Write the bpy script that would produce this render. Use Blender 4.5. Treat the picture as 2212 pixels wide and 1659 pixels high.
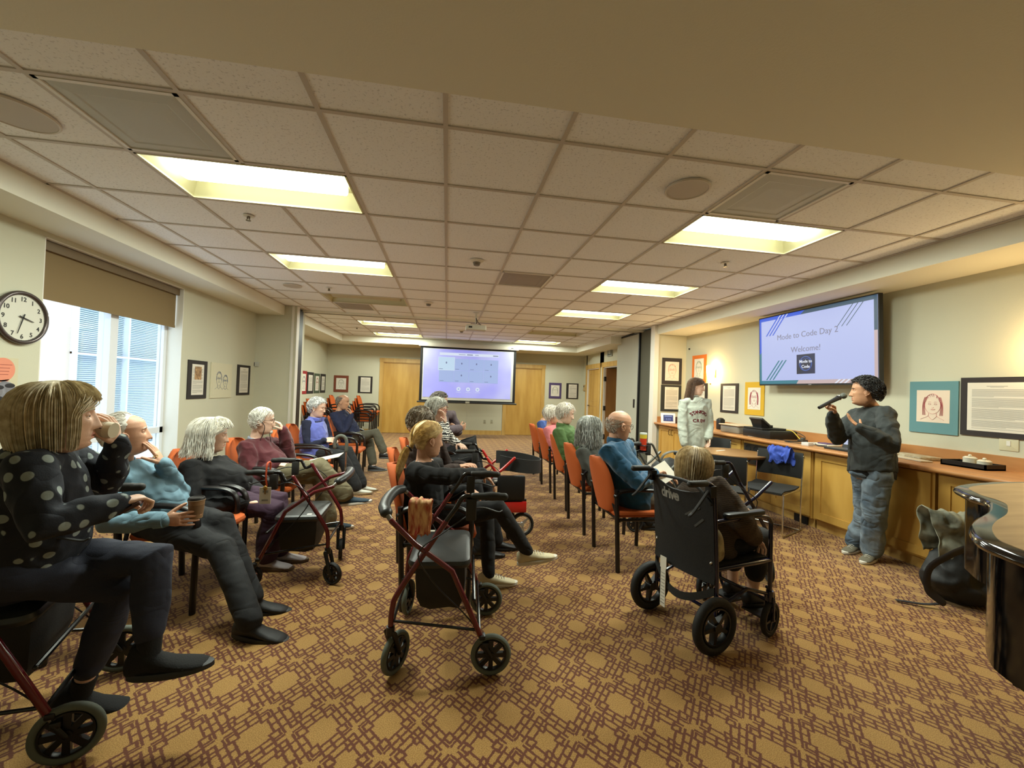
EXPO = 0.0; SKY = 3.8; LCOL = (.92,1.0,.87); LSTR = 60.0; SCSTR = 48.0; TVS = .85; PJS = .92
import bpy, bmesh, math, random
from mathutils import Vector as V, Matrix, noise, Quaternion
from mathutils.bvhtree import BVHTree
for o in list(bpy.data.objects): bpy.data.objects.remove(o)
SC = bpy.context.scene
COL = SC.collection
PI = math.pi
R = math.radians
random.seed(7)
# ---------------------------------------------------------------- camera
HC = 1.38
FPX, YAW, PIT, ROL = 892.65, .156415, .015049, .034811
IW, IH = 2212.0, 1659.0
_f = V((math.sin(YAW)*math.cos(PIT), math.cos(YAW)*math.cos(PIT), math.sin(PIT)))
_r0 = V((math.cos(YAW), -math.sin(YAW), 0)); _u0 = _r0.cross(_f)
_r = _r0*math.cos(ROL)+_u0*math.sin(ROL); _u = -_r0*math.sin(ROL)+_u0*math.cos(ROL)
cam = bpy.data.cameras.new('camera'); co = bpy.data.objects.new('camera', cam); COL.objects.link(co)
cam.sensor_fit = 'HORIZONTAL'; cam.sensor_width = 36.0; cam.lens = FPX/IW*36.0
cam.clip_start = .02; cam.clip_end = 200
M = Matrix.Identity(4)
for i in range(3):
    M[i][0] = _r[i]; M[i][1] = _u[i]; M[i][2] = -_f[i]
M[0][3], M[1][3], M[2][3] = 0, 0, HC
co.matrix_world = M
SC.camera = co
def ray(x, y): return _r*((x-IW/2)/FPX) - _u*((y-IH/2)/FPX) + _f
def at(x, y, Y):            # point seen at pixel x,y standing at depth Y in the room
    v = ray(x, y); v = v*(Y/v.y); v.z += HC; return v
def atx(x, y, X): v = ray(x, y); v = v*(X/v.x); v.z += HC; return v
def atz(x, y, z): v = ray(x, y); v = v*((z-HC)/v.z); v.z = z; return v
# ---------------------------------------------------------------- world and exposure
SC.view_settings.view_transform = 'Standard'; SC.view_settings.look = 'None'
SC.view_settings.gamma = 1; SC.view_settings.use_curve_mapping = False
SC.view_settings.exposure = EXPO
w = bpy.data.worlds.new('world'); SC.world = w; w.use_nodes = True
w.node_tree.nodes['Background'].inputs[0].default_value = (.72, .86, 1.0, 1)
w.node_tree.nodes['Background'].inputs[1].default_value = SKY
# ---------------------------------------------------------------- materials
def lin(c):
    return tuple(((v/255)/12.92 if v/255 <= .04045 else ((v/255+.055)/1.055)**2.4) for v in c)
def mnode(nt, op, a, b=None, c=None):
    n = nt.nodes.new('ShaderNodeMath'); n.operation = op
    for i, v in enumerate((a, b, c)):
        if v is None: continue
        if isinstance(v, (int, float)): n.inputs[i].default_value = v
        else: nt.links.new(v, n.inputs[i])
    return n.outputs[0]
MATS = {}
def mat(name, col, rough=.6, metal=0, bump=0, bs=60, var=0, vs=8, emit=0, coat=0, col2=None, sheen=0, stretch=None, alpha=None, wr=0):
    if name in MATS: return MATS[name]
    m = bpy.data.materials.new(name); m.use_nodes = True; MATS[name] = m
    nt = m.node_tree; b = nt.nodes['Principled BSDF']
    c = lin(col); b.inputs['Base Color'].default_value = (*c, 1)
    b.inputs['Roughness'].default_value = rough; b.inputs['Metallic'].default_value = metal
    if coat: b.inputs['Coat Weight'].default_value = coat; b.inputs['Coat Roughness'].default_value = .06
    if sheen: b.inputs['Sheen Weight'].default_value = sheen
    if emit:
        b.inputs['Emission Color'].default_value = (*c, 1); b.inputs['Emission Strength'].default_value = emit; b.inputs['Base Color'].default_value = (.02,.02,.02,1)
    if bump or var or col2:
        tc = nt.nodes.new('ShaderNodeTexCoord'); src = tc.outputs['Object']
        if stretch:
            mp = nt.nodes.new('ShaderNodeMapping'); mp.inputs['Scale'].default_value = stretch
            nt.links.new(src, mp.inputs['Vector']); src = mp.outputs[0]
        if var or col2:
            n = nt.nodes.new('ShaderNodeTexNoise'); n.inputs['Scale'].default_value = vs; n.inputs['Detail'].default_value = 4
            nt.links.new(src, n.inputs['Vector'])
            mx = nt.nodes.new('ShaderNodeMix'); mx.data_type = 'RGBA'
            rp = nt.nodes.new('ShaderNodeMapRange'); rp.inputs[1].default_value = .35; rp.inputs[2].default_value = .65
            nt.links.new(n.outputs['Fac'], rp.inputs[0]); nt.links.new(rp.outputs[0], mx.inputs[0])
            d = lin(col2) if col2 else tuple(x*(1-var) for x in c)
            mx.inputs[6].default_value = (*c, 1); mx.inputs[7].default_value = (*d, 1)
            nt.links.new(mx.outputs[2], b.inputs['Emission Color' if emit else 'Base Color'])
        if bump:
            n2 = nt.nodes.new('ShaderNodeTexNoise'); n2.inputs['Scale'].default_value = bs; n2.inputs['Detail'].default_value = 3
            nt.links.new(src, n2.inputs['Vector'])
            bp = nt.nodes.new('ShaderNodeBump'); bp.inputs['Strength'].default_value = bump; bp.inputs['Distance'].default_value = .004
            nt.links.new(n2.outputs['Fac'], bp.inputs['Height']); nt.links.new(bp.outputs[0], b.inputs['Normal'])
    if wr:
        tc = nt.nodes.new('ShaderNodeTexCoord'); mp = nt.nodes.new('ShaderNodeMapping'); mp.inputs['Rotation'].default_value = (.5,.6,.3); mp.inputs['Scale'].default_value = (1,1,1.6); nt.links.new(tc.outputs['Object'], mp.inputs[0])
        n3 = nt.nodes.new('ShaderNodeTexNoise'); n3.inputs['Scale'].default_value = 5.5; n3.inputs['Detail'].default_value = 1.2; n3.inputs['Distortion'].default_value = .9; nt.links.new(mp.outputs[0], n3.inputs['Vector'])
        a3 = mnode(nt, 'POWER', mnode(nt, 'ABSOLUTE', mnode(nt, 'SUBTRACT', n3.outputs['Fac'], .5)), .85)
        b3 = nt.nodes.new('ShaderNodeBump'); b3.inputs['Strength'].default_value = .7; b3.inputs['Distance'].default_value = wr*1.3; nt.links.new(a3, b3.inputs['Height'])
        if b.inputs['Normal'].links: nt.links.new(b.inputs['Normal'].links[0].from_socket, b3.inputs['Normal'])
        nt.links.new(b3.outputs[0], b.inputs['Normal'])
    return m
# ---------------------------------------------------------------- mesh helper
class MB:
    def __init__(s): s.v = []; s.f = []; s.m = []; s.k = 0; s.T = None
    def add(s, vs, fs, k=None):
        n = len(s.v)
        if s.T is not None: vs = [s.T @ V(p) for p in vs]
        s.v += [tuple(p) for p in vs]
        s.f += [tuple(i+n for i in f) for f in fs]
        s.m += [s.k if k is None else k]*len(fs)
    def box(s, lo, hi, k=None, M=None):
        x0, y0, z0 = lo; x1, y1, z1 = hi
        vs = [V(p) for p in ((x0,y0,z0),(x1,y0,z0),(x1,y1,z0),(x0,y1,z0),(x0,y0,z1),(x1,y0,z1),(x1,y1,z1),(x0,y1,z1))]
        if M is not None: vs = [M @ p for p in vs]
        s.add(vs, [(0,3,2,1),(4,5,6,7),(0,1,5,4),(1,2,6,5),(2,3,7,6),(3,0,4,7)], k)
    def loft(s, rings, cap=True, k=None, close=False):
        n = len(rings[0]); vs = [p for r in rings for p in r]; fs = []
        for i in range(len(rings)-(0 if close else 1)):
            a = i*n; b = ((i+1) % len(rings))*n
            for j in range(n):
                j2 = (j+1) % n; fs.append((a+j, a+j2, b+j2, b+j))
        if cap and not close:
            fs.append(tuple(range(n))[::-1]); fs.append(tuple(range((len(rings)-1)*n, len(rings)*n)))
        s.add(vs, fs, k)
    def tube(s, pts, r, n=10, k=None, flat=None, round_=True, up=None):
        pts = [V(p) for p in pts]; N = len(pts)
        rs = r if isinstance(r, (list, tuple)) else [r]*N
        if round_:
            P = []; Q = []
            d0 = (pts[0]-pts[1]).normalized(); d1 = (pts[-1]-pts[-2]).normalized()
            for a in (90, 60, 30): P.append(pts[0]+d0*rs[0]*math.sin(R(a))); Q.append(max(rs[0]*math.cos(R(a)), 1e-4))
            P += pts; Q += list(rs)
            for a in (30, 60, 90): P.append(pts[-1]+d1*rs[-1]*math.sin(R(a))); Q.append(max(rs[-1]*math.cos(R(a)), 1e-4))
            tg = [(pts[1]-pts[0]).normalized()]*3
        else: P = pts; Q = rs
        rings = []; prev = None
        for i, p in enumerate(P):
            if i == 0: t = P[1]-P[0]
            elif i == len(P)-1: t = P[-1]-P[-2]
            else: t = (P[i+1]-p).normalized()+(p-P[i-1]).normalized()
            if t.length < 1e-9: t = V((0,0,1))
            t.normalize()
            if prev is None:
                a = V(up) if up is not None else (V((0,0,1)) if abs(t.z) < .9 else V((1,0,0)))
                x = (a - t*a.dot(t)).normalized()
            else:
                x = prev - t*prev.dot(t)
                x = x.normalized() if x.length > 1e-6 else t.orthogonal().normalized()
            prev = x; y = t.cross(x)
            fl = flat if flat else 1
            rings.append([p + x*(Q[i]*math.cos(2*PI*j/n)) + y*(Q[i]*fl*math.sin(2*PI*j/n)) for j in range(n)])
        s.loft(rings, True, k)
    def cyl(s, a, b, r, n=20, r2=None, k=None): s.tube([a, b], [r, r if r2 is None else r2], n, k, None, False)
    def ell(s, c, rx, ry, rz, M=None, n=20, m=12, k=None):
        c = V(c); vs = []; fs = []
        for i in range(1, m):
            e = PI*i/m
            for j in range(n):
                a = 2*PI*j/n; p = V((rx*math.sin(e)*math.cos(a), ry*math.sin(e)*math.sin(a), rz*math.cos(e)))
                vs.append(c+(M @ p if M is not None else p))
        t = V((0,0,rz)); t = M @ t if M is not None else t
        vs.append(c+t); vs.append(c-t); T = len(vs)-2
        for i in range(m-2):
            for j in range(n):
                j2 = (j+1) % n; fs.append((i*n+j, (i+1)*n+j, (i+1)*n+j2, i*n+j2))
        for j in range(n):
            j2 = (j+1) % n; fs.append((T, j, j2)); fs.append((T+1, (m-2)*n+j2, (m-2)*n+j))
        s.add(vs, fs, k)
    def torus(s, c, ax, R_, r, n=32, m=8, k=None, sq=1.0):
        ax = V(ax).normalized(); x = ax.orthogonal().normalized(); y = ax.cross(x); c = V(c); rings = []
        for i in range(n):
            a = 2*PI*i/n; d = x*math.cos(a)+y*math.sin(a)
            rings.append([c+d*(R_+r*math.cos(2*PI*j/m))+ax*(r*sq*math.sin(2*PI*j/m)) for j in range(m)])
        s.loft(rings, False, k, True)
    def prism(s, poly, z0, z1, k=None, M=None):
        n = len(poly); vs = [V((p[0], p[1], z0)) for p in poly]+[V((p[0], p[1], z1)) for p in poly]
        if M is not None: vs = [M @ p for p in vs]
        s.add(vs, [tuple(range(n))[::-1], tuple(range(n, 2*n))]+[(i, (i+1) % n, (i+1) % n+n, i+n) for i in range(n)], k)
    def rbox(s, lo, hi, r, k=None, M=None, seg=4):      # box with rounded vertical corners and softened top/bottom rim
        x0, y0, z0 = lo; x1, y1, z1 = hi; rings = []
        r = min(r, (x1-x0)/2-.0005, (y1-y0)/2-.0005); e = min(r*.5, (z1-z0)/2.01)
        for (z, ins) in ((z0, e), (z0+e*.3, e*.3), (z0+e, 0), (z1-e, 0), (z1-e*.3, e*.3), (z1, e)):
            ring = []
            for cx, cy, a0 in ((x1-r, y1-r, 0), (x0+r, y1-r, 90), (x0+r, y0+r, 180), (x1-r, y0+r, 270)):
                for q in range(seg+1):
                    a = R(a0+90*q/seg); rr = max(r-ins, .0002)
                    ring.append(V((cx+rr*math.cos(a), cy+rr*math.sin(a), z)))
            rings.append([M @ p if M is not None else p for p in ring])
        s.loft(rings, True, k)
    def mesh(s, name, mats, smooth=True, origin=None, auto=40):
        me = bpy.data.meshes.new(name)
        vs = s.v if origin is None else [tuple(V(p)-V(origin)) for p in s.v]
        me.from_pydata(vs, [], s.f)
        if not isinstance(mats, (list, tuple)): mats = [mats]
        for m in mats: me.materials.append(m)
        me.polygons.foreach_set('material_index', s.m)
        bm = bmesh.new(); bm.from_mesh(me); bmesh.ops.recalc_face_normals(bm, faces=bm.faces[:])
        bm.to_mesh(me); bm.free()
        if smooth:
            me.polygons.foreach_set('use_smooth', [True]*len(me.polygons))
            try: me.set_sharp_from_angle(angle=R(auto))
            except Exception: pass
        me.update(); return me
    def build(s, name, mats, parent=None, smooth=True, origin=None, auto=40):
        me = s.mesh(name, mats, smooth, origin, auto)
        o = bpy.data.objects.new(name, me); COL.objects.link(o)
        if parent: o.parent = parent
        elif origin is not None: o.location = origin
        return o
def tag(o, label=None, cat=None, group=None, kind=None):
    if label: o['label'] = label
    if cat: o['category'] = cat
    if group: o['group'] = group
    if kind: o['kind'] = kind
    return o
def empty(name, loc=(0,0,0), rz=0, label=None, cat=None, group=None, kind=None):
    o = bpy.data.objects.new(name, None); COL.objects.link(o); o.location = loc; o.rotation_euler = (0,0,rz)
    o.empty_display_size = .1
    return tag(o, label, cat, group, kind)
def copy_tree(o, parent=None):
    c = o.copy(); COL.objects.link(c); c.parent = parent
    for ch in [x for x in bpy.data.objects if x.parent == o]: copy_tree(ch, c)
    return c
def dup(o, loc, rz, label, group=None, cat=None):
    c = copy_tree(o); c.location = loc; c.rotation_euler = (0,0,rz); tag(c, label, cat, group); return c
def struct(mb, name, m, parent=None, smooth=False):
    o = mb.build(name, m, parent, smooth); 
    if not parent: o['kind'] = 'structure'
    return o
def text_mb(mb, s, M, size, k=0, align='CENTER', depth=.0008, spacing=1.0, bold=0):
    cu = bpy.data.curves.new('t', 'FONT'); cu.body = s; cu.size = size; cu.align_x = align; cu.extrude = depth
    cu.space_character = spacing; cu.offset = bold; cu.resolution_u = 3
    o = bpy.data.objects.new('t', cu); COL.objects.link(o)
    dg = bpy.context.evaluated_depsgraph_get(); me = bpy.data.meshes.new_from_object(o.evaluated_get(dg))
    mb.add([M @ v.co for v in me.vertices], [tuple(p.vertices) for p in me.polygons], k)
    bpy.data.objects.remove(o); bpy.data.curves.remove(cu); bpy.data.meshes.remove(me)
def smooth_pts(pts, n=6):           # Catmull-Rom
    pts = [V(p) for p in pts]; P = [pts[0]*2-pts[1]]+pts+[pts[-1]*2-pts[-2]]; out = []
    for i in range(1, len(P)-2):
        for q in range(n):
            t = q/n; a, b, c, d = P[i-1], P[i], P[i+1], P[i+2]
            out.append(.5*((2*b)+(c-a)*t+(2*a-5*b+4*c-d)*t*t+(3*b-a-3*c+d)*t*t*t))
    out.append(pts[-1]); return out
# ---------------------------------------------------------------- setting: materials
WALL = mat('wall_paint', (198,196,174), .85, bump=.15, bs=120)
WARMWALL = WALL
SOFF = mat('soffit_paint', (228,226,210), .85, bump=.15, bs=120)
WOOD = mat('maple', (200,158,80), .38, bump=.05, bs=40, col2=(182,138,62), vs=3, stretch=(2,2,.35))
WOODT = mat('maple_trim', (206,168,98), .4, col2=(188,148,78), vs=5, stretch=(2,2,.35))
COUNT = mat('counter_laminate', (190,135,82), .4, col2=(176,120,70), vs=6, bump=.03, stretch=(2,.4,2))
WHITE = mat('white_paint', (225,222,212), .5)
WINW = mat('white_window_frame', (226,230,236), .45)
BLACK = mat('black_plastic', (16,16,17), .45)
DGREY = mat('dark_grey_plastic', (48,47,45), .5)
CHROME = mat('chrome', (205,205,205), .18, metal=1)
PANEL = mat('partition_panel', (188,190,176), .8, bump=.1, bs=300)
TBAR = mat('ceiling_grid_paint', (196,188,178), .6)
def tile_mat():
    m = mat('acoustic_tile', (190,176,164), .95)
    nt = m.node_tree; b = nt.nodes['Principled BSDF']
    tc = nt.nodes.new('ShaderNodeTexCoord')
    n = nt.nodes.new('ShaderNodeTexNoise'); n.inputs['Scale'].default_value = 75; n.inputs['Detail'].default_value = 3
    nt.links.new(tc.outputs['Object'], n.inputs['Vector'])
    r = nt.nodes.new('ShaderNodeMapRange'); r.inputs[1].default_value = .32; r.inputs[2].default_value = .42
    nt.links.new(n.outputs['Fac'], r.inputs[0])
    bp = nt.nodes.new('ShaderNodeBump'); bp.inputs['Strength'].default_value = .5; bp.inputs['Distance'].default_value = .003
    nt.links.new(r.outputs[0], bp.inputs['Height']); nt.links.new(bp.outputs[0], b.inputs['Normal'])
    mx = nt.nodes.new('ShaderNodeMix'); mx.data_type = 'RGBA'
    mx.inputs[6].default_value = (*lin((216,217,220)), 1); mx.inputs[7].default_value = (*lin((244,246,248)), 1)
    nt.links.new(r.outputs[0], mx.inputs[0]); nt.links.new(mx.outputs[2], b.inputs['Base Color'])
    return m
TILE = tile_mat()
def carpet_mat():
    m = mat('patterned_carpet', (150,110,60), .95, sheen=.15)
    nt = m.node_tree; b = nt.nodes['Principled BSDF']
    tc = nt.nodes.new('ShaderNodeTexCoord'); sp = nt.nodes.new('ShaderNodeSeparateXYZ'); 
    dn = nt.nodes.new('ShaderNodeTexNoise'); dn.inputs['Scale'].default_value = 90; dn.inputs['Detail'].default_value = 2
    nt.links.new(tc.outputs['Object'], dn.inputs['Vector'])
    sc = nt.nodes.new('ShaderNodeVectorMath'); sc.operation = 'SCALE'; sc.inputs['Scale'].default_value = .010
    sb = nt.nodes.new('ShaderNodeVectorMath'); sb.operation = 'SUBTRACT'; sb.inputs[1].default_value = (.5,.5,.5)
    nt.links.new(dn.outputs['Color'], sb.inputs[0]); nt.links.new(sb.outputs[0], sc.inputs[0])
    ad = nt.nodes.new('ShaderNodeVectorMath'); nt.links.new(tc.outputs['Object'], ad.inputs[0]); nt.links.new(sc.outputs[0], ad.inputs[1])
    nt.links.new(ad.outputs[0], sp.inputs[0])
    def W(o, off, per):                 # |fraction| folded to 0 .. .5
        a = mnode(nt, 'DIVIDE', mnode(nt, 'SUBTRACT', o, off), per)
        return mnode(nt, 'ABSOLUTE', mnode(nt, 'SUBTRACT', a, mnode(nt, 'ROUND', a)))
    U = W(sp.outputs[0], .062, .25); Vv = W(sp.outputs[1], 1.756, .305)
    s = mnode(nt, 'ADD', U, Vv); d = mnode(nt, 'SUBTRACT', U, Vv)
    def line(x, c): return mnode(nt, 'ABSOLUTE', mnode(nt, 'SUBTRACT', x, c))
    def diam(cu, cv, r): return mnode(nt, 'ABSOLUTE', mnode(nt, 'SUBTRACT', mnode(nt, 'ADD', line(U, cu), line(Vv, cv)), r))
    def gate(dist, cond):               # cond>0 keeps the line
        return mnode(nt, 'ADD', dist, mnode(nt, 'MULTIPLY', mnode(nt, 'LESS_THAN', cond, 0), 1))
    ad_ = mnode(nt, 'ABSOLUTE', d)
    def band(lo, hi): return mnode(nt, 'MULTIPLY', mnode(nt, 'SUBTRACT', s, lo), mnode(nt, 'SUBTRACT', hi, s))
    ds = [gate(line(s, .32), mnode(nt, 'SUBTRACT', .24, ad_)), gate(line(s, .46), mnode(nt, 'SUBTRACT', .44, ad_)), gate(line(s, .60), mnode(nt, 'SUBTRACT', .36, ad_)), gate(line(s, .76), mnode(nt, 'SUBTRACT', .18, ad_))]
    ds.append(gate(line(d, 0), band(.32, .60)))
    ds.append(gate(line(ad_, .23), band(.32, .63)))
    ds.append(gate(line(ad_, .17), band(.60, .76)))
    ds += [diam(.305, 0, .085), diam(0, .305, .085), diam(.5, .165, .07), diam(.27, .5, .08), diam(.5, .30, .06)]
    cur = ds[0]
    for q in ds[1:]: cur = mnode(nt, 'MINIMUM', cur, q)
    r = nt.nodes.new('ShaderNodeMapRange'); r.interpolation_type = 'SMOOTHSTEP'
    r.inputs[1].default_value = .018; r.inputs[2].default_value = .034; r.inputs[3].default_value = 1; r.inputs[4].default_value = 0
    nt.links.new(cur, r.inputs[0])
    fn = nt.nodes.new('ShaderNodeTexNoise'); fn.inputs['Scale'].default_value = 260; fn.inputs['Detail'].default_value = 2
    nt.links.new(tc.outputs['Object'], fn.inputs['Vector'])
    t1 = nt.nodes.new('ShaderNodeMix'); t1.data_type = 'RGBA'
    t1.inputs[6].default_value = (*lin((136,97,44)), 1); t1.inputs[7].default_value = (*lin((180,140,76)), 1)
    fr = nt.nodes.new('ShaderNodeMapRange'); fr.inputs[1].default_value = .35; fr.inputs[2].default_value = .65
    nt.links.new(fn.outputs['Fac'], fr.inputs[0]); nt.links.new(fr.outputs[0], t1.inputs[0])
    mx = nt.nodes.new('ShaderNodeMix'); mx.data_type = 'RGBA'; nt.links.new(r.outputs[0], mx.inputs[0])
    nt.links.new(t1.outputs[2], mx.inputs[6]); mx.inputs[7].default_value = (*lin((94,46,23)), 1)
    nt.links.new(mx.outputs[2], b.inputs['Base Color'])
    bp = nt.nodes.new('ShaderNodeBump'); bp.inputs['Strength'].default_value = .6; bp.inputs['Distance'].default_value = .003
    nt.links.new(fn.outputs['Fac'], bp.inputs['Height']); nt.links.new(bp.outputs[0], b.inputs['Normal'])
    return m
CARPET = carpet_mat()
# ---------------------------------------------------------------- room shell
CZ = 2.70; SZ = 2.53
XL, XR = -3.24, 4.50; XSL, XSR = -2.80, 3.90
YB = 12.55; YS = 11.50; YP = 7.62; XL2 = -3.42; XR2 = 4.26
T = .6096; GX, GY = -.0535, 2.108
mb = MB(); mb.box((-3.75,-1.6,-.1),(5.0,12.75,0)); struct(mb, 'floor', CARPET)
# left wall with window opening (Y 3.87..5.66, z .36..2.49)
WY0, WY1, WZ0, WZ1 = 3.87, 5.66, .36, 2.49
mb = MB()
mb.box((XL-.26,-1.6,0),(XL,WY0,CZ+.1)); mb.box((XL-.26,WY1,0),(XL,YP+.2,CZ+.1))
mb.box((XL-.26,WY0,0),(XL,WY1,WZ0)); mb.box((XL-.26,WY0,WZ1),(XL,WY1,CZ+.1))
mb.box((XL2-.12,YP+.2,0),(XL2,YB+.2,CZ+.1))
mb.box((XL,YP,0),(-2.60,YP+.12,CZ))                       # stub wall facing the room
mb.box((XL2,8.02,0),(-2.64,8.16,CZ))                      # stub on the far side of the pocket
struct(mb, 'wall_left', WALL)
mb = MB()
mb.box((XR,-1.6,0),(XR+.15,8.0,CZ+.1)); mb.box((3.93,7.28,0),(XR,7.42,CZ))
mb.box((XR2,9.76,0),(XR2+.12,9.86,CZ+.1)); mb.box((XR2,10.86,0),(XR2+.12,11.15,CZ+.1)); mb.box((XR2,12.22,0),(XR2+.12,YB+.2,CZ+.1))
mb.box((XR2,9.80,2.12),(XR2+.12,12.3,CZ+.1)); mb.box((XR2,8.25,0),(XR2+.12,9.82,CZ+.1))
struct(mb, 'wall_right', WALL)
mb = MB()
D1 = (-1.86,-.10); D2 = (1.80,2.92)
mb.box((XL2-.12,YB,0),(D1[0],YB+.15,CZ+.1)); mb.box((D1[1],YB,0),(D2[0],YB+.15,CZ+.1)); mb.box((D2[1],YB,0),(XR2+.2,YB+.15,CZ+.1))
mb.box((D1[0],YB,2.10),(D1[1],YB+.15,CZ+.1)); mb.box((D2[0],YB,2.10),(D2[1],YB+.15,CZ+.1))
struct(mb, 'wall_back', WALL)
mb = MB(); mb.box((-3.75,-1.75,0),(5.0,-1.6,CZ+.2)); struct(mb, 'wall_front', WALL)
# closet behind doors and hall behind open door stay dark
mb = MB(); mb.box((XR2+.95,9.5,0),(XR2+1.05,12.6,CZ)); mb.box((XR2+.12,9.7,0),(XR2+1,9.76,CZ)); mb.box((XR2+.12,10.95,0),(XR2+1,11.05,CZ)); mb.box((XR2+.12,9.6,2.6),(XR2+1.05,12.6,2.7)); struct(mb, 'wall_hall', WALL)
# soffits
mb = MB()
mb.box((XL,-1.6,SZ),(XSL,YP+.01,CZ+.05)); mb.box((XSR,-1.6,SZ),(XR,7.30,CZ+.05))
mb.box((XL2,8.16,SZ),(-2.78,YB,CZ+.05)); mb.box((3.68,9.0,SZ),(XR2,YB,CZ+.05)); mb.box((-2.78,YS,SZ),(3.68,YB,CZ+.05))
mb.box((XSL,-1.6,CZ-.02),(XSR,1.835,CZ+.05))
struct(mb, 'trim_1', SOFF)['label'] = 'painted drywall soffits around the ceiling'
# suspended ceiling: tiles, light openings left out
LITL = [(-3,1),(-3,4),(-3,7),(-3,11),(-3,14)]; LITR = [(3,1),(3,4),(3,7),(3,11),(3,14)]
holes = set()
for (i, j) in LITL+LITR: holes |= {(i,j),(i+1,j)}
mb = MB()
for j in range(-1, 16):
    for i in range(-5, 7):
        if (i,j) in holes: continue
        x0 = max(GX+i*T, XSL); x1 = min(GX+(i+1)*T, 3.94 if j > 9 else XSR+.02); y0 = max(GY+j*T, 1.80); y1 = min(GY+(j+1)*T, YS+.02)
        if x1 > x0 and y1 > y0: mb.box((x0,y0,CZ+.006),(x1,y1,CZ+.02))
ceil = struct(mb, 'ceiling', TILE)
mb = MB()
for i in range(-4, 7):
    for j in range(-1, 16):
        if (i,j) in holes and (i-1,j) in holes: continue
        mb.box((GX+i*T-.012,max(1.83,GY+j*T),CZ-.001),(GX+i*T+.012,min(YS,GY+(j+1)*T),CZ+.007))
for j in range(0, 16):
    for i in range(-5, 7):
        if 9.4 < j < 10.2: continue
        x0 = max(GX+i*T+.012, XSL); x1 = min(GX+(i+1)*T-.012, 3.9)
        mb.box((x0,GY+j*T-.012,CZ-.001),(x1,GY+j*T+.012,CZ+.007))
mb.box((XSL,1.83,CZ-.001),(XSL+.02,YS,CZ+.007)); mb.box((XSR-.03,1.83,CZ-.004),(XSR,7.3,CZ+.004)); mb.box((XSL,YS-.02,CZ-.001),(3.7,YS,CZ+.007))
mb.build('ceiling_grid', TBAR, ceil, False)
# slab above so no sky leaks in
mb = MB(); mb.box((-3.8,-1.8,CZ+.32),(5.4,12.9,CZ+.42)); mb.box((-3.8,-1.8,CZ+.05),(-3.70,12.9,CZ+.4)); mb.box((5.3,-1.8,0),(5.4,12.9,CZ+.4)); mb.box((-3.8,12.8,0),(5.4,12.9,CZ+.4)); mb.box((-3.8,-1.9,0),(5.4,-1.8,CZ+.4))
struct(mb, 'trim_2', SOFF)['label'] = 'structure above the suspended ceiling'
# folding-partition track
mb = MB(); mb.box((-2.62,7.96,CZ-.03),(4.3,8.16,CZ+.02)); t3 = struct(mb, 'trim_3', SOFF); t3['label'] = 'painted track cover of the folding partition across the ceiling'
mb = MB(); mb.box((-2.62,8.03,CZ-.034),(3.95,8.075,CZ-.028)); mb.build('track_slot', BLACK, t3, False)
# left pocket edge strips
mb = MB(); mb.box((-2.675,YP-.012,0),(-2.635,YP,CZ)); mb.box((-2.60,YP,0),(-2.592,YP+.12,CZ)); mb.box((-2.70,8.0,0),(-2.62,8.02,SZ+.1)); t4 = struct(mb, 'trim_4', WHITE); t4['label'] = 'painted jamb strips of the partition pocket'
mb = MB(); mb.box((-2.74,YP+.12,0),(-2.615,7.99,CZ-.03)); mb.build('pocket_gap', BLACK, t4, False)
# baseboards in maple
mb = MB(); mb.box((XL,-1.6,0),(XL+.014,YP,.11)); mb.box((XL,YP-.014,0),(-2.68,YP,.11)); mb.box((XL2,8.16,0),(XL2+.014,YB,.11)); struct(mb, 'baseboard_left', WOODT)
mb = MB(); mb.box((XL2,YB-.014,0),(D1[0]-.1,YB,.11)); mb.box((D1[1]+.1,YB-.014,0),(D2[0]-.1,YB,.13)); mb.box((D2[1]+.1,YB-.014,0),(XR2,YB,.11)); struct(mb, 'baseboard_back', WOODT)
# ---------------------------------------------------------------- window
GXP = -3.44
mb = MB()
def fr(y0, y1, z0, z1, x0=GXP-.035, x1=GXP+.035): mb.box((x0,y0,z0),(x1,y1,z1))
fr(WY0,WY1,WZ1-.05-.02,WZ1); fr(WY0,WY1,WZ0,WZ0+.07); fr(WY0,WY0+.06,WZ0,WZ1); fr(5.60,WY1,WZ0,WZ1)
fr(4.76,4.86,WZ0,WZ1,GXP-.05,GXP+.06); fr(WY0,WY1,.72,.79); fr(WY0,WY1,2.05,2.12)
win = struct(mb, 'window_1', WINW)
mb = MB(); mb.box((GXP-.004,WY0+.06,WZ0+.07),(GXP+.004,4.76,.72)); mb.box((GXP-.004,4.86,WZ0+.07),(GXP+.004,5.60,.72))
mb.box((GXP-.004,WY0+.06,.79),(GXP+.004,4.76,2.05)); mb.box((GXP-.004,4.86,.79),(GXP+.004,5.60,2.05))
gl = bpy.data.materials.new('window_glass'); gl.use_nodes = True; nt = gl.node_tree; nt.nodes.clear()
o_ = nt.nodes.new('ShaderNodeOutputMaterial'); tr = nt.nodes.new('ShaderNodeBsdfTransparent'); gs = nt.nodes.new('ShaderNodeBsdfGlossy'); gs.inputs['Roughness'].default_value = .02
tr.inputs[0].default_value = (.93,.96,.96,1); mxs = nt.nodes.new('ShaderNodeMixShader'); mxs.inputs[0].default_value = .06
nt.links.new(tr.outputs[0], mxs.inputs[1]); nt.links.new(gs.outputs[0], mxs.inputs[2]); nt.links.new(mxs.outputs[0], o_.inputs[0])
mb.build('glass_pane', gl, win, False)
mb = MB(); mb.box((XL-.005,WY0,WZ0-.03),(XL+.05,WY1,WZ0)); mb.build('window_sill', WINW, win, False)
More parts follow.
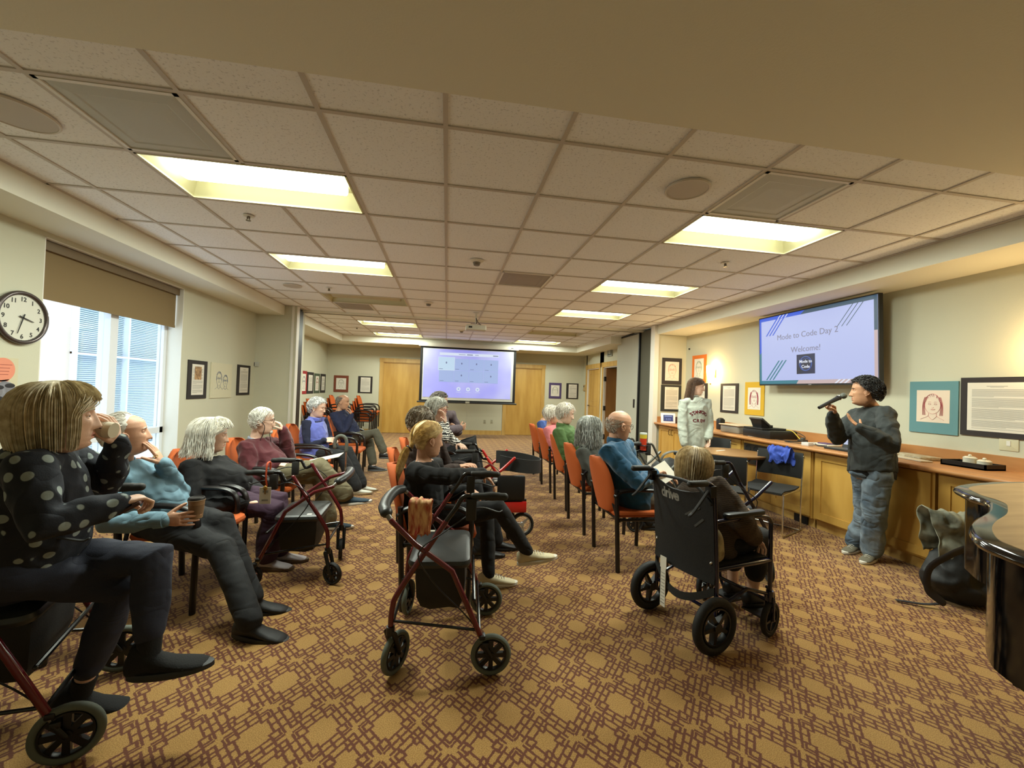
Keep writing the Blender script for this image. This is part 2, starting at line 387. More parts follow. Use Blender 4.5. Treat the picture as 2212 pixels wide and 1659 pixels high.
mb = MB(); mb.box((XL-.26,WY0-.0,WZ0),(XL,WY0+.008,WZ1)); mb.box((XL-.26,WY1-.008,WZ0),(XL,WY1,WZ1)); mb.box((XL-.26,WY0,WZ1-.008),(XL,WY1,WZ1)); mb.build('window_reveal', WHITE, win, False)
# roller shade
SH = mat('shade_fabric', (128,108,74), .9, bump=.15, bs=260)
e = empty('roller_shade', (XL-.06,4.765,2.0), 0, 'brown fabric roller shade pulled a little way down over the window', 'window shade')
mb = MB(); mb.box((-.06,-.88,.40),(.02,.88,.475)); mb.build('shade_fascia', mat('shade_fascia_metal', (110,92,64), .5), e, False)
mb = MB(); mb.box((-.020,-.87,.03),(-.014,.87,.41)); mb.build('shade_cloth', SH, e, False)
mb = MB(); mb.box((-.024,-.87,.0),(-.010,.87,.03)); mb.build('hem_bar', SH, e, False)
# neighbouring building outside
EXW = mat('exterior_stucco', (226,210,198), .9, bump=.2, bs=80)
b = empty('building', (-6.3,8.5,-2.0), 0, 'pale building across the courtyard seen through the window', 'building')
mb = MB(); mb.box((-.2,-6,-1),(0,-.45,7)); mb.box((-.2,2.6,-1),(0,9,7)); mb.box((-.2,-.45,4.75),(0,2.6,7)); mb.box((-.2,-.45,-1),(0,2.6,1.9)); mb.build('exterior_wall', EXW, b, False)
for n, (y0, y1) in enumerate(((-.45,2.6),)):
    mb = MB(); mb.box((-.1,y0,1.9),(.05,y0+.09,4.75)); mb.box((-.1,y1-.07,1.9),(.05,y1+.02,4.75)); mb.box((-.1,y0,4.66),(.05,y1,4.75)); mb.box((-.1,y0,3.74),(.03,y1,3.775)); mb.box((-.1,.81,1.9),(.02,.85,4.75)); mb.box((-.1,y0,1.9),(.07,y1,2.0))
    f_ = mb.build('window', WINW, b, False)
    mb = MB()
    for q in range(76):
        z = 2.02+q*.0355
        mb.add([(-.09,y0+.06,z+.026),(-.09,y1-.05,z+.026),(-.07,y1-.05,z),(-.07,y0+.06,z)], [(0,1,2,3)])
    mb.build('blind', mat('blind_slats', (216,228,236), .6), f_, False)
    mb = MB(); mb.box((-.16,y0,1.9),(-.14,y1,4.75)); mb.build('pane', mat('blind_gap', (128,160,176), .3), f_, False)
# ---------------------------------------------------------------- doors on the back wall
def door(n, x0, x1, ztop, knob=None):
    mb = MB(); c = .09
    mb.box((x0-c,YB-.02,0),(x0,YB+.0,ztop+.02)); mb.box((x1,YB-.02,0),(x1+c,YB,ztop+.02)); mb.box((x0-c-.01,YB-.026,ztop+.0),(x1+c+.01,YB,ztop+.115))
    mb.box((x0,YB,0),(x0+.02,YB+.12,ztop)); mb.box((x1-.02,YB,0),(x1,YB+.12,ztop)); mb.box((x0,YB,ztop-.02),(x1,YB+.12,ztop))
    mb.box((x0-.001,YB-.022,0),(x0+.012,YB,ztop)); mb.box((x1-.012,YB-.022,0),(x1+.001,YB,ztop))
    d = struct(mb, 'door_%d' % n, WOODT)
    mb = MB(); mb.box((x0+.02,YB+.03,.008),(x1-.02,YB+.07,ztop-.02)); mb.build('door_panel', WOOD, d, False)
door(1, D1[0], D1[1], 2.08); door(2, D2[0], D2[1], 2.08)
# two doors in the right wall of the far half
def sdoor(n, y0, y1, op):
    zt = 2.10; c = .09
    mb = MB(); x = XR2
    mb.box((x-.02,y0-c,0),(x,y0,zt)); mb.box((x-.02,y1,0),(x,y1+c,zt)); mb.box((x-.03,y0-c-.01,zt),(x,y1+c+.01,zt+.13))
    d = struct(mb, 'door_%d' % n, WOODT)
    mb = MB(); mb.box((x,y0-.0,0),(x+.12,y0+.02,zt)); mb.box((x,y1-.02,0),(x+.12,y1,zt)); mb.box((x,y0,zt-.02),(x+.12,y1,zt)); mb.build('door_jamb', WHITE, d, False)
    if op:
        M = Matrix.Translation((x+.06,y1-.03,0)) @ Matrix.Rotation(R(-8), 4, 'Z')
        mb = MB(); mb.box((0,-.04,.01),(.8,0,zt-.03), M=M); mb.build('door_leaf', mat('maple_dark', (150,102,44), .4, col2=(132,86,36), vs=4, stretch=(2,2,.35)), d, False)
        mb = MB()
        for z in (1.78, .98, .2): mb.box((x+.0,y1-.08,z-.06),(x+.05,y1-.02,z+.06))
        mb.build('hinge', BLACK, d, False)
    else:
        mb = MB(); mb.box((x+.05,y0+.02,.01),(x+.09,y1-.02,zt-.02))
        lf = mb.build('door_leaf', WOOD, d, False)
        mb = MB()
        for (a, b_, z0, z1) in ((y0+.13,y1-.13,1.15,1.95),(y0+.13,y1-.13,.2,1.0)):
            for bx in ((a,b_,z1-.01,z1),(a,b_,z0,z0+.01),(a,a+.01,z0,z1),(b_-.01,b_,z0,z1)): mb.box((x+.042,bx[0],bx[2]),(x+.05,bx[1],bx[3]))
        mb.build('door_moulding', WOODT, lf, False)
        mb = MB(); mb.cyl((x+.05,y1-.1,1.0),(x+.0,y1-.1,1.0),.012); mb.tube([(x,y1-.1,1.0),(x-.005,y1-.2,1.0)], .01); mb.build('door_handle', BLACK, d)
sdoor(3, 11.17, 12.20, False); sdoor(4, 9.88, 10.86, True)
# folded partition panel parked at the right
e = empty('partition_panel', (4.0,8.6,0), 0, 'pale folding partition panel standing folded beside the yellow-lit niche', 'partition')
mb = MB(); mb.box((-.06,-.5,.02),(.0,.62,2.66)); mb.build('panel', PANEL, e, False)
mb = MB(); mb.box((-.075,-.53,.02),(.02,-.49,2.67)); mb.box((.0,-.49,.02),(.02,.62,2.67)); mb.box((-.07,-.5,2.655),(.02,.62,2.68)); mb.build('edge_seal', BLACK, e, False)
mb = MB(); mb.box((-.066,-.36,1.10),(-.058,-.29,1.28)); mb.build('panel_pull', BLACK, e, False)
mb = MB(); mb.box((3.96,7.44,0),(4.3,8.06,CZ-.02)); o = struct(mb, 'trim_5', mat('pocket_dark', (92,92,78), .8)); o['label'] = 'dark block filling the partition pocket'  # dark box fills the pocket recess
mb = MB(); mb.box((3.84,7.265,0),(3.93,7.42,CZ)); mb.box((3.93,7.265,SZ),(XR,7.28,CZ)); o = struct(mb, 'trim_6', WHITE); o['label'] = 'painted end post of the niche'
# ---------------------------------------------------------------- ceiling lights
LAMP = bpy.data.materials.new('lamp_lens'); LAMP.use_nodes = True
b_ = LAMP.node_tree.nodes['Principled BSDF']; b_.inputs['Base Color'].default_value = (.9,.9,.85,1)
b_.inputs['Emission Color'].default_value = (*LCOL,1); b_.inputs['Emission Strength'].default_value = 6
LOFF = mat('lamp_lens_off', (190,180,150), .5)
HOUS = mat('troffer_enamel', (214,208,168), .5)
HOUSOFF = HOUS
def troffer(i, j, label, on=True):
    x0 = GX+i*T+.014; x1 = GX+(i+2)*T-.014; y0 = GY+j*T+.014; y1 = GY+(j+1)*T-.014
    cx, cy = (x0+x1)/2, (y0+y1)/2
    e = empty('ceiling_light', (cx,cy,CZ), 0, label, 'ceiling light', 'recessed ceiling lights')
    a, c = (x1-x0)/2, (y1-y0)/2; h = .13
    mb = MB()
    P = [(-a,-c,0),(a,-c,0),(a,c,0),(-a,c,0),(-a+.05,-c+.04,h),(a-.05,-c+.04,h),(a-.05,c-.04,h),(-a+.05,c-.04,h)]
    mb.add(P, [(0,4,5,1),(1,5,6,2),(2,6,7,3),(3,7,4,0),(4,7,6,5)])
    mb.box((-a,-c,-.003),(a,-c+.012,.004)); mb.box((-a,c-.012,-.003),(a,c,.004)); mb.box((-a,-c,-.003),(-a+.012,c,.004)); mb.box((a-.012,-c,-.003),(a,c,.004))
    mb.build('housing', HOUS, e, False)
    mb = MB(); rings = []           # curved perforated basket along the fixture
    for x in (-a+.09, a-.09):
        rings.append([V((x, -.155*math.cos(PI*q/12), .105-.085*math.sin(PI*q/12))) for q in range(13)]+[V((x,.15,.115)),V((x,-.15,.115))])
    mb.loft(rings, True); mb.build('basket_lens', LAMP if on else LOFF, e)
    if on:
        ld = bpy.data.lights.new('tube_light','AREA'); ld.shape = 'RECTANGLE'; ld.size = 2*a-.2; ld.size_y = .34; ld.energy = LSTR; ld.color = LCOL; lo_ = bpy.data.objects.new('tube_light', ld); COL.objects.link(lo_); lo_.parent = e; lo_.location = (0,0,.016)
    mb = MB()
    for q in range(44):
        x = -a+.10+q*(2*a-.2)/43
        mb.box((x-.004,.150,.09),(x+.004,.162,.11)); mb.box((x-.004,-.162,.09),(x+.004,-.150,.11))
    mb.build('basket_rim', HOUS, e, False)
pos = {0:'nearest',1:'second',2:'third',3:'fourth',4:'farthest'}
lab = ['glowing ceiling light nearest the camera on the left, beside the grey vent','second glowing ceiling light of the left row, between the two sprinklers','switched-off ceiling light with a louvred basket left of the smoke detector','left glowing ceiling light just past the partition track','farthest left glowing ceiling light in front of the projector screen']
for n, (i, j) in enumerate(LITL): troffer(i, j, lab[n], n != 2)
lab = ['glowing ceiling light nearest the camera on the right, beside the round speaker','second glowing ceiling light of the right row','third glowing ceiling light of the right row, near the partition track','switched-off ceiling light in the far right ceiling','farthest right glowing ceiling light above the right closet door']
for n, (i, j) in enumerate(LITR): troffer(i, j, lab[n], n != 3)
# vents
VENT = mat('vent_metal', (196,198,192), .55, bump=.5, bs=500)
def vent(i, j, label, dark=False, sx=1):
    cx, cy = GX+(i+.5)*T, GY+(j+.5)*T
    e = empty('ceiling_vent', (cx,cy,CZ), 0, label, 'vent')
    mb = MB(); h = T/2-.013
    for (lo, hi) in (((-h,-h),(h,-h+.02)),((-h,h-.02),(h,h)),((-h,-h),(-h+.02,h)),((h-.02,-h),(h,h))): mb.box((lo[0],lo[1],-.004),(hi[0],hi[1],.005))
    mb.build('vent_frame', WHITE, e, False)
    mb = MB(); rings = []
    for (s_, z) in ((h-.02,.004),(.2,-.004),(.19,.0),(.13,-.004),(.02,-.002)): rings.append([V((s_,s_,z)),V((-s_,s_,z)),V((-s_,-s_,z)),V((s_,-s_,z))])
    mb.loft(rings, True); mb.build('perforated_face', VENT if not dark else mat('vent_dark', (160,152,142), .6, bump=.5, bs=500), e, False)
vent(-3,0,'large dusty grey ceiling vent in front of the nearest left light'); vent(3,0,'grey ceiling vent in front of the nearest right light'); vent(1,4,'small dark ceiling vent in the middle of the ceiling', True); vent(-3,8,'flat grey return vent behind the switched-off left light', True)
SPK = mat('speaker_grille', (196,188,178), .6, bump=.4, bs=600)
def spk(x, y, r, label):
    e = empty('ceiling_speaker', (x,y,CZ), 0, label, 'speaker')
    mb = MB(); mb.cyl((0,0,-.008),(0,0,.008), r, 40); mb.build('speaker_grille', SPK, e)
    mb = MB(); mb.torus((0,0,-.004),(0,0,1), r, .008, 40, 6); mb.build('speaker_rim', mat('speaker_rim', (205,196,184), .5), e)
for (px, py, r, l) in ((30,243,.16,'round grey ceiling speaker at the far left edge'),(1485,408,.13,'round ceiling speaker left of the right grey vent'),(632,617,.11,'round ceiling speaker near the left soffit')):
    p = atz(px, py, CZ); spk(p.x, p.y, r, l)
SPR = mat('sprinkler_brass', (120,110,96), .3, metal=.8)
for n, (px, py, l) in enumerate(((537,466,'sprinkler head behind the nearest left ceiling light'),(1567,568,'sprinkler head behind the nearest right ceiling light'),(711,622,'sprinkler head in front of the switched-off left light'),(771,707,'tiny sprinkler head left of the far left lights'))):
    p = atz(px, py, CZ); e = empty('sprinkler', (p.x,p.y,CZ), 0, l, 'sprinkler', 'ceiling sprinklers')
    mb = MB(); mb.cyl((0,0,-.006),(0,0,0),.035,20,.04); mb.build('escutcheon', WHITE, e)
    mb = MB(); mb.cyl((0,0,-.035),(0,0,-.005),.008); mb.cyl((0,0,-.04),(0,0,-.036),.018); mb.box((-.012,-.002,-.036),(-.009,.002,-.008)); mb.box((.009,-.002,-.036),(.012,.002,-.008)); mb.build('sprinkler_head', SPR, e)
for (px, py, l) in ((1030,563,'white smoke detector in the middle of the ceiling'),(926,654,'small flat smoke detector left of the projector'),(997,714,'smoke detector behind the projector')):
    p = atz(px, py, CZ); e = empty('smoke_detector', (p.x,p.y,CZ), 0, l, 'smoke detector', 'smoke detectors')
    mb = MB(); mb.cyl((0,0,-.02),(0,0,0),.045,24,.075); mb.build('detector_base', WHITE, e)
    mb = MB(); mb.cyl((0,0,-.05),(0,0,-.02),.03,20,.04); mb.build('detector_head', mat('detector_grille', (120,112,98), .5), e)
# ---------------------------------------------------------------- wall pieces. Basis: each is modelled in a (right, up) plane, facing the room
def wallM(p, side):       # local x = right as seen from the room, y = up, z = out of the wall
    ax = {'L': ((0,1,0),(0,0,1),(1,0,0)), 'R': ((0,-1,0),(0,0,1),(-1,0,0)), 'B': ((1,0,0),(0,0,1),(0,-1,0))}[side]
    M = Matrix.Identity(4)
    for c in range(3):
        for r_ in range(3): M[r_][c] = ax[c][r_]
    M[0][3], M[1][3], M[2][3] = p
    return M
PAPER = mat('paper', (222,216,202), .8)
INK = mat('printed_grey', (150,146,136), .8)
def strokes(mb, lines, r=.0011, z=.0015, k=0):
    for L in lines:
        L = smooth_pts([(x, y, z) for x, y in L], 4); mb.tube(L, r, 4, k, .5, False)
def face_lines(w, h, seed=0, glasses=True, long_=False, two=False):
    rnd = random.Random(seed); j = lambda a: a*(1+rnd.uniform(-.05,.05)); out = []
    def one(cx, cy, s):
        E_ = lambda x, y, a, b_, t0, t1, n=9: [(cx+s*(x+a*math.cos(R(t0+(t1-t0)*q/n))), cy+s*(y+b_*math.sin(R(t0+(t1-t0)*q/n)))) for q in range(n+1)]
        L = [E_(0,.05,j(.30),j(.42),150,390), E_(0,.14,.33,.40,-10,190), E_(0,.20,.28,.38,20,160), E_(.02,-.12,.10,.05,200,340), E_(.02,-.13,.07,.02,200,340), E_(0,.0,.05,.09,230,330)]
        for sx in (-.12,.12):
            L += [E_(sx,.10,.05,.03,0,360), E_(sx,.17,.07,.03,30,150)]
            if glasses: L.append(E_(sx,.10,.10,.07,0,360,12))
        L += [E_(-.30,.05,.04,.09,90,270), E_(.31,.05,.04,.09,-90,90)]
        L += [[(cx-s*.16,cy-s*.32),(cx-s*.18,cy-s*.46),(cx-s*.48,cy-s*.62)], [(cx+s*.16,cy-s*.32),(cx+s*.18,cy-s*.46),(cx+s*.46,cy-s*.62)], [(cx-s*.17,cy-s*.45),(cx,cy-s*.62),(cx+s*.17,cy-s*.45)]]
        for q in range(10):
            a = R(20+14*q+rnd.uniform(-5,5)); L.append([(cx+s*.28*math.cos(a),cy+s*(.1+.34*math.sin(a))),(cx+s*.36*math.cos(a+.1),cy+s*(.14+.42*math.sin(a+.1)))])
        if long_:
            for sx in (-1,1):
                for q in range(5): L.append([(cx+sx*s*(.20+.03*q),cy+s*.42),(cx+sx*s*(.32+.02*q),cy+s*.05),(cx+sx*s*(.28+.03*q),cy-s*.42)])
        return L
    if two: return one(-w*.16, h*.02, h*.55)+one(w*.2, -h*.05, h*.48)
    return one(0, 0, min(w*1.0, h*.75))
def framed(p, side, w, h, matcol, label, kind='text', ink=(170,60,70), inner=(.60,.72), seed=0, off=(0,0), rot=0, cat='picture', paper=None, **kw):
    e = empty('framed_picture' if kind != 'text' else 'framed_text', p, 0, label, cat)
    M = wallM((0,0,0), side) @ Matrix.Rotation(R(rot), 4, 'Z')
    mb = MB(); mb.box((-w/2,-h/2,.001),(w/2,h/2,.012), M=M)
    mb.build('mat_board', mat('matboard_%d_%d_%d' % matcol, matcol, .8, bump=.05, bs=200), e, False)
    iw, ih = w*inner[0], h*inner[1]
    M2 = M @ Matrix.Translation((off[0]*w, off[1]*h, .0))
    mb = MB(); mb.box((-iw/2,-ih/2,.012),(iw/2,ih/2,.0135), M=M2)
    pp = mb.build('paper_sheet', PAPER if paper is None else mat('paper_%d_%d_%d' % paper, paper, .8), e, False)
    mb = MB(); mb.T = M2 @ Matrix.Translation((0,0,.0136))
    if kind == 'text':
        rnd = random.Random(seed); y = ih*.43; n = 0
        mb.box((-iw*.17,y-.004,0),(iw*.17,y,.0004)); mb.box((-iw*.11,y-.013,0),(iw*.11,y-.010,.0004)); y -= .028
        while y > -ih*.45:
            full = rnd.random() > .13
            mb.box((-iw*.42,y-.0028,0),(iw*.42 if full else iw*rnd.uniform(-.2,.3),y,.0004)); y -= .0075 if full else .015
        mb.build('text_lines', INK, pp, False)
    else:
        strokes(mb, face_lines(iw, ih*.9, seed, **kw), r=.0016 if iw > .2 else .0014)
        mb.build('pencil_portrait', mat('ink_%d_%d_%d' % ink, ink, .8), pp)
    return e
BLK = (42,36,34)
def wp(px, py, side, plane):
    return atx(px, py, plane) if side in 'LR' else at(px, py, plane)
# left wall
framed(wp(425,820,'L',XL), 'L', .42, .50, BLK, 'black-matted sheet with a small brown photo, nearest the window on the left wall', seed=1, inner=(.62,.80))
e = [o for o in bpy.data.objects if o.name.startswith('framed_text')][0]
mb = MB(); mb.T = wallM((0,0,0),'L'); mb.box((-.075,.0,.0137),(.075,.17,.0145)); mb.ell((0,.09,.0148),.035,.05,.001)
mb.build('photo_print', mat('brown_photo', (96,66,40), .6, col2=(190,150,100), vs=26), [c for c in e.children if c.name.startswith('paper')][0])
framed(wp(477,822,'L',XL), 'L', .56, .50, (206,200,172), 'cream sheet with a blue drawing of two people on the left wall', 'face', (84,100,140), inner=(.86,.86), seed=2, two=True, paper=(206,200,172))
framed(wp(525,821,'L',XL), 'L', .42, .48, BLK, 'black-matted text sheet on the left wall, nearest the corner', seed=3, inner=(.66,.84))
# left wall of the far half
for (px, py, w, h, c, k, ink, l) in ((655,826,.44,.56,(150,36,40),'face',(70,80,120),'red-matted blue portrait half hidden by the partition jamb'),(669.5,827,.50,.54,BLK,'text',0,'black-matted text sheet beside the red-matted portrait'),(684,828,.46,.52,(72,84,64),'face',(160,80,60),'green-matted reddish portrait on the far left wall'),(697,828,.46,.52,BLK,'text',0,'black-matted text sheet in the far left corner')):
    framed(wp(px,py,'L',XL2), 'L', w, h, c, l, k, ink or (0,0,0), inner=(.62,.74), seed=int(px))
# back wall
framed(wp(737,829,'B',YB), 'B', .40, .48, (122,62,40), 'rust-matted pencil portrait on the back wall above the bald man', 'face', (70,66,62), inner=(.68,.68), seed=5)
framed(wp(789,831,'B',YB), 'B', .40, .49, BLK, 'black-matted text sheet on the back wall left of the closet door', seed=6, inner=(.68,.86), off=(.02,0))
framed(wp(1199,844,'B',YB), 'B', .40, .49, (78,62,104), 'purple-matted pencil portrait on the back wall right of the closet door', 'face', (84,96,84), inner=(.68,.70), seed=7, long_=True)
framed(wp(1236,845,'B',YB), 'B', .39, .49, BLK, 'black-matted text sheet on the back wall near the right corner', seed=8, inner=(.68,.86), off=(.03,0))
# niche end wall (faces the camera)
framed(at(1451,802,7.28), 'B', .40, .50, (50,44,42), 'black-matted red portrait on the niche end wall, upper one', 'face', (220,100,80), inner=(.70,.72), seed=9)
framed(at(1449,860,7.28), 'B', .41, .50, (44,44,40), 'black-matted text sheet below the red portrait in the niche', seed=10, inner=(.68,.84), off=(.02,0))
# right wall
framed(wp(1511,797,'R',XR), 'R', .42, .50, (214,112,36), 'orange-matted green portrait behind the standing woman', 'face', (96,120,80), inner=(.66,.74), seed=11)
framed(wp(1513,856,'R',XR), 'R', .42, .46, BLK, 'black-matted text sheet mostly hidden behind the standing woman', seed=12, inner=(.66,.82))
framed(wp(1576,860,'R',XR), 'R', .42, .47, (48,42,40), 'black-matted text sheet on the right wall just right of the sconce', seed=13, inner=(.70,.84))
framed(wp(1630.5,861,'R',XR), 'R', .385, .49, (206,164,40), 'yellow-matted pink portrait under the left end of the television', 'face', (190,70,100), inner=(.66,.66), seed=14, long_=True)
framed(wp(2017,880,'R',XR), 'R', .39, .485, (96,140,146), 'teal-matted pink portrait right of the standing man', 'face', (190,80,100), inner=(.68,.62), seed=15, glasses=False, long_=True, paper=(226,208,188), off=(0,.02))
framed(wp(2156,880,'R',XR), 'R', .49, .50, (46,40,40), 'large black-matted text sheet at the right edge', seed=16, inner=(.80,.82), off=(.0,.0))
# clock
p = wp(42,686,'L',XL); e = empty('wall_clock', p, 0, 'round wall clock with silver rim and black numerals', 'clock')
M = wallM((0,0,0),'L')
mb = MB(); mb.T = M; mb.torus((0,0,.022),(0,0,1),.188,.016,56,10); mb.build('rim', mat('clock_rim', (92,84,82), .3, metal=.7), e)
mb = MB(); mb.T = M; mb.cyl((0,0,0),(0,0,.02),.188,56); fc = mb.build('clock_face', mat('clock_face', (206,204,190), .6), e)
mb = MB()
for n in range(1, 13):
    a = R(90-30*n); text_mb(mb, str(n), M @ Matrix.Translation((.142*math.cos(a),.142*math.sin(a)-.017,.0212)), .047, bold=.0008)
for n in range(60):
    a = R(6*n); mb.T = M @ Matrix.Rotation(a,4,'Z'); mb.box((.170,-.0008 if n%5 else -.002,.0205),(.178,.0008 if n%5 else .002,.0215)); mb.T = None
mb.build('numerals', mat('clock_ink', (40,38,36), .5), fc, False)
def hand(name, ang, L, w_):
    mb = MB(); mb.T = M @ Matrix.Rotation(R(ang),4,'Z'); mb.add([V((-.03,-w_,.026)),V((L,-w_*.4,.026)),V((L,w_*.4,.026)),V((-.03,w_,.026)),V((-.03,-w_,.029)),V((L,-w_*.4,.029)),V((L,w_*.4,.029)),V((-.03,w_,.029))],[(0,3,2,1),(4,5,6,7),(0,1,5,4),(1,2,6,5),(2,3,7,6),(3,0,4,7)]); mb.build(name, BLACK, e, False)
hand('hour_hand', 90-30*3.55, .085, .005); hand('minute_hand', 90-6*33, .13, .004)
# poster at left edge
p = wp(10,822,'L',XL); e = empty('wall_poster', p, 0, 'poster with a salmon speech circle over a round black and white photo', 'poster')
mb = MB(); mb.T = M; mb.box((-.22,-.19,.001),(.09,.17,.003)); mb.build('poster_sheet', mat('poster_cream', (200,192,160), .7), e, False)
mb = MB(); mb.T = M; mb.cyl((-.02,.08,.003),(-.02,.08,.0036),.088,40); mb.add([(-.05,.0,.0036),(.03,.01,.0036),(-.005,-.04,.0036)],[(0,1,2)]); c_ = mb.build('speech_circle', mat('salmon', (222,140,112), .7), e, False)
mb = MB(); mb.T = M
for q, (a, c) in enumerate(((-.08,.045),(-.06,.03),(-.065,.025),(-.06,.02))): mb.box((a,.115-.024*q,.0037),(c,.119-.024*q,.004))
mb.build('speech_lines', mat('salmon_text', (150,70,60), .7), c_, False)
mb = MB(); mb.T = M; mb.cyl((0,-.09,.0036),(0,-.09,.0042),.085,40); pc = mb.build('round_photo', mat('bw_photo', (140,140,146), .6, col2=(110,110,118), vs=14), e, False)
mb = MB(); mb.T = M
for (x, y, s_) in ((-.04,-.085,1),(.035,-.075,1.1)):
    mb.ell((x,y,.0042),.026*s_,.034*s_,.0006); mb.k = 1; mb.ell((x,y+.034*s_,.0045),.034*s_,.016*s_,.0006); mb.ell((x,y-.055*s_,.0045),.04*s_,.024*s_,.0006); mb.k = 0
mb.build('photo_figures', [mat('photo_grey', (120,118,122), .6), mat('photo_black', (30,28,32), .6)], pc)
# thermostat on the left stub, sensors, exit sign, outlets
p = at(556,787,YP); e = empty('thermostat', p, 0, 'small thermostat on the corner of the left stub wall', 'thermostat'); mb = MB(); mb.rbox((-.05,-.02,-.04),(.03,0,.04),.006); mb.build('housing', mat('pale_plastic', (180,180,170), .5), e); mb = MB(); mb.box((-.055,-.021,-.03),(-.035,-.015,.03)); mb.build('display', DGREY, e, False)
p = wp(1319,760,'R',XR2); e = empty('exit_sign', p, 0, 'small sign plate above the open door in the far right wall', 'sign'); mb = MB(); mb.T = wallM((0,0,0),'R'); mb.box((-.15,-.12,.0),(.15,.12,.03)); mb.build('sign_box', mat('sign_grey', (150,152,144), .5), e, False)
mb = MB(); mb.T = wallM((0,0,0),'R'); mb.box((-.12,-.09,.03),(.12,.09,.034)); mb.build('sign_face', mat('sign_dark', (84,92,86), .4), e, False); mb = MB(); mb.T = wallM((0,0,0),'R'); mb.box((-.08,-.05,.034),(-.03,.06,.037)); mb.box((.0,-.06,.034),(.07,.06,.037)); mb.build('sign_marks', mat('sign_pale', (188,192,182), .5), e, False)
p = at(1254,835,YB); p = wp(1263,838,'R',XR2); e = empty('wall_phone', p, 0, 'tan control box beside the closed door', 'control box'); mb = MB(); mb.T = wallM((0,0,0),'R'); mb.rbox((-.06,-.10,0),(.06,.10,.03),.01); mb.build('housing', mat('tan_plastic', (186,158,110), .5), e); mb = MB(); mb.T = wallM((0,0,0),'R'); mb.box((-.04,.02,.03),(.04,.07,.032)); mb.build('display', DGREY, e, False)
for (px, l) in ((1047,'left'),(1062,'right')):
    p = at(px,911,YB); e = empty('wall_outlet', p, 0, 'wall outlet on the %s of the pair below the projector screen' % l, 'outlet'); mb = MB(); mb.rbox((-.04,-.006,-.06),(.04,0,.06),.006); mb.build('cover_plate', mat('outlet_cream', (176,172,148), .5), e); mb = MB(); mb.box((-.015,-.008,.01),(.015,-.005,.04)); mb.box((-.015,-.008,-.04),(.015,-.005,-.01)); mb.build('sockets', mat('outlet_socket', (140,136,116), .5), e, False)  # sockets a darker cream than the plate
p = wp(1490,754,'R',XR); e = empty('wall_hook', p, 0, 'tiny black hook high on the right wall near the niche corner', 'hook'); mb = MB(); mb.T = wallM((0,0,0),'R'); mb.cyl((0,0,0),(0,0,.02),.014); mb.build('hook_base', BLACK, e); 
p = wp(2180,958,'R',XR); e = empty('wall_outlet', p, 0, 'plain cream wall plate below the large text sheet', 'outlet'); mb = MB(); mb.T = wallM((0,0,0),'R'); mb.rbox((-.06,-.06,0),(.06,.06,.006),.005); mb.build('cover_plate', mat('outlet_cream2', (204,198,166), .5), e); mb = MB(); mb.T = wallM((0,0,0),'R'); mb.box((-.012,-.02,.006),(.012,.02,.009)); mb.build('switch', WHITE, e, False)
# sconces
SCON = bpy.data.materials.new('sconce_glass'); SCON.use_nodes = True
q_ = SCON.node_tree.nodes['Principled BSDF']; q_.inputs['Base Color'].default_value = (1,.8,.5,1); q_.inputs['Emission Color'].default_value = (1,.68,.30,1); q_.inputs['Emission Strength'].default_value = SCSTR
def sconce(p, label):
    e = empty('wall_sconce', p, 0, label, 'wall lamp', 'wall sconces')
    mb = MB(); rings = []
    for (z, r_) in ((-.17,.030),(-.15,.036),(-.10,.052),(-.04,.070),(.04,.076),(.10,.078),(.125,.076)):
        rings.append([V((-.085+r_*.8*math.cos(2*PI*q/24)*1.0, r_*math.sin(2*PI*q/24), z)) for q in range(24)])
    mb.loft(rings, True); mb.build('glass_shade', SCON, e)
    mb = MB(); mb.box((-.03,-.03,-.08),(0,.03,.06)); mb.cyl((-.085,0,-.20),(-.085,0,-.165),.010); mb.build('wall_bracket', mat('brass', (190,150,80), .3, metal=.8), e)
sconce(wp(1545,806,'R',XR), 'glowing wall sconce right of the standing woman')
sconce(V((XR, 2.36, 1.84)), 'glowing wall sconce at the right edge')
# television
TW, TH = 1.60, .90
pa = V((4.30, 4.355, 2.035))
e = empty('television', pa, R(0), 'large flat television showing a blue and lavender welcome slide', 'television')
tm = wallM((0,0,0),'R') @ Matrix.Rotation(R(2.2),4,'X')
mb = MB(); mb.T = tm; mb.box((-TW/2-.012,-TH/2-.02,-.05),(TW/2+.012,TH/2+.012,0)); mb.build('tv_body', BLACK, e, False)
mb = MB(); mb.T = tm; mb.box((-.25,-.2,-.20),(.25,.2,-.05)); mb.build('wall_bracket', BLACK, e, False)
def emis(name, col, s): return mat(name, col, .4, emit=s)
SCR = emis('screen_lavender', (190,200,248), TVS); EB = emis('screen_blue', (40,90,225), TVS); ETL = emis('screen_teal', (50,140,160), TVS*.8); EST = emis('screen_slate', (60,92,118), TVS*.8); EPK = emis('screen_pink', (222,196,196), TVS*.85); ETX = emis('screen_grey_text', (150,148,178), TVS*.8); ENV = emis('screen_navy', (24,30,92), TVS*.6); EWH = emis('screen_white', (235,240,255), TVS); EGL = emis('screen_ring', (60,96,190), TVS*.8)
mb = MB(); mb.T = tm; mb.box((-TW/2,-TH/2,0),(TW/2,TH/2,.002)); scr = mb.build('screen', SCR, e, False)
mb = MB(); mb.T = tm
def quad(k, pts, z=.0026): mb.k = k; mb.add([(x*TW, y*TH, z) for x, y in pts], [tuple(range(len(pts)))])
b_ = .022; bv = .05
quad(0, [(-.5,.5-bv),(-.08,.5-bv),(-.04,.5),(-.5,.5)]); quad(0, [(-.5,-.05),(-.5+b_,-.02),(-.5+b_,.5),(-.5,.5)])
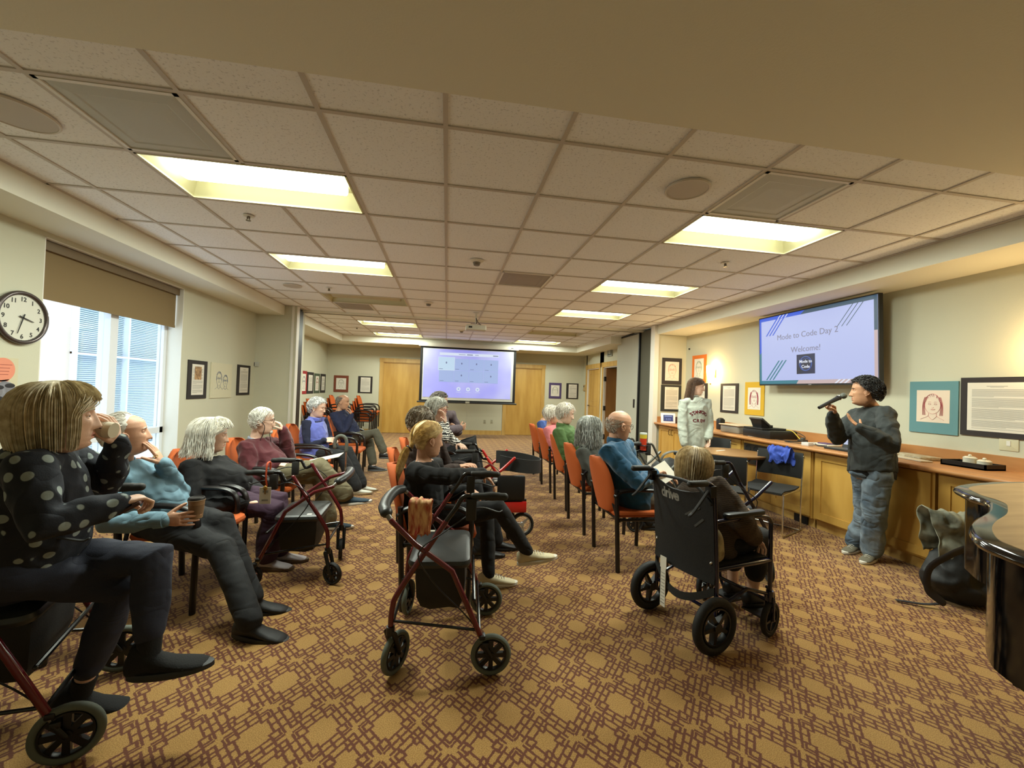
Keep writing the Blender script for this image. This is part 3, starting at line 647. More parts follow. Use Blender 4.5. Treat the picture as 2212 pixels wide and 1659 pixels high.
quad(1, [(-.5,-.5),(-.5+b_,-.5),(-.5+b_,-.02),(-.5,-.05)]); quad(1, [(-.5,-.5),(-.12,-.5),(-.10,-.5+bv),(-.5,-.5+bv)])
quad(2, [(-.08,.5-bv),(.5,.5-bv),(.5,.5),(-.04,.5)]); quad(2, [(.5-b_,.1),(.5,.1),(.5,.5),(.5-b_,.5)])
quad(3, [(-.12,-.5),(.5,-.5),(.5,-.5+bv),(-.10,-.5+bv)]); quad(3, [(.5-b_,-.5),(.5,-.5),(.5,.1),(.5-b_,.1)])
for n in range(3):
    o_ = n*.035
    quad(0, [(-.43+o_,.22),(-.415+o_,.22),(-.30+o_,.455),(-.315+o_,.455)]); quad(1, [(-.43+o_,-.44),(-.415+o_,-.44),(-.28+o_,-.16),(-.295+o_,-.16)])
    quad(2, [(.22+o_,.2),(.226+o_,.2),(.345+o_,.455),(.338+o_,.455)]); quad(4, [(.20+o_,-.5),(.215+o_,-.5),(.25+o_,-.45),(.235+o_,-.45)], .0030)
    quad(4, [(-.30+o_,.455),(-.29+o_,.455),(-.265+o_,.5),(-.275+o_,.5)], .0030)
mb.build('slide_border', [EB, ETL, EST, EPK, EWH], scr, False)
mb = MB(); text_mb(mb, 'Mode to Code Day 2', tm @ Matrix.Translation((-.06,.125,.003)), .100); text_mb(mb, 'Welcome!', tm @ Matrix.Translation((-.06,-.055,.003)), .100)
mb.build('slide_text', ETX, scr, False)
mb = MB(); mb.T = tm; mb.box((-.185,-.33,.003),(.075,-.09,.004)); lg = mb.build('slide_logo', mat('screen_navy_var', (22,26,84), .4, emit=TVS*.8, col2=(14,14,50), vs=9), scr, False)
mb = MB(); mb.T = tm; mb.torus((-.055,-.205,.0045),(0,0,1),.085,.006,32,6,None,.1); mb.torus((-.05,-.215,.0045),(0,0,1),.072,.003,32,6,None,.1); mb.T = None; mb.k = 1
text_mb(mb, 'Mode to', tm @ Matrix.Translation((-.055,-.195,.0052)), .052, 1, bold=.001); text_mb(mb, 'Code', tm @ Matrix.Translation((-.055,-.258,.0052)), .052, 1, bold=.001)
mb.build('logo_text', [EGL, EWH], lg, False)
mb = MB(); mb.T = tm; mb.box((-.02,-TH/2-.016,0),(.02,-TH/2-.008,.002)); mb.build('maker_badge', mat('badge', (140,140,145), .4), e, False)
# ---------------------------------------------------------------- projector screen
e = empty('projector_screen', (.58,11.40,1.0), 0, 'pull-down projector screen glowing with a lavender home page', 'projector screen')
mb = MB(); mb.rbox((-1.36,-.06,1.49),(1.37,.06,1.60),.02); cs = mb.build('screen_case', mat('case_white', (196,192,176), .5), e); mb = MB(); mb.box((1.15,-.063,1.53),(1.22,-.058,1.55)); mb.build('case_badge', DGREY, cs, False)
mb = MB(); mb.box((-1.31,-.004,0),(1.31,.004,1.50)); mb.build('screen_border', mat('screen_black_cloth', (20,19,18), .9), e, False)
mb = MB(); mb.box((-1.24,-.007,.05),(1.24,-.004,1.445)); cloth = mb.build('white_cloth', mat('screen_white_cloth', (196,196,188), .7), e, False)
mb = MB(); mb.cyl((-1.36,0,-.01),(1.36,0,-.01),.022,12); mb.build('bottom_bar', BLACK, e); mb = MB(); mb.box((-.06,-.03,-.02),(.05,-.02,.03)); mb.cyl((-.02,-.02,-.72),(-.02,-.02,-.02),.003,6); mb.ell((-.02,-.02,-.73),.012,.012,.016); mb.build('pull_cord', mat('cord_grey', (150,146,130), .6), e)
PJ = bpy.data.materials.new('projected_page'); PJ.use_nodes = True; nt = PJ.node_tree; bb = nt.nodes['Principled BSDF']
tc = nt.nodes.new('ShaderNodeTexCoord'); nz = nt.nodes.new('ShaderNodeTexNoise'); nz.inputs['Scale'].default_value = .9; nt.links.new(tc.outputs['Object'], nz.inputs['Vector'])
mr = nt.nodes.new('ShaderNodeMapRange'); mr.inputs[1].default_value = .4; mr.inputs[2].default_value = .6; nt.links.new(nz.outputs['Fac'], mr.inputs[0])
mx = nt.nodes.new('ShaderNodeMix'); mx.data_type = 'RGBA'; mx.inputs[6].default_value = (*lin((128,130,224)),1); mx.inputs[7].default_value = (*lin((168,172,224)),1); nt.links.new(mr.outputs[0], mx.inputs[0])
nt.links.new(mx.outputs[2], bb.inputs['Emission Color']); bb.inputs['Emission Strength'].default_value = PJS; bb.inputs['Base Color'].default_value = (.2,.2,.3,1)
E1 = emis('page_tile', (166,186,232), PJS); E2 = emis('page_highlight', (196,222,244), PJS); E3 = emis('page_white', (222,232,250), PJS); E4 = emis('page_grey', (116,124,170), PJS*.8)
mb = MB(); mb.box((-1.22,-.011,.12),(1.18,-.009,1.435)); pg = mb.build('projected_page', PJ, cloth, False)
mb = MB(); y = -.0125
def pr(k, x0, x1, z0, z1, yy=None): mb.k = k; mb.box((x0, (y if yy is None else yy)-.0008, z0),(x1, y+.0008, z1))
pr(2,-.80,.82,1.27,1.345); pr(3,-.28,-.10,1.30,1.312,y-.001); pr(3,-.06,.10,1.296,1.318,y-.001); pr(3,.16,.26,1.30,1.312,y-.001); pr(3,.66,.80,1.295,1.318,y-.001)
for c in range(4):
    for r_ in range(2):
        x0 = -.80+c*.405; z0 = .87-r_*.325
        if c == 0 and r_ == 0: continue
        pr(0,x0,x0+.398,z0,z0+.318)
        pr(3,x0+.03,x0+.13,z0+.028,z0+.038,y-.001)
        if not (r_ == 1 and c in (0,2)): mb.k = 3; mb.ell((x0+.2,y-.001,z0+.19),.018,.001,.026,n=10,m=6)
pr(1,-.83,-.385,.86,1.225); pr(2,-.83,-.822,.86,1.225,y-.001); pr(2,-.393,-.385,.86,1.225,y-.001); pr(2,-.83,-.385,.86,.868,y-.001); pr(2,-.83,-.385,1.217,1.225,y-.001); mb.k = 3; mb.ell((-.61,y-.002,1.07),.018,.001,.03,n=10,m=6); pr(3,-.80,-.70,.89,.902,y-.001)
for x in (-.26,0,.26): mb.k = 2; mb.cyl((x,y-.001,.36),(x,y+.001,.36),.055,24); mb.k = 0; mb.cyl((x,y-.0022,.36),(x,y-.001,.36),.025,16); pr(2,x-.07,x+.07,.27,.278)
mb.build('page_content', [E1,E2,E3,E4], pg, False)
# projector
e = empty('projector', (.46,7.15,2.43), 0, 'white projector hanging from the ceiling before the screen', 'projector')
mb = MB(); mb.rbox((-.175,-.13,-.045),(.175,.13,.04),.03); bd = mb.build('projector_body', mat('projector_white', (196,194,178), .45), e)
mb = MB(); mb.box((-.13,-.133,-.015),(-.07,-.128,.015)); mb.build('side_vent', DGREY, bd, False); mb = MB(); mb.cyl((.1,.12,0),(.1,.15,0),.035,20); mb.build('projector_lens', BLACK, bd)
mb = MB(); mb.cyl((0,0,.04),(0,0,.27),.018,14); mb.box((-.15,-.02,.04),(.15,.0,.055)); mb.box((-.02,-.12,.04),(.02,.12,.055)); mb.cyl((0,0,.262),(0,0,.27),.05,20); mb.build('mount', WHITE, e)
mb = MB(); mb.tube(smooth_pts([(.0,-.02,.17),(.01,-.05,.10),(-.01,-.06,.045)]),.006,6); mb.tube(smooth_pts([(.0,-.02,.17),(.03,-.05,.10),(.07,-.09,.05)]),.005,6); mb.tube([(-.09,-.03,.07),(.09,-.03,.065)],.004,6); mb.build('cables', BLACK, e)
# ---------------------------------------------------------------- cabinets along the right wall
CF = 3.95
def panel_door(mb, y0, y1, z0, z1, st=.075, x=CF):
    mb.box((x-.0,y0+.002,z0),(x+.018,y0+st,z1)); mb.box((x,y1-st,z0),(x+.018,y1-.002,z1)); mb.box((x,y0+st,z0),(x+.018,y1-st,z0+st)); mb.box((x,y0+st,z1-st),(x+.018,y1-st,z1)); mb.box((x+.010,y0+st-.005,z0+st-.005),(x+.016,y1-st+.005,z1-st+.005))
PULL = mat('bronze_pull', (52,36,26), .4, metal=.6)
def pull(par, y, z, org):
    mb = MB(); mb.tube(smooth_pts([(CF,y,z-.045),(CF-.028,y,z-.038),(CF-.03,y,z),(CF-.028,y,z+.038),(CF,y,z+.045)],4),.005,8); mb.build('handle', PULL, par, origin=org)
def cab(y0, y1, doors, label, pulls=(), extra=None):
    org = V((CF+.25,(y0+y1)/2,0)); e = empty('base_cabinet', org, 0, label, 'cabinet', 'cabinets along the right wall')
    mb = MB(); mb.box((CF+.018,y0+.001,.10),(XR-.005,y1-.001,.835)); mb.build('cabinet_body', WOOD, e, False, origin=org)
    mb = MB(); mb.box((CF+.06,y0+.001,.0),(CF+.08,y1-.001,.10)); mb.build('toe_kick', WOODT, e, False, origin=org)
    for n, (a, b_, z0, z1) in enumerate(doors):
        mb = MB(); panel_door(mb, a, b_, z0, z1, .075 if z1-z0 > .3 else .035)
        d = mb.build('door' if z1-z0 > .3 else 'drawer', WOOD, e, False, origin=org)
        for (k, y, z) in pulls:
            if k == n: pull(d, y, z, org)
    if extra: extra(e, org)
cab(6.32,7.25,[(6.78,7.22,.12,.82),(6.34,6.78,.12,.82)],'maple cabinet at the far end of the counter with two paired black handles',[(0,6.82,.73),(1,6.74,.73)])
cab(5.02,6.30,[(5.68,6.28,.12,.82),(5.04,5.68,.12,.82)],'maple cabinet behind the standing woman and the round table',[(0,5.74,.73)])
def grille(e, org):
    mb = MB(); mb.box((CF-.006,4.54,.53),(CF+.0,4.97,.79)); g = mb.build('black_grille', mat('grille_black', (38,32,24), .5, bump=.4, bs=400), e, False, origin=org)
    mb = MB()
    for q in range(3):
        for z in (.725,.60): mb.torus((CF-.007,4.89-q*.14,z),(1,0,0),.042,.006,24,6); mb.cyl((CF-.009,4.89-q*.14,z),(CF-.006,4.89-q*.14,z),.038,20)
    mb.build('speaker_holes', mat('hole_black', (12,10,8), .8), g, origin=org)
    mb = MB(); mb.box((CF+.045,4.02,.005),(CF+.06,4.20,.095)); mb.build('toe_outlet', BLACK, e, False, origin=org)
cab(3.94,5.00,[(4.50,4.99,.12,.82),(3.95,4.50,.12,.82)],'maple cabinet with a black speaker grille set in its left door',[(0,4.53,.745),(1,4.46,.745)],grille)
cab(2.80,3.92,[(2.82,3.90,.12,.82)],'maple cabinet with one wide panel door behind the standing man')
cab(1.55,2.78,[(1.57,2.76,.12,.82)],'maple cabinet behind the backpack and the piano')
cab(.3,1.53,[(.32,1.51,.12,.82)],'nearest maple cabinet behind the piano')
mb = MB(); mb.box((3.885,.3,.838),(XR-.001,7.265,.876)); ct = mb.build('countertop', COUNT, None, False); tag(ct, 'long tan laminate worktop running over the maple cabinets', 'countertop')
mb = MB(); mb.tube([(3.888,.3,.857),(3.888,7.265,.857)],.019,10,None,None,False); mb.build('front_edge', COUNT, ct)
mb = MB(); mb.box((XR-.03,.3,.876),(XR-.001,7.265,.985)); mb.box((3.93,7.24,.876),(XR-.03,7.265,.985)); mb.build('backsplash', COUNT, ct, False)
CT = .8765
# ---------------------------------------------------------------- things on the worktop
def onc(px, py): p = atz(px, py, CT); p.z = CT; return p
e = empty('digital_clock', (4.02,7.02,CT), 0, 'small white digital calendar clock with a blue screen at the far end of the worktop', 'clock')
MM = Matrix.Rotation(R(-20),4,'Z') @ Matrix.Rotation(R(-12),4,'X')
mb = MB(); mb.T = MM; mb.rbox((-.125,-.01,.0),(.125,.02,.185),.008); mb.build('housing', mat('clock_white', (225,224,228), .4), e); mb = MB(); mb.T = MM; mb.box((-.085,-.013,.035),(.085,-.010,.15)); s_ = mb.build('display', emis('clock_blue', (34,50,120), .8), e, False)
mb = MB(); text_mb(mb, '3:33', MM @ Matrix.Translation((0,-.014,.055)) @ Matrix.Rotation(R(90),4,'X'), .05); mb.T = MM; mb.box((-.065,-.0155,.12),(.065,-.0145,.135)); mb.build('digits', emis('clock_digits', (150,170,220), .8), s_, False)
e = empty('desk_organizer', (4.28,7.05,CT), 0, 'brown box of upright cards beside the digital clock', 'box'); mb = MB(); mb.box((-.11,-.05,0),(.11,.06,.115)); mb.build('box', mat('box_brown', (84,60,50), .7), e, False); mb = MB(); [mb.box((-.1+q*.03,-.052,.0),(-.09+q*.03,-.049,.125)) for q in range(7)]; mb.build('cards', mat('card_grey', (130,110,100), .7), e, False)
e = empty('table_speaker', (4.30,5.95,CT), 0, 'black upright speaker on the worktop behind the standing woman', 'speaker'); mb = MB(); mb.rbox((-.05,-.05,0),(.05,.05,.16),.02); mb.ell((0,0,.155),.05,.05,.03); mb.build('housing', BLACK, e)
TRN = mat('clear_plastic', (214,206,190), .25); TRN.node_tree.nodes['Principled BSDF'].inputs['Transmission Weight'].default_value = .65
e = empty('plastic_bin', (4.22,5.42,CT), 0, 'clear plastic bin of grey things left of the black terminal', 'bin'); mb = MB(); mb.rbox((-.17,-.2,0),(.15,.2,.105),.03); mb.build('bin_shell', TRN, e); mb = MB(); mb.rbox((-.19,-.22,.105),(.17,.22,.120),.03); mb.build('bin_lid', mat('lid_plastic', (206,186,158), .3), e)
mb = MB(); rnd = random.Random(3); [mb.ell((rnd.uniform(-.10,.09),rnd.uniform(-.14,.14),.035+rnd.uniform(0,.03)),.05,.04,.028) for q in range(12)]; mb.build('contents', mat('grey_stuff', (120,118,114), .7), e)
e = empty('cash_terminal', (4.22,4.86,CT), R(0), 'black point of sale terminal with tilted screen on the worktop', 'terminal')
mb = MB(); mb.rbox((-.2,-.24,.0),(.2,.24,.10),.012); mb.build('cash_drawer', BLACK, e); mb = MB(); mb.rbox((-.19,-.10,.10),(.17,.24,.125),.01); mb.rbox((-.08,.0,.125),(.06,.14,.16),.01); mb.build('terminal_base', BLACK, e)
MM = Matrix.Translation((-.04,.06,.155)) @ Matrix.Rotation(R(38),4,'Y') @ Matrix.Rotation(R(90),4,'Z')
mb = MB(); mb.T = MM; mb.rbox((-.12,-.01,-.01),(.12,.15,.015),.01); t_ = mb.build('tilted_screen', DGREY, e); mb = MB(); mb.T = MM; mb.box((-.105,.0,.0152),(.105,.14,.0162)); mb.build('screen_glass', mat('dim_glass', (84,76,62), .15), t_, False)
mb = MB(); mb.T = MM; mb.add([(-.1,.0,-.01),(.1,.0,-.01),(.1,.14,-.01),(-.1,.14,-.01),(-.07,.02,-.10),(.07,.02,-.10)],[(0,1,5,4),(1,2,5),(2,3,4,5),(3,0,4)]); mb.build('screen_stand', BLACK, t_, False)
YEL = mat('yellow_cable', (206,176,60), .5)
cb = MB(); cb.tube(smooth_pts([(4.35,4.72,.99),(4.35,4.62,.98),(4.34,4.5,.90),(4.32,4.42,.885)]),.006,8); o = cb.build('yellow_cable', YEL); tag(o,'yellow cable hanging from the back of the terminal','cable')
cb = MB(); cb.tube(smooth_pts([(4.36,4.72,.985),(4.37,4.6,.98),(4.36,4.45,.93),(4.25,4.36,.885),(4.24,4.2,.885),(4.12,4.05,.882),(4.10,3.98,.882),(4.16,3.90,.884)]),.005,8); cb.tube(smooth_pts([(4.02,4.85,.884),(4.08,4.7,.882),(4.14,4.45,.882),(4.26,4.4,.886)]),.004,8); cb.tube(smooth_pts([(4.2,4.36,.884),(4.0,4.36,.882),(4.1,4.15,.882),(4.2,4.0,.884)]),.004,8); o = cb.build('black_cable', BLACK); tag(o,'tangle of thin black cables on the worktop right of the terminal','cable')
cb = MB(); cb.rbox((4.24,4.36,CT),(4.32,4.44,.905),.01); cb.ell((4.3,4.42,.91),.025,.03,.02); o = cb.build('cable_adapter', mat('adapter', (60,54,46), .4), origin=V((4.28,4.4,CT))); tag(o,'small cluster of plugs and adapters on the worktop','adapter')
def flatthing(name, x0, y0, x1, y1, h, m, label, cat, rot=0):
    mb = MB(); c = V(((x0+x1)/2,(y0+y1)/2,CT)); mb.rbox((-(x1-x0)/2,-(y1-y0)/2,0),((x1-x0)/2,(y1-y0)/2,h),.003); o = mb.build(name, m); o.location = c; o.rotation_euler = (0,0,R(rot)); tag(o,label,cat); return o
flatthing('paper_stack',4.20,4.02,4.42,4.30,.010,PAPER,'stack of white sheets on the worktop left of the laptop','paper',8)
flatthing('notepad',4.28,4.08,4.38,4.2,.012,mat('purple_pad',(96,70,110),.6),'small purple item on top of the white sheets','notepad').location.z = CT+.011
flatthing('note_card',4.02,4.86,4.10,5.0,.002,PAPER,'small white card in front of the terminal','paper',4)
flatthing('white_adapter',3.97,4.02,4.05,4.1,.035,mat('white_block',(206,206,204),.4),'small white power brick on the worktop','adapter',10)
e = empty('laptop', (4.12,3.66,CT), 0, 'open black laptop on the worktop mirroring the welcome slide', 'laptop')
mb = MB(); mb.rbox((-.13,-.18,.0),(.11,.18,.022),.008); mb.build('laptop_base', mat('laptop_black',(28,30,32),.35), e); MM = Matrix.Translation((.105,0,.02)) @ wallM((0,0,0),'R') @ Matrix.Rotation(R(-14),4,'X')
mb = MB(); mb.T = MM; mb.box((-.185,0,-.01),(.185,.225,0)); l_ = mb.build('laptop_lid', mat('laptop_black',(28,30,32),.35), e, False); mb = MB(); mb.T = MM; mb.box((-.172,.03,0),(.172,.215,.0015)); s_ = mb.build('laptop_screen', emis('laptop_screen',(196,206,238),TVS), l_, False)
mb = MB(); mb.T = MM; mb.k = 0
for n in range(3): mb.add([(-.14+n*.015,.045,.002),(-.136+n*.015,.045,.002),(-.10+n*.015,.085,.002),(-.105+n*.015,.085,.002)],[(0,1,2,3)])
mb.box((-.04,.14,.0016),(.05,.146,.002)); mb.k = 1; mb.box((-.02,.045,.0016),(.04,.095,.0022)); mb.build('slide_marks', [ETX, ENV], s_, False)
mb = MB(); mb.rbox((-.18,-.10,0),(.18,.10,.03),.02); o = mb.build('folded_napkins', mat('patterned_paper',(196,190,170),.8,col2=(160,140,110),vs=30)); o.location = (4.36,3.26,CT); o.rotation_euler = (0,0,R(80)); tag(o,'flat patterned packet on the worktop behind the standing man','packet')
mb = MB(); mb.rbox((-.17,-.05,0),(.17,.05,.012),.01); o = mb.build('wrapped_cutlery', mat('cream_wrap',(214,204,184),.7)); o.location = (4.20,3.16,CT); o.rotation_euler = (0,0,R(75)); tag(o,'narrow wrapped packet in front of the patterned packet','packet')
e = empty('serving_tray', (4.30,2.78,CT), R(0), 'low black tray at the right end of the worktop', 'tray')
mb = MB(); mb.box((-.10,-.15,0),(.10,.15,.012)); 
for bx in ((-.10,-.15,.10,-.14),(-.10,.14,.10,.15),(-.10,-.15,-.09,.15),(.09,-.15,.10,.15)): mb.box((bx[0],bx[1],0),(bx[2],bx[3],.045))
mb.build('tray_body', BLACK, e, False)
CER = mat('white_ceramic',(212,206,188),.35)
for n,(x,y,l) in enumerate(((4.31,2.80,'white lidded jar on the black tray, the left one'),(4.30,2.70,'white lidded jar on the black tray, the right one'))):
    e = empty('jar', (x,y,CT+.0125), 0, l, 'jar', 'jars on the black tray'); mb = MB(); mb.cyl((0,0,0),(0,0,.05+.012*(1-n)),.042,24); mb.build('jar_body', CER, e); mb = MB(); h = .05+.012*(1-n); mb.cyl((0,0,h),(0,0,h+.012),.044,24,.03); mb.ell((0,0,h+.02),.012,.012,.010); mb.build('jar_lid', CER, e)
# ---------------------------------------------------------------- grand piano
PBLK = mat('piano_lacquer',(8,7,8),.10); PREFL = mat('piano_lid_reflection',(158,128,86),.55,col2=(140,110,70),vs=7,stretch=(.5,3,1),bump=.03)  # second colour paints the warm wall and ceiling mirrored in the black lid
lid = [(2.75,1.70),(2.52,1.655),(2.375,1.60),(2.30,1.53),(2.235,1.455),(2.205,1.395),(2.165,1.345),(2.09,1.295),(1.96,1.22),(1.80,1.15),(1.685,1.09),(1.59,1.025),(1.53,.97),(1.495,.905),(1.465,.82),(1.45,.70),(1.46,.3),(1.5,-.5),(3.0,-.5),(3.0,1.70)]
lid = [(p.x,p.y) for p in smooth_pts([(x,y,0) for x,y in lid[:17]],4)]+[(1.5,-.5),(2.98,-.5),(2.98,1.70)]
def inset(poly, d):
    out = []; n = len(poly); A = sum(poly[i][0]*poly[(i+1)%n][1]-poly[(i+1)%n][0]*poly[i][1] for i in range(n))
    for i in range(n):
        a, b_, c = V(poly[i-1]), V(poly[i]), V(poly[(i+1)%n]); t = ((b_-a).normalized()+(c-b_).normalized()); t = t.normalized() if t.length > 1e-6 else (c-b_).normalized()
        nn = V((-t.y,t.x))*(1 if A > 0 else -1); out.append((b_.x+nn.x*d, b_.y+nn.y*d))
    return out
e = empty('grand_piano', (2.3,.6,0), 0, 'glossy black grand piano with a warm reflection painted on its lid at the right edge', 'piano')
org = V((2.3,.6,0))
mb = MB(); rings = []
for (ins, z) in ((.012,.967),(.002,.972),(-.004,.983),(.0,.995),(.008,1.0)): rings.append([V((x,y,z)) for x,y in inset(lid,ins)])
mb.loft(rings, True); mb.build('lid', PBLK, e, True, org)
mb = MB(); mb.prism(inset(lid,.045),1.0,1.002); mb.build('lid_reflection', PREFL, e, False, org)  # brown sheet: reflection painted on the lid, not a separate part
mb = MB(); mb.prism(inset(lid,.035),.64,.966); mb.build('rim', PBLK, e, True, org, 60)
for (x,y) in ((1.66,.72),(2.62,1.45),(2.6,-.2)):
    mb = MB(); mb.tube([(x,y,.64),(x,y,.5),(x,y,.12)],[.075,.07,.045],16,None,None,False); mb.cyl((x,y,.0),(x,y,.12),.03,12); mb.build('leg', PBLK, e, True, org)
mb = MB(); mb.box((1.54,.1,.63),(1.66,.9,.66)); mb.build('bottom_brace', PBLK, e, False, org)
# ---------------------------------------------------------------- orange chairs (local +X is where the sitter looks)
ORG = mat('orange_upholstery', (184,86,28), .85, bump=.25, bs=420)
CHB = mat('chair_frame_black', (20,16,16), .35)
def make_chair(label):
    e = empty('orange_armchair', (0,0,0), 0, label, 'chair')
    mb = MB(); mb.rbox((-.22,-.235,.405),(.25,.235,.455),.07); mb.build('seat', ORG, e)
    mb = MB(); rings = []
    N = 15
    prof = [(.43,.150),(.455,.178),(.50,.205),(.56,.222),(.62,.228),(.68,.226),(.735,.214),(.785,.188),(.825,.148),(.848,.10),(.858,.045)]
    for (z, w_) in prof:
        x = -.20-.10*((z-.43)/.43)**1.2; F = []; B = []
        for q in range(N):
            t = -1+2*q/(N-1); cx = x+.045*(1-t*t)*-1*1.0
            F.append(V((cx+.020, w_*t, z))); B.append(V((cx-.018, w_*t*1.0, z)))
        for Lq in (F,): Lq[0] = Lq[0]-V((.016,0,0)); Lq[-1] = Lq[-1]-V((.016,0,0))
        for Lq in (B,): Lq[0] = Lq[0]+V((.014,0,0)); Lq[-1] = Lq[-1]+V((.014,0,0))
        rings.append(F+B[::-1])
    mb.loft(rings, True); mb.build('backrest', ORG, e, True, None, 60)
    for s_ in (-1,1):
        y = .262*s_
        mb = MB(); mb.tube([(-.235,y,.635),(-.225,y,.45),(-.205,y,0.0)],.017,10,None,1.3,False); mb.build('leg', CHB, e)
        mb = MB(); mb.tube([(.205,y,.46),(.20,y,.0)],.016,10,None,1.3,False); mb.build('leg', CHB, e)
        mb = MB(); mb.tube(smooth_pts([(-.24,y,.585),(-.20,y,.62),(-.10,y,.632),(.08,y,.628),(.17,y,.60),(.205,y,.54),(.206,y,.45)],5),.017,10,None,1.35); mb.build('armrest', CHB, e)
    mb = MB(); 
    for x in (-.2,.19): mb.tube([(x,-.262,.395),(x,.262,.395)],.012,8)
    for s_ in (-1,1): mb.tube([(-.21,.225*s_,.42),(-.235,.16*s_,.56)],.012,8); mb.tube([(-.2,.262*s_,.40),(.2,.262*s_,.40)],.012,8)
    mb.build('seat_frame', CHB, e)
    return e
G1 = 'orange armchairs of the right row'; G2 = 'orange armchairs along the window side'; G3 = 'orange armchairs of the middle row'
chair0 = make_chair('orange armchair under the bald man in teal, nearest of the right row'); chair0['group'] = G1
chair0.location = (1.565,3.31,0); chair0.rotation_euler = (0,0,R(0))
CHS = [((1.575,4.13),0,'orange armchair under the woman with long grey hair, right row',G1),((1.63,4.92),0,'orange armchair under the person in the green jacket, right row',G1),((1.65,5.75),0,'orange armchair under the person in pink, right row',G1),((1.68,6.47),0,'farthest orange armchair of the right row, under the person in blue',G1),
 ((-2.0,2.0),8,'armchair under the woman in the polka dot jacket, nearest the camera',G2),((-1.61,2.98),-4,'armchair under the man in the light blue shirt',G2),((-1.62,3.42),0,'orange armchair under the white-haired woman in black',G2),((-1.58,4.12),0,'orange armchair under the man in maroon',G2),((-1.50,4.86),0,'empty orange armchair between the maroon man and the woman in the blue vest',G2),((-1.62,5.60),0,'orange armchair under the woman in the blue vest',G2),((-1.42,6.35),0,'empty orange armchair behind the grey cane',G2),((-1.52,7.05),0,'orange armchair under the man in the navy sweater',G2),
 ((-.02,2.90),0,'orange armchair under the woman with the blond ponytail',G3),((-.12,3.62),0,'orange armchair under the person in the dark brown jacket, middle row',G3),((-.10,4.35),0,'orange armchair under the woman in zebra stripes, middle row',G3),((-.05,5.25),0,'orange armchair under the curly-haired man, middle row',G3)]
for (p, a, l, g) in CHS: dup(chair0, (p[0],p[1],0), R(a), l, g)
chair0['label'] = 'orange armchair under the bald man in teal, nearest of the right row'
G4 = 'orange armchairs stacked in the far left corner'
# stacks of chairs in the far left corner
stk = [((-2.20,11.75),0,4,'right stack by the closet door'),((-2.80,11.35),0,4,'middle stack behind the man in navy'),((-3.02,10.45),8,3,'left stack behind the woman in the blue vest')]
for (p, a, n, l) in stk:
    for k in range(n):
        nm = ['bottom','second','third','top'][k] if k < n-1 else 'top'
        c = dup(chair0, (p[0]+.05*k*math.cos(R(a)),p[1]+.05*k*math.sin(R(a)),.078*k), R(a), 'orange armchair, %s of the %s' % (nm, l), G4)
# ---------------------------------------------------------------- wheels and rollators
TIRE = mat('grey_tire', (92,98,88), .75); TIREB = mat('black_tire', (26,26,26), .7, bump=.3, bs=90); HUB = mat('wheel_black', (18,18,18), .4)
def wheel(par, c, rad, width, name='wheel', tire=None, hub=None, spokes=8, rim=.74, axis=(0,1,0), style=0):
    ax = V(axis).normalized(); c = V(c); x = ax.orthogonal().normalized(); y = ax.cross(x); x = x
    mb = MB(); th = rad*(1-rim)/2; mb.torus(c, ax, rad-th, th, 40, 10, None, width/2/th)
    w_ = mb.build(name, tire or TIRE, par)
    mb = MB(); mb.torus(c, ax, rad*rim*.96, rad*.055, 36, 6, None, width*.42/(rad*.055))
    mb.cyl(c-ax*width*.55, c+ax*width*.55, rad*.17, 16)
    for q in range(spokes):
        a = 2*PI*q/spokes; d = x*math.cos(a)+y*math.sin(a); t = ax.cross(d); hw = rad*(.075 if style == 0 else .06)
        P = []
        for (rr, ww, tt) in ((rad*.12,hw*1.3,width*.38),(rad*rim*.94,hw*(1.5 if style == 0 else .9),width*.28)):
            P += [c+d*rr+t*ww+ax*tt, c+d*rr-t*ww+ax*tt, c+d*rr-t*ww-ax*tt, c+d*rr+t*ww-ax*tt]
        mb.loft([P[:4],P[4:]], True)
    h = mb.build('hub', hub or HUB, w_, True, None, 30)
    return w_
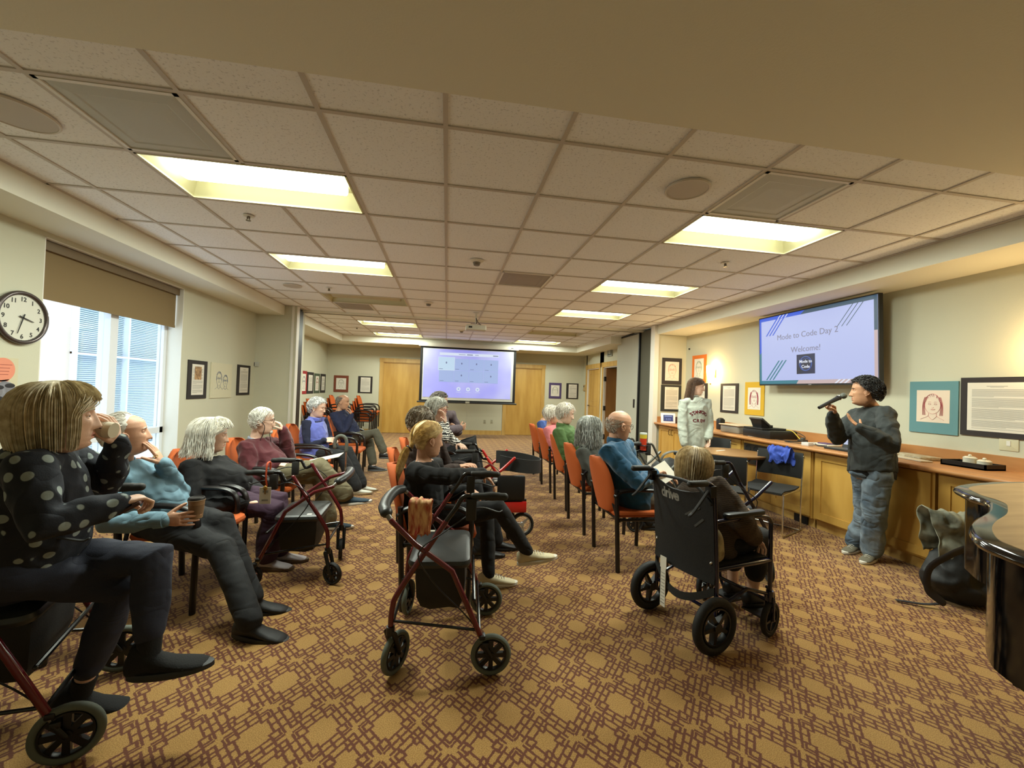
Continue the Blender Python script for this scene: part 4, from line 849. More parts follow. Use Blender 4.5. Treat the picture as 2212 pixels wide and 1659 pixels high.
def make_rollator(label, frame, metal_tip, seatz=.525, s=1.0, gripz=.86, padz=.77, width=.53, tire=None, cast=(R(70),R(15)), basket=True, bag=True, wr=.098, pad=True, cat='walker', gripdir=-1, postx=0):
    """local +X is the walking direction, grips point backwards"""
    e = empty('rollator', (0,0,0), 0, label, cat)
    fx, bx = .25, -.26; hw = width/2
    GR = mat('grip_rubber', (38,38,36), .6); SEAT = mat('seat_vinyl', (44,46,46), .38)
    for n, s_ in enumerate((-1,1)):
        y = hw*s_
        mb = MB(); mb.tube(smooth_pts([(fx-.03,y,.225),(fx-.035,y,.33),(fx-.07,y,.42),(-.02,y,.735)],5),.0135,10)
        mb.build('frame_tube', frame, e)
        mb = MB(); mb.tube(smooth_pts([(-.015,y,.73),(-.065,y,gripz-.06),(-.10,y,gripz-.005),(-.16,y,gripz),(-.30,y,gripz)],5),.0115,10); h = mb.build('handle_tube', metal_tip[1], e)
        mb = MB(); mb.tube([(-.15,y,gripz),(-.30,y,gripz-.002)],[.017,.019],12); mb.ell((-.24,y,gripz),.07,.019,.021); mb.build('grip', GR, e)
        mb = MB(); mb.rbox((-.165,y-.018,gripz-.115),(-.115,y+.018,gripz-.01),.01); mb.tube(smooth_pts([(-.13,y,gripz-.06),(-.20,y,gripz-.055),(-.27,y,gripz-.075),(-.29,y,gripz-.07)],4),.004,6,None,2.0); mb.build('brake_lever', GR, e)
        mb = MB(); mb.tube([(.235,y,padz-.03),(.12,y,.63),(-.06,y,.50),(bx+.055,y,.19)],.0135,10); mb.build('frame_tube', frame, e)
        mb = MB(); mb.tube([(bx+.07,y,.225),(bx+.03,y,.135)],.0115,10); mb.build('adjustable_leg', metal_tip[0], e)
        mb = MB(); mb.tube([(bx+.03,y-.022,.15),(bx,y-.022,wr)],[.010,.009],8,None,.5); mb.tube([(bx+.03,y+.022,.15),(bx,y+.022,wr)],[.010,.009],8,None,.5); mb.rbox((bx+.012,y-.026,.14),(bx+.045,y+.026,.165),.008); mb.rbox((bx+.03,y-.02,.175),(bx+.06,y+.02,.195),.008); mb.build('rear_fork', HUB, e)
        wheel(e, (bx,y,wr), wr, .030, tire=tire)
        a = cast[n]; ca = V((fx-.03-.045*math.cos(a), y-.045*math.sin(a), wr)); axw = (-math.sin(a),math.cos(a),0)
        wheel(e, ca, wr, .030, tire=tire, axis=axw)
        mb = MB(); A = V(axw)
        mb.cyl((fx-.03,y,.205),(fx-.03,y,.245),.020,14)
        for t in (-1,1): mb.tube([V((fx-.03,y,.215))+A*.022*t, ca+A*.022*t],[.014,.010],8,None,.4)
        mb.build('caster_fork', HUB, e)
        mb = MB(); mb.tube(smooth_pts([(-.13,y,gripz-.09),(-.02,y+.03*s_,.70),(.10,y+.04*s_,.60),(.02,y+.02*s_,.45),(-.12,y,.30),(bx+.03,y,.17)],5),.0035,6); mb.build('brake_cable', BLACK, e)
    mb = MB(); mb.rbox((-.15,-hw+.03,seatz-.035),(.16,hw-.03,seatz+.012),.05); st = mb.build('seat', SEAT, e)
    mb = MB(); mb.box((.06,-hw+.06,seatz+.0122),(.09,-hw+.085,seatz+.0132)); mb.build('seat_label', PAPER, st, False)
    if pad:
        arc = [(.235,-hw,padz-.03),(.265,-hw+.03,padz),(.29,-hw*.6,padz+.008),(.30,0,padz+.01),(.29,hw*.6,padz+.008),(.265,hw-.03,padz),(.235,hw,padz-.03)]
        mb = MB(); mb.tube(smooth_pts([(a_,b_,c_) for a_,b_,c_ in arc],5),.012,10); mb.build('backrest_bar', metal_tip[0], e)
        mb = MB(); mb.tube(smooth_pts([(a_,b_,c_) for a_,b_,c_ in arc[1:-1]],6),.026,12,None,1.15); mb.build('backrest_pad', SEAT, e)
    mb = MB()
    mb.tube([(-.17,-hw,.40 if 0 else .36),(-.17,hw,.36)],.009,8); mb.tube([(fx-.04,-hw,.27),(fx-.04,hw,.27)],.009,8); mb.tube([(bx+.06,-hw,.21),(bx+.06,hw,.21)],.009,8)
    for s_ in (-1,1): mb.tube([(fx-.035,hw*s_,.27),(bx+.06,hw*s_,.215)],.007,8)
    mb.build('cross_bars', metal_tip[1], e)
    if bag:
        mb = MB(); rings = []
        for (z, a_) in ((seatz-.04,1.0),(seatz-.10,1.02),(seatz-.20,.96),(seatz-.26,.8)):
            rings.append([V((x*.12*a_+.0, y_*(hw-.085)*a_, z+.008*math.sin(9*y_+5*x))) for (x,y_) in ((-1,-1),(-.5,-1.05),(.5,-1.05),(1,-1),(1.08,-.5),(1.05,0),(1.08,.5),(1,1),(.5,1.05),(-.5,1.05),(-1,1),(-1.08,.5),(-1.05,0),(-1.08,-.5))])
        mb.loft(rings, True); mb.build('pouch', mat('black_nylon', (22,22,22), .6, bump=.2, bs=150), e)
    return e
BURG = mat('burgundy_enamel', (96,20,28), .22, coat=.4); BLUE = mat('navy_enamel', (17,17,50), .25, coat=.4); SILV = mat('silver_tube', (150,148,140), .3, metal=.7); BTUBE = mat('black_tube', (22,20,20), .25)
GRYT = mat('grey_tube', (98,98,92), .35, metal=.4); REDE = mat('red_enamel', (190,30,24), .3, coat=.3)
rc = make_rollator('burgundy rollator with a colourful scarf tied to it beside the ponytailed woman', BURG, (SILV,BTUBE), cast=(R(80),R(60)))
rc.location = (.013,2.285,0); rc.rotation_euler = (0,0,R(180-3))
rl = make_rollator('burgundy rollator with a hanging name badge in front of the white-haired woman', BURG, (SILV,BTUBE), seatz=.445, gripz=.768, padz=.695, width=.48, tire=TIREB, wr=.075, cast=(R(150),R(100)))
rl.location = (-1.005,3.27,0); rl.rotation_euler = (0,0,R(3))
rn = make_rollator('burgundy rollator at the lower left edge in front of the polka dot jacket', BURG, (SILV,BTUBE), wr=.105)
rn.location = (-1.62,1.88,0); rn.rotation_euler = (0,0,R(199))
rb = make_rollator('navy blue rollator in front of the woman in the wheelchair', BLUE, (SILV,mat('navy_tube',(18,18,40),.25)), gripz=.885, width=.46, wr=.09, tire=TIREB, pad=False)
rb.location = (2.27,3.08,0); rb.rotation_euler = (0,0,R(-4))
rg = make_rollator('grey rollator holding a striped tumbler in front of the bald man', GRYT, (SILV,GRYT), gripz=.885, width=.44, wr=.085, tire=TIREB, pad=False)
rg.location = (2.18,4.15,0); rg.rotation_euler = (0,0,R(0))
# scarf tied to the centre rollator
def clothblob(name, pts, m, amp=.012, sc=14, vox=.006, sm=2, folds=None):
    mb = MB()
    for (p, q, r1, r2) in pts: mb.tube([p, q], [r1, r2], 12)
    return mb
# striped tumbler
p = V((1.99,4.15+.0,.845)); e = empty('tumbler', (1.985,3.93,.82), 0, 'striped yellow and red tumbler with a pale lid on the grey rollator', 'cup')
mb = MB(); mb.cyl((0,0,0),(0,0,.12),.030,24,.034); mb.build('cup_body', mat('tumbler_red',(206,62,34),.4), e); mb = MB(); mb.cyl((0,0,.12),(0,0,.16),.0345,24,.036); mb.build('cup_band', mat('tumbler_yellow',(214,190,60),.4), e); mb = MB(); mb.cyl((0,0,.16),(0,0,.175),.037,24,.035); mb.build('cup_lid', mat('tumbler_lid',(196,206,190),.4), e)
mb = MB(); mb.torus((0,0,.05),(0,0,1),.042,.006,24,6); mb.torus((0,0,-.02),(0,0,1),.042,.006,24,6); mb.box((-.05,.03,-.03),(.06,.05,.06)); mb.build('cup_holder', BLACK, e)
# black bag on the floor in front of the grey rollator
def bagmesh(mb, cx, cy, z0, rx, ry, h, lean=0, seed=0, n=24, m=12, pw=.8):
    rings = []
    for i in range(m+1):
        t = i/m; rr = (1-abs(2*t-1)**3.2)**.45*(1-.30*t) if 0 < t < 1 else .02; ring = []
        for j in range(n):
            a = 2*PI*j/n; c_, s_ = math.cos(a), math.sin(a)
            k = 1+.10*noise.noise(V((c_*1.5+seed,s_*1.5,t*3)))
            ring.append(V((cx+rx*rr*k*abs(c_)**pw*(1 if c_ > 0 else -1)+lean*t, cy+ry*rr*k*abs(s_)**pw*(1 if s_ > 0 else -1), z0+h*t)))
        rings.append(ring)
    mb.loft(rings, True)
BAGM = mat('bag_nylon', (20,21,22), .65, bump=.5, bs=25)
e = empty('shoulder_bag', (2.75,4.75,0), 0, 'black soft bag behind the grey rollator, against the cabinets', 'bag'); mb = MB(); bagmesh(mb,0,0,0,.30,.22,.62,seed=4); mb.build('bag_body', BAGM, e); mb = MB(); mb.tube(smooth_pts([(-.2,-.1,.5),(-.15,-.15,.68),(.05,-.15,.70),(.2,-.1,.5)],6),.010,8,None,2.0); mb.build('strap', mat('strap_grey',(90,88,80),.6), e)
# red walker in the middle row with a black waist strap, black case, and white rimmed wheel
e = make_rollator('bright red rollator with a wide black strap in the middle row', REDE, (REDE,BTUBE), gripz=.80, seatz=.50, width=.50, wr=.11, tire=TIREB, pad=False, bag=False); e.location = (.42,4.10,0); e.rotation_euler = (0,0,0)
mb = MB(); rings = []
for q in range(29):
    a = R(-140+280*q/28); x = .30+.24*math.cos(a); y = .23*math.sin(a); z0 = .60-.03*math.cos(a); rings.append([V((x,y,z0)),V((x+.008*math.cos(a),y+.008*math.sin(a),z0)),V((x+.008*math.cos(a),y+.008*math.sin(a),z0+.13)),V((x,y,z0+.13))])
mb.loft(rings, True); mb.build('waist_strap', mat('strap_black',(36,38,38),.7), e)
mb = MB(); mb.rbox((.08,-.30,.36),(.34,-.24,.58),.02); mb.box((.02,-.27,.28),(.36,-.25,.36)); mb.build('side_case', BLACK, e)
mb = MB(); mb.rbox((.02,-.29,.24),(.36,-.235,.34),.01); mb.build('red_cover', REDE, e)
WHR = mat('pale_rim', (170,168,160), .3, metal=.4)
wheel(e, (.33,-.24,.115), .115, .03, tire=TIREB, hub=WHR, spokes=3, style=1)
e = empty('pink_gloves', (.62,4.02,.585), 0, 'crumpled pink cloth lying on top of the black case of the red rollator', 'cloth'); mb = MB(); bagmesh(mb,0,0,0,.10,.05,.07,seed=9); mb.build('cloth_body', mat('pink_cloth',(220,130,124),.8,bump=.5,bs=40), e)
# ---------------------------------------------------------------- transport wheelchair
WNY = mat('black_nylon_seat', (17,18,19), .7, bump=.25, bs=200)
e = WCH = empty('wheelchair', (1.62,2.325,0), R(14), 'black transport wheelchair with navy frame and large rear wheels', 'wheelchair')
hw = .225
for s_ in (-1,1):
    y = hw*s_
    wheel(e, (-.22,y*1.10,.153), .153, .05, name='rear_wheel', tire=TIREB, hub=HUB, spokes=5, rim=.66, style=1)
    wheel(e, (.245,y*1.02,.100), .100, .032, name='front_wheel', tire=TIREB, hub=HUB, spokes=5, rim=.72, style=1, axis=(-.25*s_*0-.22,1,0))
    mb = MB(); mb.tube(smooth_pts([(-.19,y,.14),(-.19,y,.40),(-.21,y,.70),(-.225,y,.86),(-.25,y,.905),(-.30,y,.915)],4),.0125,10)   # back post
    mb.tube(smooth_pts([(-.20,y,.70),(-.05,y,.705),(.17,y,.70),(.235,y,.665),(.24,y,.60),(.245,y,.22)],5),.012,10)
    mb.tube([(-.19,y,.44),(.235,y,.44)],.012,10); mb.tube([(-.19,y,.22),(.05,y,.30),(.24,y,.24)],.010,8); mb.build('side_frame', BLUE, e)
    mb = MB(); mb.rbox((-.14,y-.026,.712),(.17,y+.026,.742),.024); mb.build('arm_pad', mat('pad_vinyl',(26,26,26),.4), e)
    mb = MB(); mb.tube([(-.29,y,.915),(-.40,y,.918)],.018,12); mb.build('push_handle', mat('grip_rubber',(38,38,36),.6), e)
    mb = MB(); mb.tube(smooth_pts([(-.26,y,.88),(-.31,y,.83),(-.37,y,.77),(-.40,y,.75)],4),.006,8,None,1.8); mb.box((-.27,y-.02,.84),(-.23,y+.02,.90)); mb.build('brake_lever', BLACK, e)
    mb = MB(); mb.cyl((.245,y,.20),(.245,y,.26),.02,12); mb.tube([(.245,y+.024,.22),(.245,y+.024,.10)],.008,8); mb.tube([(.245,y-.024,.22),(.245,y-.024,.10)],.008,8); mb.build('caster_fork', BLUE, e)
    mb = MB(); mb.tube(smooth_pts([(.25,y*.9,.27),(.32,y*.85,.22),(.34,y*.8,.12),(.34,y*.6,.075)],4),.010,8); mb.build('footrest_hanger', BLUE, e); mb = MB(); mb.box((.26,min(y*.15,y*.8),.062),(.40,max(y*.15,y*.8),.074)); mb.build('foot_plate', BLACK, e, False)
    mb = MB(); mb.tube([(-.19,y,.50),(-.215,y-.02*s_,.47)],.006,8); mb.build('fitting', CHROME, e, False)
mb = MB(); rings = []
for (z, x) in ((.36,-.205),(.42,-.20),(.55,-.212),(.70,-.222),(.80,-.232),(.855,-.238),(.878,-.240)):
    top = .05 if z > .85 else 0
    F = [V((x-.028*(1-(q/6-1)**2)*1.0-.004, hw*(q/6-1)*1.01, z-top*(1-(q/6-1)**2)*(1 if z > .86 else .5))) for q in range(13)]
    B = [p+V((.012,0,0)) for p in F]; rings.append(F+B[::-1])
mb.loft(rings, True); bkp = mb.build('backrest_sling', WNY, e)
mb = MB(); mb.box((-.21,-.21,.425),(.235,.21,.455)); mb.build('seat_sling', WNY, e, False)
mb = MB(); mb.tube(smooth_pts([(-.245,-hw,.80),(-.262,-.12,.885),(-.245,.12,.885),(-.24,hw,.86)],5),.009,8); mb.build('piping', WNY, e)
mb = MB(); rings = []
for q in range(17):
    t = q/16; y = -hw+2*hw*t; s_ = math.sin(PI*t); rings.append([V((-.205-.05*s_,y,.30-.10*s_)),V((-.203-.05*s_,y,.30-.10*s_)),V((-.200-.05*s_,y,.345-.10*s_)),V((-.207-.05*s_,y,.345-.10*s_))])
mb.loft(rings, True); mb.build('calf_strap', mat('strap_black',(36,38,38),.7), e)
mb = MB(); mb.tube([(-.19,-hw,.40),(.2,hw,.22)],.010,8); mb.tube([(-.19,hw,.40),(.2,-hw,.22)],.010,8); mb.tube([(-.19,-hw,.20),(-.19,hw,.20)],.010,8); mb.build('cross_brace', BLUE, e)
mb = MB(); mb.box((-.262,.075,.10),(-.258,.115,.33)); mb.box((-.263,.07,.33),(-.259,.12,.40)); o = mb.build('hanging_tag', PAPER, e, False)
mb = MB(); mb.box((-.264,.08,.12),(-.2625,.11,.125)); [mb.box((-.264,.08,.14+.02*q),(-.2625,.11,.143+.02*q)) for q in range(9)]; mb.build('tag_text', INK, o, False)
# logo on the back: text wrapped onto the sling
def xwrap(y): return -.2625+.0
LM = Matrix.Translation((-.255,.06,.765)) @ Matrix(((0,0,-1,0),(-1,0,0,0),(0,1,0,0),(0,0,0,1)))
lb = MB(); text_mb(lb, 'drive', LM, .085, bold=.003, spacing=.88)
bv = BVHTree.FromPolygons([v.co.copy() for v in bkp.data.vertices], [tuple(p.vertices) for p in bkp.data.polygons])
def project(mb, bvh, d, off=.0015):
    d = V(d).normalized(); out = []
    for p in mb.v:
        p = V(p); h = bvh.ray_cast(p-d*.5, d); out.append(tuple(h[0]-d*off) if h[0] is not None else tuple(p))
    mb.v = out
project(lb, bv, (1,0,0)); lb.build('printed_logo', mat('logo_white',(176,172,164),.6), bkp, False)
lb = MB(); lb.tube([(-.31,-.15,.76),(-.31,-.06,.70)],.006,8); lb.tube([(-.31,-.17,.70),(-.31,-.12,.65)],.006,8); project(lb, bv, (1,0,0), .003); lb.build('stitched_strap', mat('strap_sheen',(74,76,76),.4), bkp)
# ---------------------------------------------------------------- round table and black sled chairs
e = empty('round_table', (3.45,4.56,0), 0, 'round wooden-topped cafe table beside the standing woman', 'table')
mb = MB(); mb.cyl((0,0,.690),(0,0,.712),.385,56,.40); mb.cyl((0,0,.712),(0,0,.722),.40,56); mb.build('tabletop', mat('table_top',(146,108,66),.35,col2=(128,92,54),vs=5,stretch=(1,5,1)), e)
mb = MB(); mb.cyl((0,0,.03),(0,0,.69),.035,20); mb.build('pedestal', BLACK, e); mb = MB(); mb.cyl((0,0,0),(0,0,.03),.26,40,.22); mb.build('base', BLACK, e)
mb = MB(); mb.box((-.09,-.012,0),(.09,.012,.003)); o = mb.build('paper_slip', PAPER, None, False); o.location = (3.38,4.66,.7225); o.rotation_euler = (0,0,R(25)); tag(o,'small folded slip lying on the round table','paper')
SLB = mat('sled_black_fabric', (24,25,25), .8, bump=.2, bs=300)
def make_sled(label):
    e = empty('black_sled_chair', (0,0,0), 0, label, 'chair', 'black chairs around the round table')
    mb = MB(); rings = []
    for (x, z) in ((-.21,.452),(-.1,.435),(.05,.437),(.17,.442),(.23,.425)):
        rings.append([V((x,-.21,z)),V((x,.21,z)),V((x,.215,z+.018)),V((x,.0,z+.012)),V((x,-.215,z+.018))])
    mb.loft(rings, True); mb.build('seat', SLB, e, True, None, 60)
    mb = MB(); rings = []
    for (z, d) in ((.545,.0),(.56,.012),(.68,.018),(.79,.012),(.815,.0)):
        F = [V((-.235-.10*(z-.5)-.03*(1-(q/5-1)**2)+d*.6, .225*(q/5-1), z)) for q in range(11)]; B = [V((p.x-d-.006,p.y,p.z)) for p in F]; rings.append(F+B[::-1])
    mb.loft(rings, True); mb.build('backrest', SLB, e, True, None, 60)
    for s_ in (-1,1):
        y = .225*s_; mb = MB(); mb.tube(smooth_pts([(-.265,y,.78),(-.25,y,.62),(-.235,y,.46),(-.225,y,.12),(-.23,y,.03),(-.18,y,.010),(.16,y,.010),(.215,y,.03),(.225,y,.12),(.225,y,.40),(.20,y,.43),(-.20,y,.43)],4),.0085,8); mb.build('sled_leg', CHROME, e)
    mb = MB(); mb.tube([(-.21,-.225,.010),(-.21,.225,.010)],.0085,8); mb.tube([(.21,-.225,.418),(.21,.225,.418)],.0085,8); mb.build('cross_bar', CHROME, e)
    return e
sl = make_sled('black sled-base chair with the blue jacket on its back, nearest the counter'); sl.location = (3.44,3.95,0); sl.rotation_euler = (0,0,R(207))
sl2 = dup(sl, (2.85,3.88,0), R(48), 'black sled-base chair in front of the round table, behind the blue rollator', 'black chairs around the round table')
sl3 = dup(sl, (3.52,5.22,0), R(200), 'black sled-base chair beside the standing woman, behind the round table', 'black chairs around the round table')
# ---------------------------------------------------------------- people
def vox(mb, size, smooth=2, fac=.6):
    me = bpy.data.meshes.new('t'); me.from_pydata(mb.v, [], mb.f); o = bpy.data.objects.new('t', me); COL.objects.link(o)
    m = o.modifiers.new('r', 'REMESH'); m.mode = 'VOXEL'; m.voxel_size = size
    if smooth: s = o.modifiers.new('s', 'SMOOTH'); s.iterations = smooth; s.factor = fac
    dg = bpy.context.evaluated_depsgraph_get(); ev = o.evaluated_get(dg); r = bpy.data.meshes.new_from_object(ev)
    vs = [v.co.copy() for v in r.vertices]; ns = [v.normal.copy() for v in r.vertices]; fs = [tuple(p.vertices) for p in r.polygons]
    bpy.data.objects.remove(o); bpy.data.meshes.remove(me); bpy.data.meshes.remove(r)
    return vs, ns, fs
def folds(vs, ns, amp, sc=11, seed=0, along=None):
    out = []
    for p, n in zip(vs, ns):
        q = V((p.x*sc+seed, p.y*sc, p.z*sc*.75))
        d = 1-abs(noise.noise(q))*2.4; d2 = noise.noise(q*2.3+V((9,3,1)))
        out.append(p+n*(amp*(d-.5)+amp*.45*d2))
    return out
# ---- head in its own frame: x forward, y left, z up, chin -.12, crown +.115
ZS = [-.128,-.122,-.112,-.098,-.080,-.060,-.040,-.015,.010,.035,.060,.082,.098,.108,.1135]
FF = [.030,.052,.070,.080,.083,.084,.085,.086,.086,.0885,.085,.071,.050,.028,.006]
BB = [-.006,-.012,-.024,-.042,-.058,-.072,-.080,-.093,-.099,-.101,-.095,-.079,-.056,-.032,-.006]
WW = [.022,.036,.047,.0545,.060,.0645,.068,.0725,.075,.0765,.072,.060,.042,.024,.005]
def itp(z, T_):
    if z <= ZS[0]: return T_[0]
    for i in range(len(ZS)-1):
        if z <= ZS[i+1]:
            t = (z-ZS[i])/(ZS[i+1]-ZS[i]); t = t*t*(3-2*t)*.35+t*.65
            return T_[i]+(T_[i+1]-T_[i])*t
    return T_[-1]
def gs(y, z, y0, z0, sy, sz): return math.exp(-((abs(y)-y0)/sy)**2-((z-z0)/sz)**2)
def head_mb(mb, male=False, jaw=1.0):
    n = 64; rows = []
    zs = []; z = -.128
    while z < .1135: zs.append(z); z += .0042 if z < .045 else .007
    zs.append(.1135)
    rings = []; ks = []
    for z in zs:
        f, b, w_ = itp(z,FF), itp(z,BB), itp(z,WW); ring = []
        w_ *= 1+(jaw-1)*max(0,min(1,(-.03-z)/.05))
        for j in range(n):
            t = 2*PI*j/n; a = t-.55*math.sin(t); c, s = math.cos(a), math.sin(a)
            ex = .86 if c > 0 else 1.0
            x = (f if c > 0 else -b)*abs(c)**ex*(1 if c > 0 else -1); y = w_*abs(s)**.95*(1 if s > 0 else -1)
            x += (f+b)/2*0
            if c > 0:
                nh = 0
                if -.052 < z < .016:
                    t2 = (.016-z)/(.016+.040); nh = (.003+.021*min(t2,1)) if z > -.040 else .024*(1-((-.040-z)/.012)**2)
                    sg = .0085+.006*max(0,min(1,(-.018-z)/.02)); x += max(nh,0)*math.exp(-(y/sg)**2)
                x += -.0115*gs(y,z,.031,.003,.015,.010)+.005*gs(y,z,.028,.021,.020,.006)+.0045*gs(y,z,.038,-.024,.017,.017)
                x += .006*gs(y,z,0,-.0665,.019,.0045)+.0065*gs(y,z,0,-.0795,.017,.0045)-.004*gs(y,z,0,-.0728,.020,.002)-.005*gs(y,z,0,-.092,.022,.006)+(.008 if male else .006)*gs(y,z,0,-.107,.016,.009)
                x -= .003*gs(y,z,.022,-.05,.006,.012)
            ring.append(V((x,y,z)))
        rings.append(ring)
    base = len(mb.f); mb.k = 0; mb.loft(rings, True)
    for r_ in range(len(rings)-1):
        for j in range(n):
            p = rings[r_][j]
            if -.0835 < p.z < -.0635 and abs(p.y) < .0215-.5*abs(p.z+.0728) and p.x > .06: mb.m[base+r_*n+j] = 1
    for s_ in (-1,1):
        mb.k = 0
        E_ = Matrix.Rotation(R(14*s_),3,'Z') @ Matrix.Rotation(R(-12),3,'Y')
        mb.ell((-.008,.0765*s_,-.012),.018,.0075,.032,M=E_,n=14,m=10); mb.torus((-.006,.080*s_,-.010),(.25,s_,0),.0185,.0045,20,6)
        mb.ell((-.002,.079*s_,-.036),.009,.006,.010,n=10,m=8)
        mb.k = 2; mb.ell((.0655,.0315*s_,.002),.0125,.0125,.0125,n=14,m=10)
        mb.k = 3; mb.ell((.0772,.0318*s_,.002),.0022,.0052,.0052,n=12,m=8)
        mb.k = 0; mb.ell((.0645,.0315*s_,.0062),.0150,.0155,.0118,n=14,m=10); mb.ell((.0640,.0315*s_,-.0062),.0140,.015,.0075,n=14,m=10)
        mb.k = 4; mb.tube([V((.0885,.012*s_,.0215)),V((.088,.028*s_,.027)),V((.077,.046*s_,.021))],[.0022,.003,.0016],6,None,.7)
        mb.k = 5; mb.ell((.1035,.0065*s_,-.0475),.004,.003,.002,n=8,m=6)
    mb.k = 0
def ellp(phi, th, e=0, a=(.101,.079,.103)):
    return V((-.008+(a[0]+e)*math.cos(R(th))*math.cos(R(phi)), (a[1]+e)*math.cos(R(th))*math.sin(R(phi)), .012+(a[2]+e)*math.sin(R(th))))
def hairline(phi, front=.070, temple=.02, ear=.0, nape=-.078):
    p = abs(((phi+180) % 360)-180)
    P = [(0,front),(45,front-.006),(62,temple+.02),(78,temple-.01),(95,ear),(112,ear-.03),(130,nape),(180,nape-.004)]
    for (a, za), (b, zb) in zip(P, P[1:]):
        if p <= b: return za+(zb-za)*(p-a)/(b-a)
    return nape
def hair_cap(mb, th=.008, vol=.004, seed=0, line=None, freq=22):
    line = line or {}; n = 64; m = 30; vs = []; 
    for i in range(m):
        el = 90-i*(165/(m-1))
        for j in range(n):
            ph = 360*j/n; p = ellp(ph, el, 0); zc = p.z
            f_, b_, w_ = itp(zc,FF), itp(zc,BB), itp(zc,WW)
            if el < 30:
                c, s = math.cos(R(ph)), math.sin(R(ph)); x = (f_ if c > 0 else -b_)*c; y = w_*s; p = V((x,y,zc))
            nn = V((p.x+.008,p.y,(p.z-.012)*.8)); nn = nn.normalized()
            hl = hairline(ph, **line); fade = max(0,min(1,(zc-hl)/.012))
            p = p+nn*((th+vol*noise.noise(V((p.x*freq+seed,p.y*freq,p.z*freq))))*fade+ (.0 if fade > 0 else -.004)); vs.append(p)
    fs = []
    for i in range(m-1):
        for j in range(n):
            q = (i*n+j, (i+1)*n+j, (i+1)*n+(j+1)%n, i*n+(j+1)%n)
            if all(vs[t].z > hairline(360*(t % n)/n, **line)-.010 for t in q): fs.append(q)
    mb.add(vs, fs)
def strand(mb, pts, r, n=4): 
    N = len(pts); rs = [r*(.7+.3*min(1,i/2))*(1 if i < N*.6 else 1-.75*(i-N*.6)/(N*.4)) for i in range(N)]
    mb.tube(pts, rs, n, None, .55, False)
def hang_hair(mb, n, rnd, zend=-.12, vol=.018, FA=62, flare=.0, th0=(30,88), r=.0042, fringe=0, wave=0, zj=.015, back=0, hairz=0, part=0):
    for q in range(n):
        ph = rnd.uniform(-180,180); sg = 1 if ph >= part else -1
        th = rnd.uniform(*th0); FAi = FA+rnd.uniform(-4,10); v = vol*rnd.uniform(.35,1.1)
        isf = abs(ph) < FA and rnd.random() < fringe
        pe = ph if (abs(ph) > FAi or isf) else sg*FAi
        the = (rnd.uniform(20,32) if isf else -6); pts = []; K = 7
        if th < the+6: continue
        for i in range(K+1):
            t = i/K; pp = ph+(pe-ph)*(t*t*(3-2*t)); e = .004+v*math.sin(min(t*1.5,1)*PI/2); pts.append(ellp(pp, th+(the-th)*t, e))
        if not isf:
            ze = zend+rnd.uniform(-zj,zj); p = pts[-1]; K2 = max(2,int((p.z-ze)/.022)); d = V((math.cos(R(pe)),math.sin(R(pe)),0))
            for i in range(1, K2+1):
                t = i/K2; z = p.z+(ze-p.z)*t
                off = d*(flare*t*t)+V((-back*t,0,0))+V((math.sin(q*1.7+t*6)*wave, math.cos(q*2.3+t*5)*wave,0))
                pts.append(V((p.x,p.y,z))+off)
        strand(mb, pts, r*rnd.uniform(.7,1.25))
def short_hair(mb, n, rnd, L=.045, lift=.012, line=None, r=.003, curl=0, th=.006, mn=-999, flow='back', mx=9):
    line = line or {}; c = 0
    while c < n:
        ph = rnd.uniform(-180,180); el = math.degrees(math.asin(rnd.uniform(-.75,1))); p = ellp(ph, el, th)
        if p.z < hairline(ph, **line)+.002 or p.z < mn or p.z > mx+rnd.uniform(-.01,.01): continue
        c += 1
        nn = V((p.x+.008,p.y,p.z-.012)).normalized()
        fl = {'back':V((-1,0,-.35)),'fwd':V((.8,0,-.5)),'down':V((-.15,0,-1)),'side':V((.1,(1 if p.y > 0 else -1),-.4))}[flow]
        fl = fl+V((rnd.uniform(-.5,.5),rnd.uniform(-.5,.5),rnd.uniform(-.3,.3))); t = (fl-nn*fl.dot(nn)).normalized(); bt = nn.cross(t)
        Li = L*rnd.uniform(.6,1.3); K = 6 if not curl else 9; pts = []
        for i in range(K+1):
            s = i/K; pt = p+t*(Li*s)+nn*(lift*math.sin(s*PI*.7)-Li*Li*s*s*4.2)
            if curl: pt += bt*(curl*math.sin(s*9+c))+nn*(curl*(1-math.cos(s*9+c))*.5)
            if i > 0 or curl: pass
            pts.append(pt)
        strand(mb, pts, r*rnd.uniform(.7,1.3))
